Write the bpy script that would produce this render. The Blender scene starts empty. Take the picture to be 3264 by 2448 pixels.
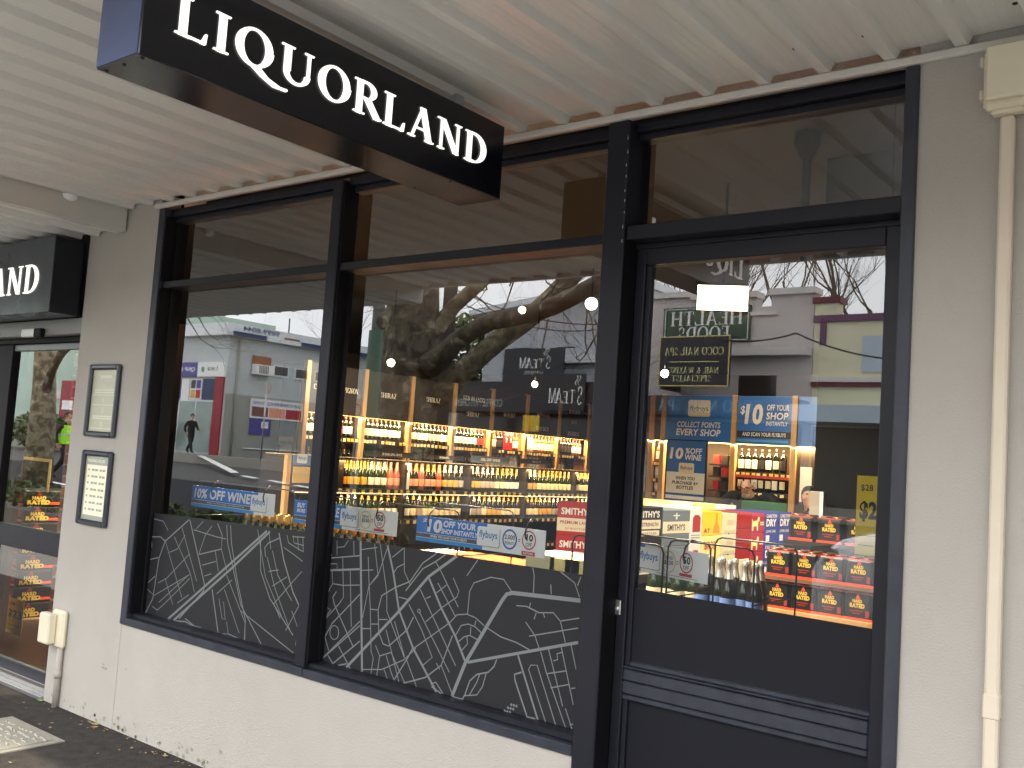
import bpy, bmesh, math, random
from mathutils import Vector, Matrix
random.seed(7)
SC = bpy.context.scene
COL = SC.collection

# ------------------------------------------------------------------ camera
FPX = 3079.09                      # focal length in photo pixels (photo 3264 wide)
CAMP = Vector((0.0, -2.9, 1.566))
M0 = Vector((0.78740901, 0.61282409, 0.06658594))
M1 = Vector((0.00476576, 0.10196325, -0.99477675))
M2 = Vector((-0.61641247, 0.78361351, 0.07736621))
cam = bpy.data.cameras.new('camera')
camo = bpy.data.objects.new('camera', cam)
COL.objects.link(camo)
rot = Matrix((M0, -M1, -M2)).transposed()
camo.matrix_world = Matrix.Translation(CAMP) @ rot.to_4x4()
cam.sensor_width = 36.0
cam.lens = FPX / 3264.0 * 36.0
cam.clip_start = 0.05
cam.clip_end = 600
SC.camera = camo

# ------------------------------------------------------------------ world, sun, exposure
SUN_EL, SUN_AZ = math.radians(48), math.radians(200)
W = bpy.data.worlds.new('World')
SC.world = W
W.use_nodes = True
wn, wl = W.node_tree.nodes, W.node_tree.links
wn.clear()
wo = wn.new('ShaderNodeOutputWorld')
bg = wn.new('ShaderNodeBackground')
sky = wn.new('ShaderNodeTexSky')
sky.sky_type = 'NISHITA'
sky.sun_disc = False
sky.sun_elevation = SUN_EL
sky.sun_rotation = SUN_AZ
sky.air_density = 1.0
sky.dust_density = 3.0
# an overcast deck: the sky's own light, greyed and evened out by cloud
hsv = wn.new('ShaderNodeHueSaturation'); hsv.inputs['Saturation'].default_value = 0.12
mixc = wn.new('ShaderNodeMix'); mixc.data_type = 'RGBA'; mixc.inputs[0].default_value = 0.75
mixc.inputs[7].default_value = (27.0, 27.1, 27.3, 1)
noi = wn.new('ShaderNodeTexNoise'); noi.inputs['Scale'].default_value = 2.2; noi.inputs['Detail'].default_value = 5
tc = wn.new('ShaderNodeTexCoord')
mr = wn.new('ShaderNodeMapRange'); mr.inputs[1].default_value = 0.3; mr.inputs[2].default_value = 0.7
mr.inputs[3].default_value = 0.86; mr.inputs[4].default_value = 1.1
mul = wn.new('ShaderNodeMix'); mul.data_type = 'RGBA'; mul.blend_type = 'MULTIPLY'; mul.inputs[0].default_value = 1
wl.new(sky.outputs[0], hsv.inputs['Color']); wl.new(hsv.outputs[0], mixc.inputs[6])
wl.new(tc.outputs['Generated'], noi.inputs['Vector']); wl.new(noi.outputs[0], mr.inputs[0])
wl.new(mixc.outputs[2], mul.inputs[6]); wl.new(mr.outputs[0], mul.inputs[7])
wl.new(mul.outputs[2], bg.inputs['Color'])
bg.inputs['Strength'].default_value = 0.15
wl.new(bg.outputs[0], wo.inputs['Surface'])

sun = bpy.data.lights.new('sun', 'SUN')
sun.energy = 0.6
sun.angle = math.radians(25)
sun.color = (1.0, 0.96, 0.9)
suno = bpy.data.objects.new('sun', sun); COL.objects.link(suno)
# NISHITA: rotation measured from +Y clockwise seen from above; sun stands behind the camera, high
sd = Vector((math.sin(SUN_AZ) * math.cos(SUN_EL), math.cos(SUN_AZ) * math.cos(SUN_EL), math.sin(SUN_EL)))
suno.rotation_euler = (-sd).to_track_quat('-Z', 'Y').to_euler()

SC.view_settings.view_transform = 'Standard'
SC.view_settings.look = 'None'
SC.view_settings.gamma = 1.0
SC.view_settings.use_curve_mapping = False
SC.view_settings.exposure = 0.66
SC.render.engine = 'CYCLES'
cy = SC.cycles
cy.use_denoising = True
cy.max_bounces = 8
cy.diffuse_bounces = 4
cy.glossy_bounces = 4
cy.transmission_bounces = 4
cy.transparent_max_bounces = 12
cy.sample_clamp_indirect = 6.0
cy.caustics_reflective = False
cy.caustics_refractive = False

# ------------------------------------------------------------------ helpers
def P(px, py, X=None, Y=None, Z=None):
    """where the sight line through a photo pixel meets a plane of the place"""
    r = M0 * ((px - 1632) / FPX) + M1 * ((py - 1224) / FPX) + M2
    if Y is not None: t = (Y - CAMP.y) / r.y
    elif X is not None: t = (X - CAMP.x) / r.x
    else: t = (Z - CAMP.z) / r.z
    return CAMP + r * t
def R(px, py, Y=None, X=None, Z=None):
    """the same for things seen by reflection: the glass mirrors Y"""
    p = P(px, py, X=X, Y=Y, Z=Z)
    return Vector((p.x, -p.y, p.z))

def lin(c):
    if isinstance(c, (int, float)): c = (c, c, c)
    return tuple(((v / 255 / 12.92) if v / 255 <= 0.04045 else ((v / 255 + 0.055) / 1.055) ** 2.4) for v in c)

MATS = {}
def mat(name, rgb, rough=0.5, metal=0.0, var=0.0, vs=6.0, bump=0.0, bs=60.0, emit=0.0, spec=0.5, emit_rgb=None, rough_var=0.0, stretch=None, coat=0.0):
    if name in MATS: return MATS[name]
    m = bpy.data.materials.new(name); m.use_nodes = True
    n, l = m.node_tree.nodes, m.node_tree.links
    b = n['Principled BSDF']
    c = lin(rgb)
    b.inputs['Base Color'].default_value = (*c, 1)
    b.inputs['Roughness'].default_value = rough
    b.inputs['Metallic'].default_value = metal
    b.inputs['Specular IOR Level'].default_value = spec
    if coat: b.inputs['Coat Weight'].default_value = coat
    if emit:
        b.inputs['Emission Color'].default_value = (*lin(emit_rgb or rgb), 1)
        b.inputs['Emission Strength'].default_value = emit
    if var or bump or rough_var:
        t = n.new('ShaderNodeTexCoord')
        src = t.outputs['Object']
        if stretch:
            mp = n.new('ShaderNodeMapping'); mp.inputs['Scale'].default_value = stretch
            l.new(src, mp.inputs[0]); src = mp.outputs[0]
    if var or rough_var:
        no = n.new('ShaderNodeTexNoise'); no.inputs['Scale'].default_value = vs; no.inputs['Detail'].default_value = 6; no.inputs['Roughness'].default_value = 0.65
        l.new(src, no.inputs['Vector'])
    if var:
        cr = n.new('ShaderNodeMapRange'); cr.inputs[1].default_value = 0.25; cr.inputs[2].default_value = 0.75
        cr.inputs[3].default_value = 1 - var; cr.inputs[4].default_value = 1 + var
        l.new(no.outputs[0], cr.inputs[0])
        mx = n.new('ShaderNodeMix'); mx.data_type = 'RGBA'; mx.blend_type = 'MULTIPLY'; mx.inputs[0].default_value = 1
        mx.inputs[6].default_value = (*c, 1)
        l.new(cr.outputs[0], mx.inputs[7]); l.new(mx.outputs[2], b.inputs['Base Color'])
    if rough_var:
        rr = n.new('ShaderNodeMapRange'); rr.inputs[1].default_value = 0.3; rr.inputs[2].default_value = 0.7
        rr.inputs[3].default_value = max(0.02, rough - rough_var); rr.inputs[4].default_value = min(1, rough + rough_var)
        l.new(no.outputs[0], rr.inputs[0]); l.new(rr.outputs[0], b.inputs['Roughness'])
    if bump:
        nb = n.new('ShaderNodeTexNoise'); nb.inputs['Scale'].default_value = bs; nb.inputs['Detail'].default_value = 4
        l.new(src, nb.inputs['Vector'])
        bu = n.new('ShaderNodeBump'); bu.inputs['Strength'].default_value = bump; bu.inputs['Distance'].default_value = 0.01
        l.new(nb.outputs[0], bu.inputs['Height']); l.new(bu.outputs[0], b.inputs['Normal'])
    MATS[name] = m
    return m

def glass_mat(name, base, gain, tint=(0.93, 0.95, 0.94)):
    if name in MATS: return MATS[name]
    m = bpy.data.materials.new(name); m.use_nodes = True
    n, l = m.node_tree.nodes, m.node_tree.links
    n.clear()
    o = n.new('ShaderNodeOutputMaterial'); mx = n.new('ShaderNodeMixShader')
    tr = n.new('ShaderNodeBsdfTransparent'); tr.inputs[0].default_value = (*tint, 1)
    gl = n.new('ShaderNodeBsdfGlossy'); gl.inputs['Roughness'].default_value = 0.0; gl.inputs[0].default_value = (0.96, 0.98, 1.0, 1)
    fr = n.new('ShaderNodeFresnel'); fr.inputs[0].default_value = 1.52
    ma = n.new('ShaderNodeMath'); ma.operation = 'MULTIPLY_ADD'; ma.inputs[1].default_value = gain; ma.inputs[2].default_value = base
    ma.use_clamp = True
    l.new(fr.outputs[0], ma.inputs[0]); l.new(ma.outputs[0], mx.inputs[0])
    l.new(tr.outputs[0], mx.inputs[1]); l.new(gl.outputs[0], mx.inputs[2]); l.new(mx.outputs[0], o.inputs[0])
    MATS[name] = m
    return m

class MB:
    """collects geometry for ONE mesh"""
    def __init__(s): s.v = []; s.f = []; s.mi = []; s.sm = []; s.cur = 0
    def face(s, idx, smooth=False): s.f.append(tuple(idx)); s.mi.append(s.cur); s.sm.append(smooth)
    def quad(s, a, b, c, d):
        i = len(s.v); s.v += [tuple(a), tuple(b), tuple(c), tuple(d)]; s.face((i, i+1, i+2, i+3)); return s
    def box(s, x0, x1, y0, y1, z0, z1):
        if x0 > x1: x0, x1 = x1, x0
        if y0 > y1: y0, y1 = y1, y0
        if z0 > z1: z0, z1 = z1, z0
        i = len(s.v)
        s.v += [(x0,y0,z0),(x1,y0,z0),(x1,y1,z0),(x0,y1,z0),(x0,y0,z1),(x1,y0,z1),(x1,y1,z1),(x0,y1,z1)]
        for q in ((0,3,2,1),(4,5,6,7),(0,1,5,4),(1,2,6,5),(2,3,7,6),(3,0,4,7)): s.face([i+k for k in q])
        return s
    def bbox(s, x0, x1, y0, y1, z0, z1, b=0.004):
        """box with chamfered edges"""
        if x0 > x1: x0, x1 = x1, x0
        if y0 > y1: y0, y1 = y1, y0
        if z0 > z1: z0, z1 = z1, z0
        b = min(b, (x1-x0)*.45, (y1-y0)*.45, (z1-z0)*.45)
        bm = bmesh.new()
        bmesh.ops.create_cube(bm, size=1)
        for v in bm.verts: v.co = Vector(((x0+x1)/2 + v.co.x*(x1-x0), (y0+y1)/2 + v.co.y*(y1-y0), (z0+z1)/2 + v.co.z*(z1-z0)))
        bmesh.ops.bevel(bm, geom=bm.edges[:], offset=b, segments=1, affect='EDGES')
        s.frombm(bm); bm.free(); return s
    def frombm(s, bm, smooth=False):
        i = len(s.v); bm.verts.index_update()
        s.v += [tuple(v.co) for v in bm.verts]
        for f in bm.faces: s.face([i+v.index for v in f.verts], smooth)
        return s
    def prism(s, pts, axis, a, b, smooth=False):
        """polygon pts (2D, ccw) extruded along axis from a to b; axis 'x': (y,z) 'y': (x,z) 'z': (x,y)"""
        def mk(p, t): return (t, p[0], p[1]) if axis == 'x' else ((p[0], t, p[1]) if axis == 'y' else (p[0], p[1], t))
        n = len(pts); i = len(s.v)
        s.v += [mk(p, a) for p in pts] + [mk(p, b) for p in pts]
        s.face([i+k for k in range(n)][::-1]); s.face([i+n+k for k in range(n)])
        for k in range(n): s.face((i+k, i+(k+1) % n, i+n+(k+1) % n, i+n+k), smooth)
        return s
    def lathe(s, prof, cx=0, cy=0, seg=12, a0=0.0, a1=2*math.pi, smooth=True, z0=0.0):
        full = abs(a1-a0-2*math.pi) < 1e-6
        n = seg if full else seg+1
        i = len(s.v)
        for r, z in prof:
            for k in range(n):
                a = a0+(a1-a0)*k/seg
                s.v.append((cx+r*math.cos(a), cy+r*math.sin(a), z0+z))
        for j in range(len(prof)-1):
            for k in range(seg):
                k2 = (k+1) % n
                s.face((i+j*n+k, i+j*n+k2, i+(j+1)*n+k2, i+(j+1)*n+k), smooth)
        return s
    def tube(s, pts, rad, seg=6, cap=True, smooth=True):
        pts = [Vector(p) for p in pts]
        if isinstance(rad, (int, float)): rad = [rad]*len(pts)
        i = len(s.v); up = Vector((0, 0, 1)); prev = None
        for k, p in enumerate(pts):
            d = (pts[min(k+1, len(pts)-1)] - pts[max(k-1, 0)])
            if d.length < 1e-9: d = Vector((0,0,1))
            d.normalize()
            if prev is None:
                ref = up if abs(d.z) < 0.9 else Vector((1, 0, 0))
                u = d.cross(ref).normalized()
            else:
                u = (prev - d*prev.dot(d))
                u = u.normalized() if u.length > 1e-6 else d.cross(up).normalized()
            prev = u; w = d.cross(u)
            for q in range(seg):
                a = 2*math.pi*q/seg
                s.v.append(tuple(p + (u*math.cos(a) + w*math.sin(a))*rad[k]))
        for k in range(len(pts)-1):
            for q in range(seg):
                q2 = (q+1) % seg
                s.face((i+k*seg+q, i+k*seg+q2, i+(k+1)*seg+q2, i+(k+1)*seg+q), smooth)
        if cap:
            s.face([i+q for q in range(seg)][::-1]); s.face([i+(len(pts)-1)*seg+q for q in range(seg)])
        return s
    def ellipsoid(s, c, r, seg=12, rings=8):
        bm = bmesh.new(); bmesh.ops.create_uvsphere(bm, u_segments=seg, v_segments=rings, radius=1)
        for v in bm.verts: v.co = Vector((c[0]+v.co.x*r[0], c[1]+v.co.y*r[1], c[2]+v.co.z*r[2]))
        s.frombm(bm, True); bm.free(); return s
    def add(s, verts, faces, smooth=False):
        i = len(s.v); s.v += [tuple(v) for v in verts]
        for f in faces: s.face([i+k for k in f], smooth)
        return s
    def mesh(s, name, mats, off=(0, 0, 0)):
        me = bpy.data.meshes.new(name)
        me.from_pydata([(v[0]-off[0], v[1]-off[1], v[2]-off[2]) for v in s.v], [], s.f)
        for m in (mats if isinstance(mats, (list, tuple)) else [mats]): me.materials.append(m)
        me.polygons.foreach_set('material_index', s.mi)
        me.polygons.foreach_set('use_smooth', s.sm)
        me.update()
        return me

def link(o): COL.objects.link(o); return o
def tag(o, label=None, cat=None, group=None, kind=None):
    if label: o['label'] = label
    if cat: o['category'] = cat
    if group: o['group'] = group
    if kind: o['kind'] = kind
    return o
def thing(name, label, cat, loc=(0, 0, 0), group=None, rz=0.0):
    o = bpy.data.objects.new(name, None); o.empty_display_size = 0.1
    link(o); o.location = loc; o.rotation_euler = (0, 0, rz)
    return tag(o, label, cat, group)
def woff(parent):
    v = Vector((0, 0, 0)); p = parent
    while p is not None: v += Vector(p.location); p = p.parent
    return v
def part(name, mb, m, parent=None, world=True, label=None, kind=None):
    """one mesh object; its geometry given in world coordinates (world) or in the parent's own"""
    off = woff(parent) if (parent is not None and world) else (0, 0, 0)
    me = mb.mesh(name, m, off)
    o = link(bpy.data.objects.new(name, me))
    if parent is not None: o.parent = parent
    if label: o['label'] = label
    if kind: o['kind'] = kind
    return o
def struct(name, mb, m): return tag(part(name, mb, m), kind='structure')
def single(name, mb, m, label, cat, group=None, loc=None):
    """a thing that is one mesh, origin at loc"""
    me = mb.mesh(name, m, loc or (0, 0, 0))
    o = link(bpy.data.objects.new(name, me))
    if loc: o.location = loc
    return tag(o, label, cat, group)
def dup(root, loc, label=None, group=None, rz=None, scale=None):
    r = root.copy(); link(r); r.location = loc
    if rz is not None: r.rotation_euler = (0, 0, rz)
    if scale is not None: r.scale = (scale,)*3 if isinstance(scale, (int, float)) else scale
    if label: r['label'] = label
    if group: r['group'] = group
    for ch in list(root.children):
        c = ch.copy(); link(c); c.parent = r
        for g in list(ch.children):
            d = g.copy(); link(d); d.parent = c
    return r

# ---- lettering ---------------------------------------------------------
_TX = {}
def text_geo(s, bold=0.0, shear=0.0):
    k = (s, bold, shear)
    if k in _TX: return _TX[k]
    cu = bpy.data.curves.new('t', 'FONT'); cu.body = s; cu.size = 1; cu.offset = bold; cu.shear = shear; cu.resolution_u = 3
    cu.space_character = 1.0 + bold*1.2
    o = bpy.data.objects.new('t', cu); COL.objects.link(o)
    dg = bpy.context.evaluated_depsgraph_get()
    me = bpy.data.meshes.new_from_object(o.evaluated_get(dg))
    vs = [(v.co.x, v.co.y) for v in me.vertices]; fs = [tuple(p.vertices) for p in me.polygons]
    bpy.data.objects.remove(o); bpy.data.curves.remove(cu); bpy.data.meshes.remove(me)
    x0 = min(v[0] for v in vs); x1 = max(v[0] for v in vs); y0 = min(v[1] for v in vs); y1 = max(v[1] for v in vs)
    g = ([((v[0]-x0)/(x1-x0), (v[1]-y0)/(y1-y0)) for v in vs], fs, (x1-x0)/(y1-y0))
    _TX[k] = g
    return g
class Face:
    """a flat printed surface: origin, reading direction, up; n points to the reader"""
    def __init__(s, o, ux, uz=(0, 0, 1)):
        s.o = Vector(o); s.ux = Vector(ux).normalized(); s.uz = Vector(uz).normalized(); s.n = s.ux.cross(s.uz)*1.0
    def pt(s, x, z, d=0.0): return s.o + s.ux*x + s.uz*z + s.n*d
    def text(s, mb, t, x, z, h, w=None, bold=0.0, shear=0.0, d=0.001, align='l', serif=False):
        vs, fs, asp = serif_geo(t) if serif else text_geo(t, bold, shear)
        if w is None: w = asp*h
        if align == 'c': x -= w/2
        if align == 'r': x -= w
        mb.add([s.pt(x+v[0]*w, z+v[1]*h, d + (v[2] if len(v) > 2 else 0)) for v in vs], fs)
        return w
    def rect(s, mb, x0, z0, x1, z1, d=0.0005, th=None):
        if th is None:
            mb.quad(s.pt(x0, z0, d), s.pt(x1, z0, d), s.pt(x1, z1, d), s.pt(x0, z1, d))
        else:
            pts = [(x0, z0), (x1, z0), (x1, z1), (x0, z1)]
            mb.add([s.pt(*p, d-th) for p in pts]+[s.pt(*p, d) for p in pts], [(3,2,1,0),(4,5,6,7),(0,1,5,4),(1,2,6,5),(2,3,7,6),(3,0,4,7)])
        return mb
    def rrect(s, mb, x0, z0, x1, z1, r, d=0.001):
        pts = []
        for cx, cz, a in ((x1-r, z0+r, -90), (x1-r, z1-r, 0), (x0+r, z1-r, 90), (x0+r, z0+r, 180)):
            for k in range(4):
                t = math.radians(a+30*k); pts.append(s.pt(cx+r*math.cos(t), cz+r*math.sin(t), d))
        mb.add(pts, [tuple(range(len(pts)))]); return mb
    def poly(s, mb, pts, d=0.001): mb.add([s.pt(p[0], p[1], d) for p in pts], [tuple(range(len(pts)))]); return mb
    def ring(s, mb, x, z, r, w, d=0.001, seg=24, asp=1.0):
        i = len(mb.v)
        for k in range(seg):
            a = 2*math.pi*k/seg
            for q in (r-w, r): mb.v.append(tuple(s.pt(x+q*math.cos(a)*asp, z+q*math.sin(a), d)))
        for k in range(seg):
            k2 = (k+1) % seg
            mb.face((i+2*k, i+2*k+1, i+2*k2+1, i+2*k2))
        return mb
    def disc(s, mb, x, z, r, d=0.001, seg=20): return s.poly(mb, [(x+r*math.cos(2*math.pi*k/seg), z+r*math.sin(2*math.pi*k/seg)) for k in range(seg)], d)

# ---- a roman capital alphabet with serifs, built stroke by stroke -------
TH, TN, SF, SH = 0.17, 0.075, 0.085, 0.045
def _v(x, w=TH, z0=0, z1=1, s0=1, s1=1):
    o = [[(x, z0), (x+w, z0), (x+w, z1), (x, z1)]]
    if s0: o.append([(x-SF, z0), (x+w+SF, z0), (x+w+SF*.9, z0+SH), (x-SF*.9, z0+SH)])
    if s1: o.append([(x-SF*.9, z1-SH), (x+w+SF*.9, z1-SH), (x+w+SF, z1), (x-SF, z1)])
    return o
def _h(x0, x1, z, h=0.055): return [[(x0, z), (x1, z), (x1, z+h), (x0, z+h)]]
def _d(x0, z0, x1, z1, w): return [[(x0, z0), (x0+w, z0), (x1+w, z1), (x1, z1)]]
def _e(cx, cz, rx, rz, wt, wn, a0, a1, n=14):
    o = []
    for k in range(n):
        q = []
        for a in (a0+(a1-a0)*k/n, a0+(a1-a0)*(k+1)/n):
            a = math.radians(a); q.append(((cx+rx*math.cos(a), cz+rz*math.sin(a)), (cx+(rx-wt)*math.cos(a), cz+(rz-wn)*math.sin(a))))
        o.append([q[0][1], q[0][0], q[1][0], q[1][1]] if a1 > a0 else [q[0][0], q[0][1], q[1][1], q[1][0]])
    return o
def _ser(x, z, w=0.26, h=SH): return [[(x-w/2, z), (x+w/2, z), (x+w/2, z+h), (x-w/2, z+h)]]
GL = {
 'L': (.72, _v(.1) + _h(.1, .66, 0) + [[(.56, .0), (.68, 0), (.70, .27), (.655, .27)]]),
 'I': (.40, _v(.115)),
 'Q': (.98, _e(.46, .5, .45, .52, TH*1.05, .06, 0, 360, 28) + [[(.36, .02), (.56, .05), (.82, -.17), (.66, -.19)], [(.66, -.19), (.82, -.17), (1.12, -.27), (.98, -.335)], [(.98, -.335), (1.12, -.27), (1.30, -.255), (1.31, -.315)]]),
 'U': (.92, _v(.12, TH, .3, 1, 0, 1) + _v(.72, TN, .3, 1, 0, 1) + _e(.4575, .32, .3375, .34, .13, .075, 180, 360, 16)),
 'O': (.92, _e(.46, .5, .45, .52, TH*1.05, .06, 0, 360, 28)),
 'R': (.82, _v(.1) + _e(.38, .73, .30, .27, TH*.9, .06, -90, 90) + _h(.2, .38, .94, .06) + _h(.2, .38, .46, .06) + _d(.64, 0, .32, .48, TH*1.15) + _ser(.76, 0, .2)),
 'A': (.90, _d(.10, 0, .42, 1, TN) + _d(.64, 0, .37, 1.02, TH*1.1) + _h(.22, .66, .30) + _ser(.13, 0, .24) + _ser(.74, 0, .30)),
 'N': (.92, _v(.12, TN, 0, 1, 1, 0) + _v(.72, TN, 0, 1, 0, 1) + _d(.62, 0, .08, 1, TH*1.12) + _ser(.1, 1-SH, .2)),
 'D': (.90, _v(.1) + _e(.36, .5, .47, .5, TH*1.05, .06, -90, 90, 18) + _h(.2, .36, .94, .06) + _h(.2, .36, 0, .06)),
 'S': (.60, _e(.30, .74, .22, .26, .10, .07, 20, 250) + _e(.30, .26, .24, .26, .10, .07, 70, -160) + [[(.44, .70), (.51, .70), (.51, .95), (.47, .95)]]),
 'H': (.94, _v(.1) + _v(.66) + _h(.2, .7, .47)),
 'Z': (.74, _h(.08, .68, .945) + _h(.06, .68, 0) + _d(.06, 0, .50, 1, TH*1.15)),
 'C': (.82, _e(.46, .5, .42, .52, TH, .06, 45, 315, 22) + [[(.70, .72), (.765, .72), (.765, .98), (.72, .98)]]),
 'B': (.76, _v(.1) + _e(.36, .75, .27, .25, TH*.9, .055, -90, 90) + _e(.36, .27, .33, .27, TH*.95, .055, -90, 90) + _h(.2, .36, .945) + _h(.2, .36, .49) + _h(.2, .36, 0)),
 'E': (.70, _v(.1) + _h(.2, .60, .945) + _h(.2, .50, .47) + _h(.2, .64, 0) + [[(.56, .8), (.60, .8), (.60, .96), (.58, .96)], [(.60, .02), (.64, .02), (.66, .22), (.62, .22)]]),
 'T': (.78, _v(.31, TH, 0, 1, 1, 0) + _h(.05, .74, .945) + [[(.05, .76), (.085, .76), (.11, .96), (.05, .96)], [(.705, .76), (.74, .76), (.74, .96), (.68, .96)]]),
 'P': (.72, _v(.1) + _e(.38, .72, .30, .28, TH*.95, .06, -90, 90) + _h(.2, .38, .94, .06) + _h(.2, .38, .44, .06)),
 'G': (.88, _e(.46, .5, .42, .52, TH, .06, 45, 330, 22) + _v(.66, TH*.9, .02, .42, 0, 1)),
 'M': (1.12, _v(.12, TN, 0, 1, 1, 1) + _v(.86, TH, 0, 1, 1, 1) + _d(.50, 0, .10, 1, TH) + _d(.48, 0, .88, 1, TN)),
 'K': (.86, _v(.1) + _d(.26, .42, .62, 1, TN) + _d(.62, 0, .34, .56, TH*1.1) + _ser(.68, 1-SH, .24) + _ser(.74, 0, .26)),
 'Y': (.80, _v(.31, TH, 0, .48, 1, 0) + _d(.30, .42, .04, 1, TH) + _d(.40, .44, .64, 1, TN) + _ser(.12, 1-SH, .24) + _ser(.67, 1-SH, .22)),
 'W': (1.2, _d(.26, 0, .06, 1, TH) + _d(.28, 0, .52, 1, TN) + _d(.70, 0, .48, 1, TH) + _d(.72, 0, 1.04, 1, TN) + _ser(.14, 1-SH, .24) + _ser(1.07, 1-SH, .22)),
 'V': (.86, _d(.36, 0, .08, 1, TH) + _d(.38, 0, .70, 1, TN) + _ser(.15, 1-SH, .24) + _ser(.73, 1-SH, .22)),
 'X': (.84, _d(.58, 0, .08, 1, TH*1.15) + _d(.08, 0, .62, 1, TN) + _ser(.68, 0, .26) + _ser(.14, 0, .24) + _ser(.18, 1-SH, .26) + _ser(.66, 1-SH, .24)),
 'F': (.66, _v(.1) + _h(.2, .60, .945) + _h(.2, .48, .46) + [[(.56, .76), (.60, .76), (.60, .96), (.58, .96)]]),
 '&': (.9, _e(.36, .76, .2, .24, .1, .06, 0, 360) + _e(.36, .27, .32, .28, .14, .06, 60, 330) + _d(.72, 0, .22, .66, .14)),
 '.': (.3, [[(.08, 0), (.2, 0), (.2, .12), (.08, .12)]]),
 ' ': (.38, []),
}
def serif_geo(s):
    vs, fs, x = [], [], 0.0
    for ch in s:
        w, polys = GL.get(ch, GL['I'])
        for k, p in enumerate(polys):
            i = len(vs); vs += [(x+q[0], q[1], k*0.00012) for q in p]; fs.append(tuple(range(i, i+len(p))))
        x += w + .03
    return [(v[0]/x, v[1], v[2]) for v in vs], fs, x
# ------------------------------------------------------------------ materials
m_wall = mat('render_wall', (176, 171, 164), 0.9, var=0.06, vs=1.7, bump=0.25, bs=160)
m_frame = mat('navy_frame', (31, 32, 40), 0.38, var=0.1, vs=5, rough_var=0.08, spec=.28)
m_frame2 = mat('black_gasket', (16, 16, 20), 0.6, spec=0.15)
m_worn = mat('worn_navy_frame', (44, 47, 58), 0.45, var=0.35, vs=14, rough_var=0.12, bump=0.1, bs=40)
m_vinyl = mat('dark_vinyl', (40, 40, 43), 0.5, var=0.04, vs=3, spec=.22)
m_vinyl2 = mat('navy_vinyl', (26, 27, 34), 0.5, var=0.06, vs=4, spec=.2)
m_road_print = mat('grey_print', (114, 118, 119), 0.5)
m_soffit = mat('white_steel', (216, 215, 210), 0.27)
m_trim = mat('white_trim', (206, 203, 196), 0.4)
m_screw = mat('dark_screw', (60, 55, 50), 0.5, metal=0.6)
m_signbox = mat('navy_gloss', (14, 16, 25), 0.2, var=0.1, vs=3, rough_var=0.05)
m_signend = mat('navy_sky_sheen', (66, 78, 112), 0.22, var=0.1, vs=4)  # sky reflection on the glossy end put into its colour
m_lit = mat('lit_white', (255, 252, 246), 0.5, emit=0.62)
m_cream = mat('cream_plastic', (226, 217, 192), 0.45, var=0.03, vs=8)
m_alu = mat('aluminium', (190, 192, 196), 0.35, metal=0.85, var=0.08, vs=20)
m_chrome = mat('lock_metal', (200, 200, 196), 0.3, metal=0.9)
m_white = mat('white_print', (238, 238, 234), 0.5)
m_black = mat('black_print', (22, 22, 24), 0.5)
m_darkgrey = mat('dark_grey', (60, 60, 64), 0.5)
m_asph = mat('asphalt', (66, 63, 61), 0.95, var=0.35, vs=14, bump=0.9, bs=170, spec=.15)
m_asph2 = mat('road_asphalt', (44, 45, 47), 0.95, var=0.12, vs=1.2, bump=0.3, bs=60, spec=.08)
m_asph3 = mat('old_asphalt', (84, 84, 83), 0.95, var=0.12, vs=1.2, spec=.1)
m_conc = mat('concrete', (150, 146, 136), 0.9, var=0.12, vs=12, bump=0.5, bs=80)
m_paint = mat('road_paint', (226, 226, 222), 0.7)
m_leaf = mat('dry_leaf', (170, 142, 100), 0.8, var=0.3, vs=30)
m_leaf2 = mat('green_leaf', (120, 180, 70), 0.7)
m_paper = mat('frame_paper', (190, 190, 166), 0.35)
m_paper2 = mat('hours_paper', (248, 246, 220), 0.35)
m_paper3 = mat('grey_paper', (168, 172, 160), 0.35)
m_txtgrey = mat('soft_grey_text', (176, 172, 150), 0.6)
m_txtpale = mat('pale_text', (226, 226, 204), 0.6)
GLASS = glass_mat('shop_glass', 0.075, 1.5)
EDGE = mat('glass_edge', (120, 150, 140), 0.2)
GY = 0.087          # glass plane of the big windows
DY = 0.080          # face of the door leaf
SOF = 2.84          # underside of the soffit ribs

def pane(name, x0, x1, z0, z1, y, parent, gm=None):
    mb = MB(); mb.quad((x0, y, z0), (x1, y, z0), (x1, y, z1), (x0, y, z1))
    mb.cur = 1
    t = 0.008
    for a, b, c, d in (((x0,y,z0),(x1,y,z0),(x1,y+t,z0),(x0,y+t,z0)), ((x0,y,z1),(x0,y+t,z1),(x1,y+t,z1),(x1,y,z1))):
        mb.quad(a, b, c, d)
    return part(name, mb, [gm or GLASS, EDGE], parent)

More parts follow.
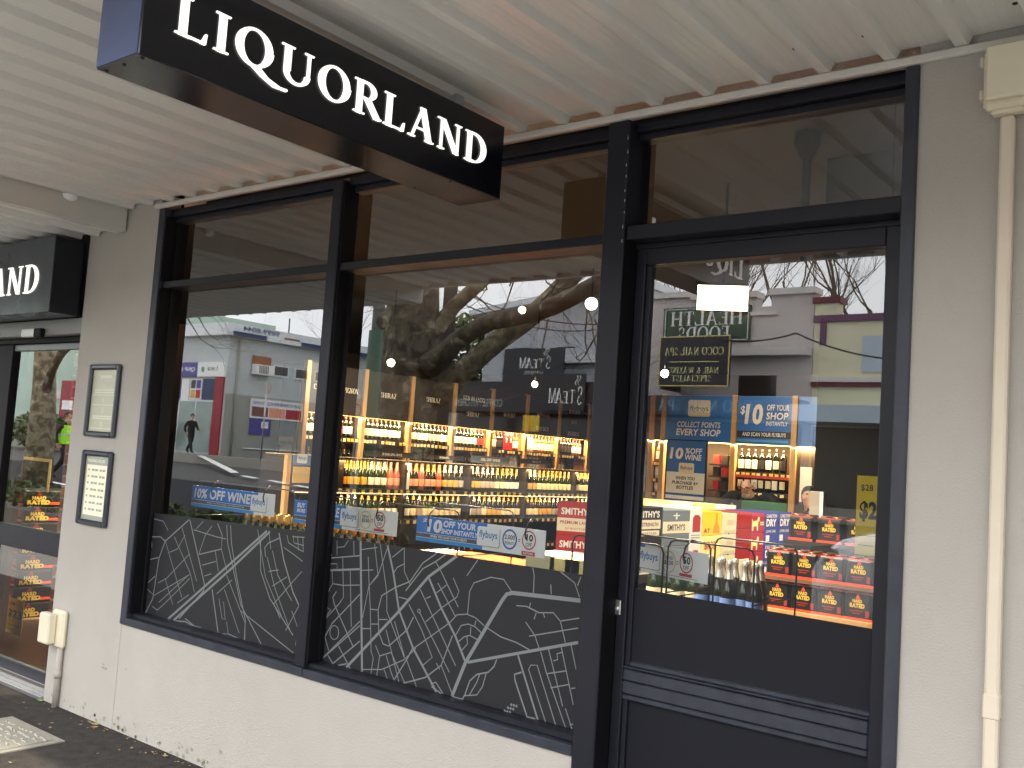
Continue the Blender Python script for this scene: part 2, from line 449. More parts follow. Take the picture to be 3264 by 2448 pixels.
# ------------------------------------------------------------------ ground
RZ0, RS = -0.14, 0.0535
def rz(y): return RZ0 + max(0.0, (-y - 4.0)) * RS
mb = MB(); mb.box(-60, 25, -3.95, 0.02, -0.3, 0.0)
fp = struct('footpath', mb, m_asph)
mb = MB(); mb.box(-60, 25, -3.949, -1.75, -.01, .004); struct('bounce_paving', mb, mat('pale_bounce_paving', (158, 154, 147), .9, var=.1, vs=3, bump=.3, bs=60))  # pale strip added out of view to bounce light up to the soffit
mb = MB(); mb.box(-60, 25, -4.1, -3.95, -0.3, 0.012)
struct('kerb', mb, m_conc)
mb = MB()
mb.quad((-120, -6.4, rz(-6.4)), (60, -6.4, rz(-6.4)), (60, -13.2, rz(-13.2)), (-120, -13.2, rz(-13.2)))
struct('road', mb, m_asph2)
mb = MB(); mb.quad((-120, -4.1, RZ0), (60, -4.1, RZ0), (60, -6.4, rz(-6.4)), (-120, -6.4, rz(-6.4))); struct('bounce_lane', mb, mat('pale_bounce_lane', (120, 118, 114), .95, var=.15, vs=1.5))  # unseen pale lane added to throw light back under the awning
mb = MB()
mb.quad((-120, -13.2, rz(-13.2)), (60, -13.2, rz(-13.2)), (60, -120, rz(-40)), (-120, -120, rz(-40)))
struct('ground', mb, m_asph3)
mb = MB(); mb.box(-60, 25, -22.4, -21.75, 0.0, rz(-21.0) + 0.1)
struct('opposite_footpath', mb, m_conc)
# painted road lines (read from the reflection)
def roadpt(px, py):
    p = R(px, py, Z=0.5)
    for _ in range(30): p = R(px, py, Z=rz(p.y))
    return p
mb = MB()
def stripe(a, b, w):
    a = Vector(a); b = Vector(b); d = (b-a).normalized(); n = Vector((-d.y, d.x, 0))*w/2
    ps = [a-n, b-n, b+n, a+n]
    mb.quad(*[(p.x, p.y, rz(p.y)+0.006) for p in ps])
stripe(roadpt(500, 1466), roadpt(735, 1508), 0.28)
for a, b in (((760, 1516), (800, 1524)), ((845, 1531), (890, 1540)), ((925, 1547), (985, 1557)), ((1030, 1562), (1100, 1574))): stripe(roadpt(*a), roadpt(*b), 0.22)
stripe(roadpt(40, 1516), roadpt(200, 1549), 0.14)
stripe((-40, -4.55, 0), (10, -4.55, 0), 0.1)
struct('road_marking', mb, m_paint)

# ------------------------------------------------------------------ shop building
BL = thing('shop_building', 'shop front in warm grey render around navy framed windows', 'shop building', (-3, 0, 0))
mb = MB()
mb.box(-5.563, -4.824, 0, 0.12, -0.1, 2.90)                       # pier
part('pier', mb, m_wall, BL)
mb = MB(); mb.box(-4.824, -1.90, 0.002, 0.26, -0.1, 0.553)
part('sill_wall', mb, m_wall, BL)
mb = MB(); mb.box(-0.82, 16.0, 0, 0.3, -0.1, 2.92)
part('side_wall', mb, m_wall, BL)
mb = MB(); mb.box(-24, 16.0, 0.004, 0.3, 2.92, 6.2)
part('upper_wall', mb, m_wall, BL)
mb = MB(); mb.box(-24, -8.6, 0.0, 0.3, -0.1, 2.92)
part('far_wall', mb, m_wall, BL)
# mould and scuffs low on the render, flat patches a hair proud
m_stain = mat('mould_stain', (150, 150, 136), 0.95, var=0.3, vs=40)
mb = MB()
rnd = random.Random(3)
for k in range(70):
    x = rnd.uniform(-5.5, -3.4); z = abs(rnd.gauss(0, 0.035)) + 0.004; r = rnd.uniform(0.003, 0.014)
    mb.add([(x+r*rnd.uniform(.6, 1.3)*math.cos(a*1.047), -0.0006, z+r*rnd.uniform(.6, 1.3)*math.sin(a*1.047)) for a in range(6)], [(0,1,2,3,4,5)])
for px, py, r in ((333, 2130, .02), (330, 2117, .008), (402, 2133, .007), (1052, 1712, .0)):
    p = P(px, py, Y=0)
    if r: mb.add([(p.x+r*1.6*math.cos(a*1.047), -0.0006, p.z+r*.4*math.sin(a*1.047)) for a in range(6)], [(0,1,2,3,4,5)])
part('wall_stain', mb, m_stain, BL, kind='stuff')

# ------------------------------------------------------------------ window
WI = thing('shop_window', 'large navy framed shop window with grey street map film along its foot', 'window', (-3.36, 0, 0.56))
mb = MB(); mb.bbox(-4.826, -4.770, -0.012, 0.14, 0.553, 2.812, .004); part('jamb', mb, m_worn, WI)
mb = MB(); mb.box(-4.7698, -4.757, .002, .0615, .615, 2.367); mb.box(-4.7698, -4.757, .002, .0615, 2.406, 2.765); part('shade_gasket', mb, m_frame2, WI)  # black strip puts the shade of the jamb's side into colour
mb = MB(); mb.bbox(-4.770, -4.745, 0.062, 0.13, 0.60, 2.77, .003); part('bead', mb, m_frame2, WI)
mb = MB(); mb.bbox(-4.826, -3.338, -0.014, 0.13, 0.553, 0.590, .005); mb.bbox(-3.334, -1.902, -0.0135, 0.13, 0.551, 0.588, .005); part('sill', mb, m_worn, WI)
mb = MB(); mb.bbox(-4.766, -3.405, 0.02, 0.125, 0.5905, 0.614, .004); mb.bbox(-3.333, -1.905, 0.02, 0.125, 0.5885, 0.612, .004); part('sill_bead', mb, m_frame, WI)
mb = MB(); mb.bbox(-3.403, -3.336, -0.006, 0.10, 0.5905, 2.79, .004); part('mullion', mb, m_frame, WI)
mb = MB(); mb.bbox(-1.902, -1.812, -0.012, 0.15, 0.0, 2.812, .004); part('mullion', mb, m_frame, WI)
mb = MB(); mb.box(-3.3355, -3.322, .004, .0855, .615, 2.367); mb.box(-3.3355, -3.322, .004, .0855, 2.406, 2.77); mb.box(-3.322, -3.312, .06, .0855, .615, 2.367); part('shade_gasket', mb, m_frame2, WI)  # glazing channel, blackened to stand in for shade on the mullion's side
for x0, x1 in ((-4.768, -3.405), (-3.334, -1.904)):
    mb = MB(); mb.bbox(x0, x1, 0.012, 0.125, 2.368, 2.405, .003); part('transom', mb, m_frame, WI)
    mb = MB(); mb.bbox(x0, x1, 0.03, 0.125, 2.770, 2.811, .003); mb.bbox(x0, x1, 0.055, 0.12, 2.742, 2.768, .003); part('head', mb, m_frame, WI)
    pane('pane', x0, x1, 0.614, 2.368, GY, WI)
    pane('upper_pane', x0, x1, 2.405, 2.742, GY, WI)
m_chip = mat('chipped_paint', (190, 190, 195), 0.6)
mb = MB()
for k in range(9):
    z = 2.74 - k*0.045 - rnd.uniform(0, .02); x = -1.8127 - rnd.uniform(0, .004)
    mb.add([(x-rnd.uniform(.001, .004), -0.0125, z), (x+.0004, -0.0125, z-.004), (x+.0004, -0.0125, z+rnd.uniform(.006, .016)), (x-.002, -0.0125, z+.006)], [(0,1,2,3)])
part('paint_chip', mb, m_chip, WI, kind='stuff')

# the street map on the film: polylines traced from the two sheets
def zpx(z, ox, oy, s): return (ox + z[0]*s, oy + z[1]*s)
RMAP = [  # width mm, points in the zoom [1000,1632,2000,2382]
 (11, [(330,205),(335,1190)]), (11, [(225,1145),(600,700),(810,455),(1010,310)]), (9, [(520,235),(560,420),(600,690),(700,960),(860,1330)]),
 (9, [(810,460),(900,680),(1000,880),(1070,1060)]), (14, [(970,1355),(1070,1060),(1330,620),(1360,580),(1400,570),(1880,625)]), (10, [(1085,1060),(1865,920)]),
 (5, [(0,905),(130,785),(325,580)]), (5, [(0,1085),(325,770)]), (5, [(15,1095),(325,800)]), (5, [(130,1110),(325,910)]), (5, [(170,1130),(230,1070)]),
 (5, [(30,655),(120,690),(50,760),(40,820),(105,975)]), (5, [(160,560),(135,600),(145,650),(280,955)]), (5, [(175,945),(255,1130)]), (5, [(100,1010),(135,1100)]),
 (5, [(60,318),(325,308)]), (8, [(50,430),(90,410),(325,403)]), (4, [(330,412),(420,408)]), (4, [(95,400),(95,365),(165,365),(165,400)]), (4, [(205,315),(210,600),(185,640),(45,765)]),
 (4, [(258,415),(265,810)]), (4, [(120,195),(125,310)]), (4, [(165,200),(165,305)]), (4, [(165,250),(215,245),(245,200)]), (4, [(283,205),(285,305)]), (4, [(130,415),(135,505),(35,590)]), (4, [(135,505),(205,517),(325,515)]),
 (4, [(385,315),(390,480),(400,690),(405,980),(420,1030),(400,1190)]), (4, [(340,265),(450,250)]), (4, [(430,225),(455,450),(390,520),(370,620),(345,745)]), (4, [(470,225),(515,560)]),
 (4, [(520,255),(460,430),(400,510)]), (4, [(640,250),(640,420),(680,510)]), (4, [(635,255),(555,320)]), (4, [(640,365),(590,390),(565,430)]), (5, [(870,290),(770,360),(680,490),(580,530),(480,590),(455,690),(460,850),(490,930),(530,945),(660,830),(705,740)]),
 (5, [(935,295),(860,350),(770,400),(650,555)]), (4, [(860,350),(890,400),(1020,670)]), (4, [(890,400),(985,600)]), (4, [(985,465),(1025,560),(1010,600),(910,670),(790,775)]), (4, [(875,500),(1000,740)]), (4, [(935,515),(865,570)]),
 (4, [(750,545),(1000,1085)]), (4, [(670,650),(760,830),(835,1025),(770,1080)]), (4, [(745,705),(955,1130)]), (4, [(790,610),(825,595)]), (4, [(600,600),(660,615)]), (4, [(515,560),(515,700),(640,1030)]),
 (4, [(510,830),(600,1200)]), (4, [(435,940),(465,1015),(440,1205)]), (4, [(465,1015),(545,990)]), (4, [(345,1110),(480,1110),(640,1040),(720,960)]), (4, [(405,790),(460,790)]), (4, [(345,822),(400,822)]), (4, [(400,685),(450,690)]), (4, [(460,758),(520,758)]),
 (4, [(570,770),(640,1020)]), (4, [(700,965),(960,780),(1010,725),(1080,720),(1140,745),(1200,800)]), (4, [(1000,870),(1040,800),(1090,790),(1140,810),(1180,850)]), (4, [(1020,915),(1060,880),(1100,870),(1155,900)]), (4, [(1080,880),(1085,930),(1040,980)]),
 (4, [(1145,765),(1135,800)]), (4, [(1108,810),(1105,865)]), (4, [(1085,720),(1100,560),(1130,500),(1250,460),(1340,475),(1395,560)]), (4, [(1545,390),(1555,450),(1550,570)]), (4, [(1672,510),(1675,580)]), (4, [(1740,420),(1840,500),(1875,600)]), (4, [(1885,455),(1860,520)]), (4, [(1160,335),(1080,450)]),
 (4, [(1430,660),(1500,665),(1590,710),(1690,710),(1740,770),(1775,920)]), (4, [(1530,640),(1520,680)]), (4, [(1570,710),(1555,755)]), (4, [(1620,715),(1630,745)]), (4, [(1745,768),(1875,748)]), (4, [(1520,875),(1865,818)]), (4, [(1495,775),(1560,870),(1590,960)]),
 (4, [(1205,805),(1320,880),(1430,920),(1520,970)]), (5, [(980,870),(930,1000),(900,1080),(790,1165),(700,1190),(630,1250)]), (4, [(900,1080),(980,1290)]), (4, [(865,1065),(890,1110)]), (5, [(695,965),(655,1040),(560,1230)]), (4, [(655,1045),(720,1285)]),
 (4, [(545,990),(640,1250)]), (4, [(510,1010),(545,1130),(565,1210)]), (4, [(495,1110),(515,1225)]), (5, [(825,1215),(860,1200),(910,1310),(890,1330),(830,1230)]), (4, [(985,1310),(1055,1350),(1050,1380)]),
 (5, [(1290,1040),(1270,1090),(1230,1130),(1150,1145),(1100,1190),(1065,1290),(1045,1340)]), (4, [(1215,1140),(1190,1230),(1150,1290),(1065,1295)]), (4, [(1170,1145),(1150,1200),(1095,1295)]),
 (7, [(1440,1010),(1575,1535)]), (6, [(1465,1130),(1415,1145),(1420,1190),(1500,1510),(1560,1495)]), (4, [(1630,1545),(1515,1110),(1530,1080),(1575,1080),(1700,1570)]), (4, [(1600,985),(1640,1130),(1770,1590)]), (4, [(1655,965),(1755,1370)]), (4, [(1745,950),(1830,1360)]),
 (4, [(1815,940),(1850,1110)]), (4, [(1645,1140),(1780,1120)]), (4, [(1670,1240),(1805,1215)]), (4, [(1690,1050),(1720,1040),(1715,1000),(1750,990)]), (4, [(1775,1385),(1820,1550)]), (4, [(1805,1500),(1830,1495)]), (4, [(1815,1245),(1845,1240)]),
]
LMAP = [  # zoom [0,1632,1088,2448]
 (11, [(1085,735),(1480,345),(1730,105)]), (11, [(1120,745),(1500,365),(1750,115)]), (6, [(1135,740),(1200,710),(1250,750),(1300,800)]), (5, [(1200,690),(1260,740),(1285,790)]), (6, [(1160,690),(1320,510),(1325,470),(1230,50)]),
 (6, [(1225,50),(1070,190),(1030,300),(990,560),(940,690)]), (5, [(905,460),(1005,415)]), (5, [(910,300),(1025,295)]), (5, [(920,205),(970,160),(1040,160),(1070,190)]), (4, [(1255,115),(1400,160),(1465,175)]), (4, [(1320,50),(1270,110)]), (4, [(1375,90),(1330,150),(1290,270)]),
 (5, [(1410,70),(1440,150),(1435,240),(1290,275)]), (4, [(1435,240),(1470,380)]), (5, [(1470,80),(1475,200),(1510,360),(1560,600),(1690,900)]), (5, [(1495,80),(1500,200),(1535,430),(1590,700),(1580,870)]), (4, [(1395,250),(1415,385)]), (4, [(1310,345),(1400,320)]), (4, [(1325,415),(1370,400)]),
 (4, [(1025,460),(1080,430),(1230,270)]), (4, [(955,500),(1000,540),(1230,405)]), (4, [(985,610),(1020,635),(1060,600),(1230,430)]), (4, [(1030,585),(1220,410)]), (4, [(1070,180),(1180,560)]), (4, [(1130,160),(1235,400),(1260,520)]), (4, [(1180,100),(1275,450)]), (4, [(1100,260),(1150,240),(1200,150)]), (4, [(1070,430),(1120,600)]), (4, [(1150,590),(1225,535)]), (4, [(930,80),(985,230)]), (4, [(1000,45),(1060,60),(1090,120)]),
 (7, [(1375,500),(1410,825)]), (4, [(1405,530),(1505,440)]), (4, [(1470,410),(1590,720),(1585,860)]), (4, [(1455,500),(1550,785)]), (4, [(1420,560),(1440,690),(1460,700),(1450,580)]), (4, [(1470,710),(1480,790),(1440,810)]), (4, [(1480,790),(1540,850)]),
 (5, [(1690,190),(1690,380),(1750,560),(1900,800)]), (7, [(1810,130),(1840,310),(1900,520),(1955,640)]), (5, [(1720,290),(1715,230),(1740,200),(1810,170)]), (4, [(1730,290),(1780,490),(1880,770)]), (4, [(1765,250),(1800,410),(1890,575)]), (4, [(1740,385),(1805,375)]), (4, [(1765,480),(1860,420)]), (4, [(1770,600),(1890,460),(1960,380),(1985,290)]), (4, [(1775,595),(1815,690)]), (4, [(1850,770),(1935,610)]), (4, [(1890,640),(1940,780)]),
 (4, [(1840,230),(1910,280),(1985,340)]), (4, [(1860,150),(1870,200),(1985,270)]), (4, [(1900,150),(1905,200),(1995,225)]), (4, [(1895,160),(2000,165)]), (4, [(1930,140),(1935,250)]), (4, [(1965,140),(1965,260)]), (4, [(1745,140),(1755,240)]), (4, [(1670,110),(1720,420),(1830,690)]), (4, [(1560,640),(1900,960)]), (4, [(1955,640),(1915,860),(1930,980)]),
]
def film(x0, x1, z1a, z1b, lines, ox, oy, sc, extra=None):
    f = MB(); f.prism([(x0, .614), (x1, .614), (x1, z1b), (x0, z1a)], 'y', GY-.0022, GY-.0007)
    fo = part('map_film', f, m_vinyl, WI)
    g = MB()
    for q, (w, pts) in enumerate(lines):
        w3 = []
        for z in pts:
            p = P(*zpx(z, ox, oy, sc), Y=GY-.003)
            w3.append((min(max(p.x, x0+.003), x1-.003), max(.614, min(p.z, z1a-.002))))
        hw = w*0.00115/2*.95
        yy = GY-.0026-(q % 40)*.00004
        n = len(w3); L = []
        for k in range(n):
            a = Vector(w3[max(k-1, 0)]); b = Vector(w3[min(k+1, n-1)]); d = (b-a)
            if d.length < 1e-6: d = Vector((1, 0))
            d.normalize(); nn = Vector((-d.y, d.x))*hw; c = Vector(w3[k])
            L.append((c+nn, c-nn))
        for k in range(n-1):
            a, b = L[k], L[k+1]
            g.quad((a[1].x, yy, a[1].y), (b[1].x, yy, b[1].y), (b[0].x, yy, b[0].y), (a[0].x, yy, a[0].y))
    if extra: extra(g)
    part('map_print', g, m_road_print, fo, kind='stuff')
def ext(g):
    def rng(cx, cy, rx, ry):
        pts = [P(*zpx((cx+rx*math.cos(k*.3142), cy+ry*math.sin(k*.3142)), 1000, 1632, .45208), Y=GY-.0045) for k in range(20)]
        pin = [P(*zpx((cx+(rx-6)*math.cos(k*.3142), cy+(ry-6)*math.sin(k*.3142)), 1000, 1632, .45208), Y=GY-.0045) for k in range(20)]
        for k in range(20): g.quad(pts[k], pts[(k+1) % 20], pin[(k+1) % 20], pin[k])
    rng(145, 850, 34, 52); rng(742, 698, 12, 16)
    for r in range(5):
        for c in range(3):
            p = P(*zpx((1385-r*23+c*18, 1360+r*22+c*5), 1000, 1632, .45208), Y=GY-.0045)
            g.quad((p.x, p.y, p.z), (p.x+.008, p.y, p.z-.004), (p.x+.011, p.y, p.z+.004), (p.x+.003, p.y, p.z+.008))
film(-4.766, -3.406, P(472, 1632, Y=GY).z, P(989, 1696, Y=GY).z, LMAP, 0, 1632, .49186)
film(-3.333, -1.905, P(1056, 1709, Y=GY).z, P(1854, 1831, Y=GY).z, RMAP, 1000, 1632, .45208, ext)

# ------------------------------------------------------------------ side door and the light over it
DO = thing('shop_door', 'navy aluminium glazed door with solid film on its lower half', 'door', (-1.33, 0.09, 0))
def dz(z): return 1.566 + (z-1.566)*(2.9+DY)/2.9
XL, XR = -1.808, -0.861
mb = MB(); mb.bbox(XL, -1.770, DY, DY+.05, .02, dz(2.346), .003); mb.bbox(-1.769, -1.752, DY+.012, DY+.05, .02, dz(2.273), .002); part('stile', mb, m_frame, DO)
mb = MB(); mb.bbox(-0.925, XR-.001, DY, DY+.05, .02, dz(2.346), .003); part('stile', mb, m_frame, DO)
mb = MB(); mb.bbox(-1.7695, -0.9255, DY+.001, DY+.05, dz(2.275), dz(2.345), .003); part('top_rail', mb, m_frame, DO)
mb = MB()
zz = [dz(v) for v in (.905, .884, .845, .801, .783)]
for a, b in ((zz[1]+.002, zz[0]-.012), (zz[2]+.0015, zz[1]-.0015), (zz[3]+.0015, zz[2]-.0015), (zz[4], zz[3]-.0015)): mb.bbox(-1.7695, -0.9255, DY+.001, DY+.05, a, b, .0035)
mb.bbox(-1.7515, -0.9255, DY+.012, DY+.049, zz[0]-.0115, zz[0]+.004, .003)
part('mid_rail', mb, m_worn, DO)
mb = MB(); mb.bbox(-1.7695, -0.9255, DY+.001, DY+.05, .02, .17, .003); part('bottom_rail', mb, m_frame, DO)
mb = MB(); mb.bbox(-1.7515, -0.9257, DY+.024, DY+.04, .1705, zz[4]-.0005, .002); part('kick_panel', mb, m_vinyl2, DO)
mb = MB(); mb.box(-1.8115, -1.8085, -.008, DY-.0005, .02, 2.37); part('shade_gasket', mb, m_frame2, DO)  # black strip paints in the dark side of the main post
pane('pane', -1.7515, -0.9255, zz[0]+.004, dz(2.275), DY+.025, DO)
mb = MB()
zl, zr = P(2015, 1872, Y=DY+.03).z, P(2766, 2001, Y=DY+.03).z
mb.prism([(-1.751, zz[0]+.005), (-0.926, zz[0]+.005), (-0.926, zr), (-1.751, zl)], 'y', DY+.0228, DY+.0243)
part('door_film', mb, m_vinyl2, DO)
pl = P(1968, 1936, Y=DY-.006)
mb = MB(); mb.bbox(pl.x-.013, pl.x+.012, DY-.007, DY-.0004, pl.z-.026, pl.z+.026, .004); lk = part('lock', mb, m_chrome, DO)
mb = MB(); mb.lathe([(0, .006), (.007, .006), (.009, .003), (.009, 0)], 0, 0, 12)
v = [(pl.x+q[0], DY-.007-q[2], pl.z-.004+q[1]) for q in mb.v]; c = MB(); c.add(v, mb.f, True); c.box(pl.x-.001, pl.x+.001, DY-.0136, DY-.0131, pl.z-.009, pl.z+.001); part('cylinder', c, m_alu, lk)
mb = MB()
for px, py in ((1968, 2085), (1986, 1828)):
    p = P(px, py, Y=DY); mb.lathe([(0, 0), (.004, 0)], p.x, 0, 8)
sc = MB()
for px, py in ((1968, 2085), (1976, 1826)):
    p = P(px, py, Y=DY-.0004); sc.add([(p.x+.0045*math.cos(k*.785), DY-.0006, p.z+.0045*math.sin(k*.785)) for k in range(8)], [tuple(range(8))])
part('screw_hole', sc, m_black, DO)

FR = thing('door_frame', 'navy frame around the side door with a fanlight over it', 'door frame', (-1.33, 0.05, 0))
mb = MB(); mb.bbox(-0.859, -0.818, -0.012, 0.15, 0, 2.812, .004); part('jamb', mb, m_worn, FR)
mb = MB(); mb.bbox(-1.8105, -0.8605, 0.004, 0.14, 2.372, 2.424, .003); mb.bbox(-1.8105, -0.8605, .072, 0.14, 2.352, 2.3715, .002); part('transom', mb, m_frame, FR)
mb = MB(); mb.bbox(-1.8105, -0.8605, 0.03, 0.125, 2.778, 2.811, .003); mb.bbox(-1.8105, -.8605, .055, .12, 2.752, 2.776, .003); part('head', mb, m_frame, FR)
pane('upper_pane', -1.8105, -0.8605, 2.424, 2.752, GY, FR)

# ------------------------------------------------------------------ awning soffit
AW = thing('awning', 'white ribbed steel awning soffit over the footpath', 'awning', (-2, -1.2, SOF))
E = -2.30
def pan_mesh(z, y0, y1, p=.2004):
    mb = MB(); rw = .017
    # a rib with its two flanks and the pan beside it, folded from one sheet; faint swages in the pan
    prof = [(-rw-.012, .026), (-rw, 0), (rw, 0), (rw+.012, .026)]
    n = 5
    for k in range(1, n):
        x = rw+.012 + (p-2*rw-.024)*k/n
        prof += [(x-.004, .026), (x, .0254), (x+.004, .026)]
    prof += [(p-rw-.012, .026)]
    for k in range(len(prof)-1):
        a, b = prof[k], prof[k+1]
        mb.quad((a[0], y0, a[1]), (a[0], y1, a[1]), (b[0], y1, b[1]), (b[0], y0, b[1]))
    for k in range(len(prof)-1):
        a, b = prof[k], prof[k+1]
        mb.quad((a[0], y0, a[1]+.004), (b[0], y0, b[1]+.004), (b[0], y1, b[1]+.004), (a[0], y1, a[1]+.004))
    return mb
pm_ = pan_mesh(0, E+.02, -.012).mesh('soffit_panel', m_soffit)
xs = []
x = -.702 + 12*.2004
while x > -5.18: xs.append(x); x -= .2004
for x in xs:
    if x-.03 < -5.178: continue
    o = link(bpy.data.objects.new('soffit_panel', pm_)); o.parent = AW; o.location = Vector((x, 0, SOF)) - AW.location
lowz = 2.713
for k in range(34):
    x = -5.26 - .2004*(k+1)
    o = link(bpy.data.objects.new('soffit_panel', pm_)); o.parent = AW; o.location = Vector((x, 0, lowz)) - AW.location
mb = MB(); mb.box(-5.19, -5.155, E+.02, -.012, lowz+.002, SOF+.028); mb.box(-5.26, -5.191, E+.02, -.012, lowz, lowz+.012); part('step_beam', mb, m_trim, AW)
mb = MB(); mb.bbox(-4.86, 2.2, -.026, -.0005, 2.812, 2.8385, .006); part('wall_bead', mb, m_trim, AW)
mb = MB(); mb.box(-14, -5.20, E-.04, E+.02, lowz+.02, lowz+.3); mb.box(-5.20, 16, E-.04, E+.02, SOF-.0, lowz+.42); part('fascia', mb, m_trim, AW)
mb = MB(); mb.box(1.85, 16, E+.02, -.012, SOF+.03, SOF+.04); part('added_soffit_run', mb, m_trim, AW)  # unseen soffit added on the right to block low sky light
mb = MB(); mb.box(-14, 16, E, 0.0, 3.12, 3.17); part('roof_sheet', mb, m_trim, AW)
s_me = MB().lathe([(0, -.0045), (.0045, -.004), (.0075, -.0015), (.008, 0)], seg=8).mesh('screw', m_screw)
for x in xs:
    if x > -5.0:
        o = link(bpy.data.objects.new('screw', s_me)); o.parent = AW; o.location = Vector((x+.17+rnd.uniform(-.008, .008), -.17+rnd.uniform(-.012, .012), SOF+.0255)) - AW.location
        for yy in (-.95, -1.75):
            o = link(bpy.data.objects.new('screw', s_me)); o.parent = AW; o.location = Vector((x+.17+rnd.uniform(-.008, .008), yy+rnd.uniform(-.012, .012), SOF+.0255)) - AW.location
dl = P(218, 628, X=-5.175)
mb = MB(); mb.lathe([(0, -.035), (.02, -.034), (.045, -.02), (.05, 0)], dl.x+.0, dl.y, 14, z0=dl.z+.01)
single('soffit_light', mb, m_white, 'small white dome light on the awning step', 'light', loc=dl)

# ------------------------------------------------------------------ hanging sign
HS = thing('hanging_sign', 'navy box sign with white lit lettering hung across under the awning', 'sign', (-2.3, -.96, 2.5))
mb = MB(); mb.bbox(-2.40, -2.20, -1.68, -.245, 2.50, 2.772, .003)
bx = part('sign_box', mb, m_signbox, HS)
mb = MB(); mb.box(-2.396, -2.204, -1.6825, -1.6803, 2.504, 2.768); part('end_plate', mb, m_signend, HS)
for a, b in ((-2.215, -1.66), (-2.385, -1.66), (-2.215, -.5), (-2.385, -.5), (-2.3, -1.66)):
    mb = MB(); mb.lathe([(0, -.003), (.005, -.002), (.006, 0)], a, b, 8, z0=2.4995); part('screw', mb, m_screw, HS)
for y in (-1.35, -.42):
    mb = MB(); mb.box(-2.33, -2.27, y-.02, y+.02, 2.772, SOF+.004); part('bracket', mb, m_alu, HS)
def letters(word, face, x0, x1, zb, h, parent, mtl, depth=.006):
    tot = sum(GL[c][0]+.10 for c in word)-.10; k = (x1-x0)/tot; x = x0
    for c in word:
        w, polys = GL[c]; g = MB()
        for q, p in enumerate(polys):
            dd = depth + q*.00015
            a = [face.pt(x+v[0]*k, zb+v[1]*h, .0004) for v in p]; b = [face.pt(x+v[0]*k, zb+v[1]*h, dd) for v in p]
            n = len(p)
            g.add(a+b, [tuple(range(n, 2*n))]+[(i, (i+1) % n, n+(i+1) % n, n+i) for i in range(n)])
        part('letter', g, mtl, parent)
        x += (w+.10)*k
fL = Face((-2.20, 0, 0), (0, 1, 0))
a = P(563, 120, X=-2.2); b = P(1548, 530, X=-2.2)
letters('LIQUORLAND', fL, a.y-.012, b.y+.0, 2.591, .104, HS, m_lit)

# ------------------------------------------------------------------ sign over the entrance
ES = thing('entrance_sign', 'navy wall sign with white lit lettering over the entrance', 'sign', (-6.8, -.1, 2.24))
mb = MB(); mb.bbox(-8.4, -5.60, -.19, -.002, 2.24, 2.695, .003); part('sign_box', mb, mat('navy_satin', (58, 66, 74), .22, var=.15, vs=4, rough_var=.08), ES)
mb = MB(); mb.box(-5.5995, -5.594, -.186, -.004, 2.244, 2.691); part('end_plate', mb, m_signbox, ES)
fE = Face((0, -.19, 0), (1, 0, 0))
zb = P(130, 930, Y=-.19).z; zt = P(118, 842, Y=-.19).z; xr = P(128, 885, Y=-.19).x
letters('LIQUORLAND', fE, xr-1.95, xr, zb, zt-zb, ES, m_lit)

# ------------------------------------------------------------------ entrance
EN = thing('entrance_door', 'sliding glass entrance door in a dark navy frame left of the pier', 'door', (-6.9, .12, 0))
mb = MB(); mb.bbox(-8.6, -5.5635, .0, .2, 2.12+.02, 2.235, .003); part('header', mb, mat('grey_header', (128, 130, 128), .5), EN)
mb = MB(); mb.bbox(-8.6, -5.5645, .06, .2, 2.105, 2.138, .002); part('track', mb, m_frame2, EN)
mb = MB(); mb.bbox(-6.60, -5.6, .10, .14, 2.062, 2.104, .003); part('top_rail', mb, mat('grey_rail', (110, 118, 118), .4), EN)
mb = MB(); mb.bbox(-7.15, -6.60, .09, .16, .0, 2.12, .003); part('stile', mb, m_frame2, EN)
mb = MB(); mb.bbox(-5.60, -5.5645, .05, .15, .0, 2.104, .003); part('stile', mb, m_frame2, EN)
mb = MB(); mb.bbox(-6.599, -5.601, .102, .142, .79, .93, .004); part('mid_rail', mb, m_frame, EN)
mb = MB(); mb.bbox(-6.599, -5.601, .102, .142, .03, .10, .004); part('bottom_rail', mb, m_frame, EN)
pane('pane', -6.599, -5.601, .931, 2.061, .118, EN); pane('lower_pane', -6.599, -5.601, .101, .789, .118, EN)
pane('side_pane', -8.55, -7.151, .05, 2.1, .16, EN)
mb = MB()
for k in range(5): mb.bbox(-8.6, -5.566, -.02+k*.022, -.002+k*.022, 0.0, .022+.002*(k % 2), .002)
part('threshold', mb, m_alu, EN)
dhl = P(183, 1643, Y=.09)
mb = MB(); mb.bbox(-5.63, -5.602, .088, .1015, dhl.z-.06, dhl.z+.06, .003); part('push_plate', mb, m_alu, EN)
q = P(100, 1058, Y=-.03)
SE = thing('door_sensor', 'small white motion sensor on the header over the entrance', 'sensor', (q.x, -.03, q.z))
mb = MB(); mb.bbox(q.x-.14, q.x+.03, -.03, -.0005, q.z-.028, q.z+.022, .006); part('body', mb, m_white, SE)
mb = MB(); mb.bbox(q.x+.031, q.x+.12, -.034, -.001, q.z-.034, q.z+.022, .006); part('sensor_window', mb, m_frame2, SE)

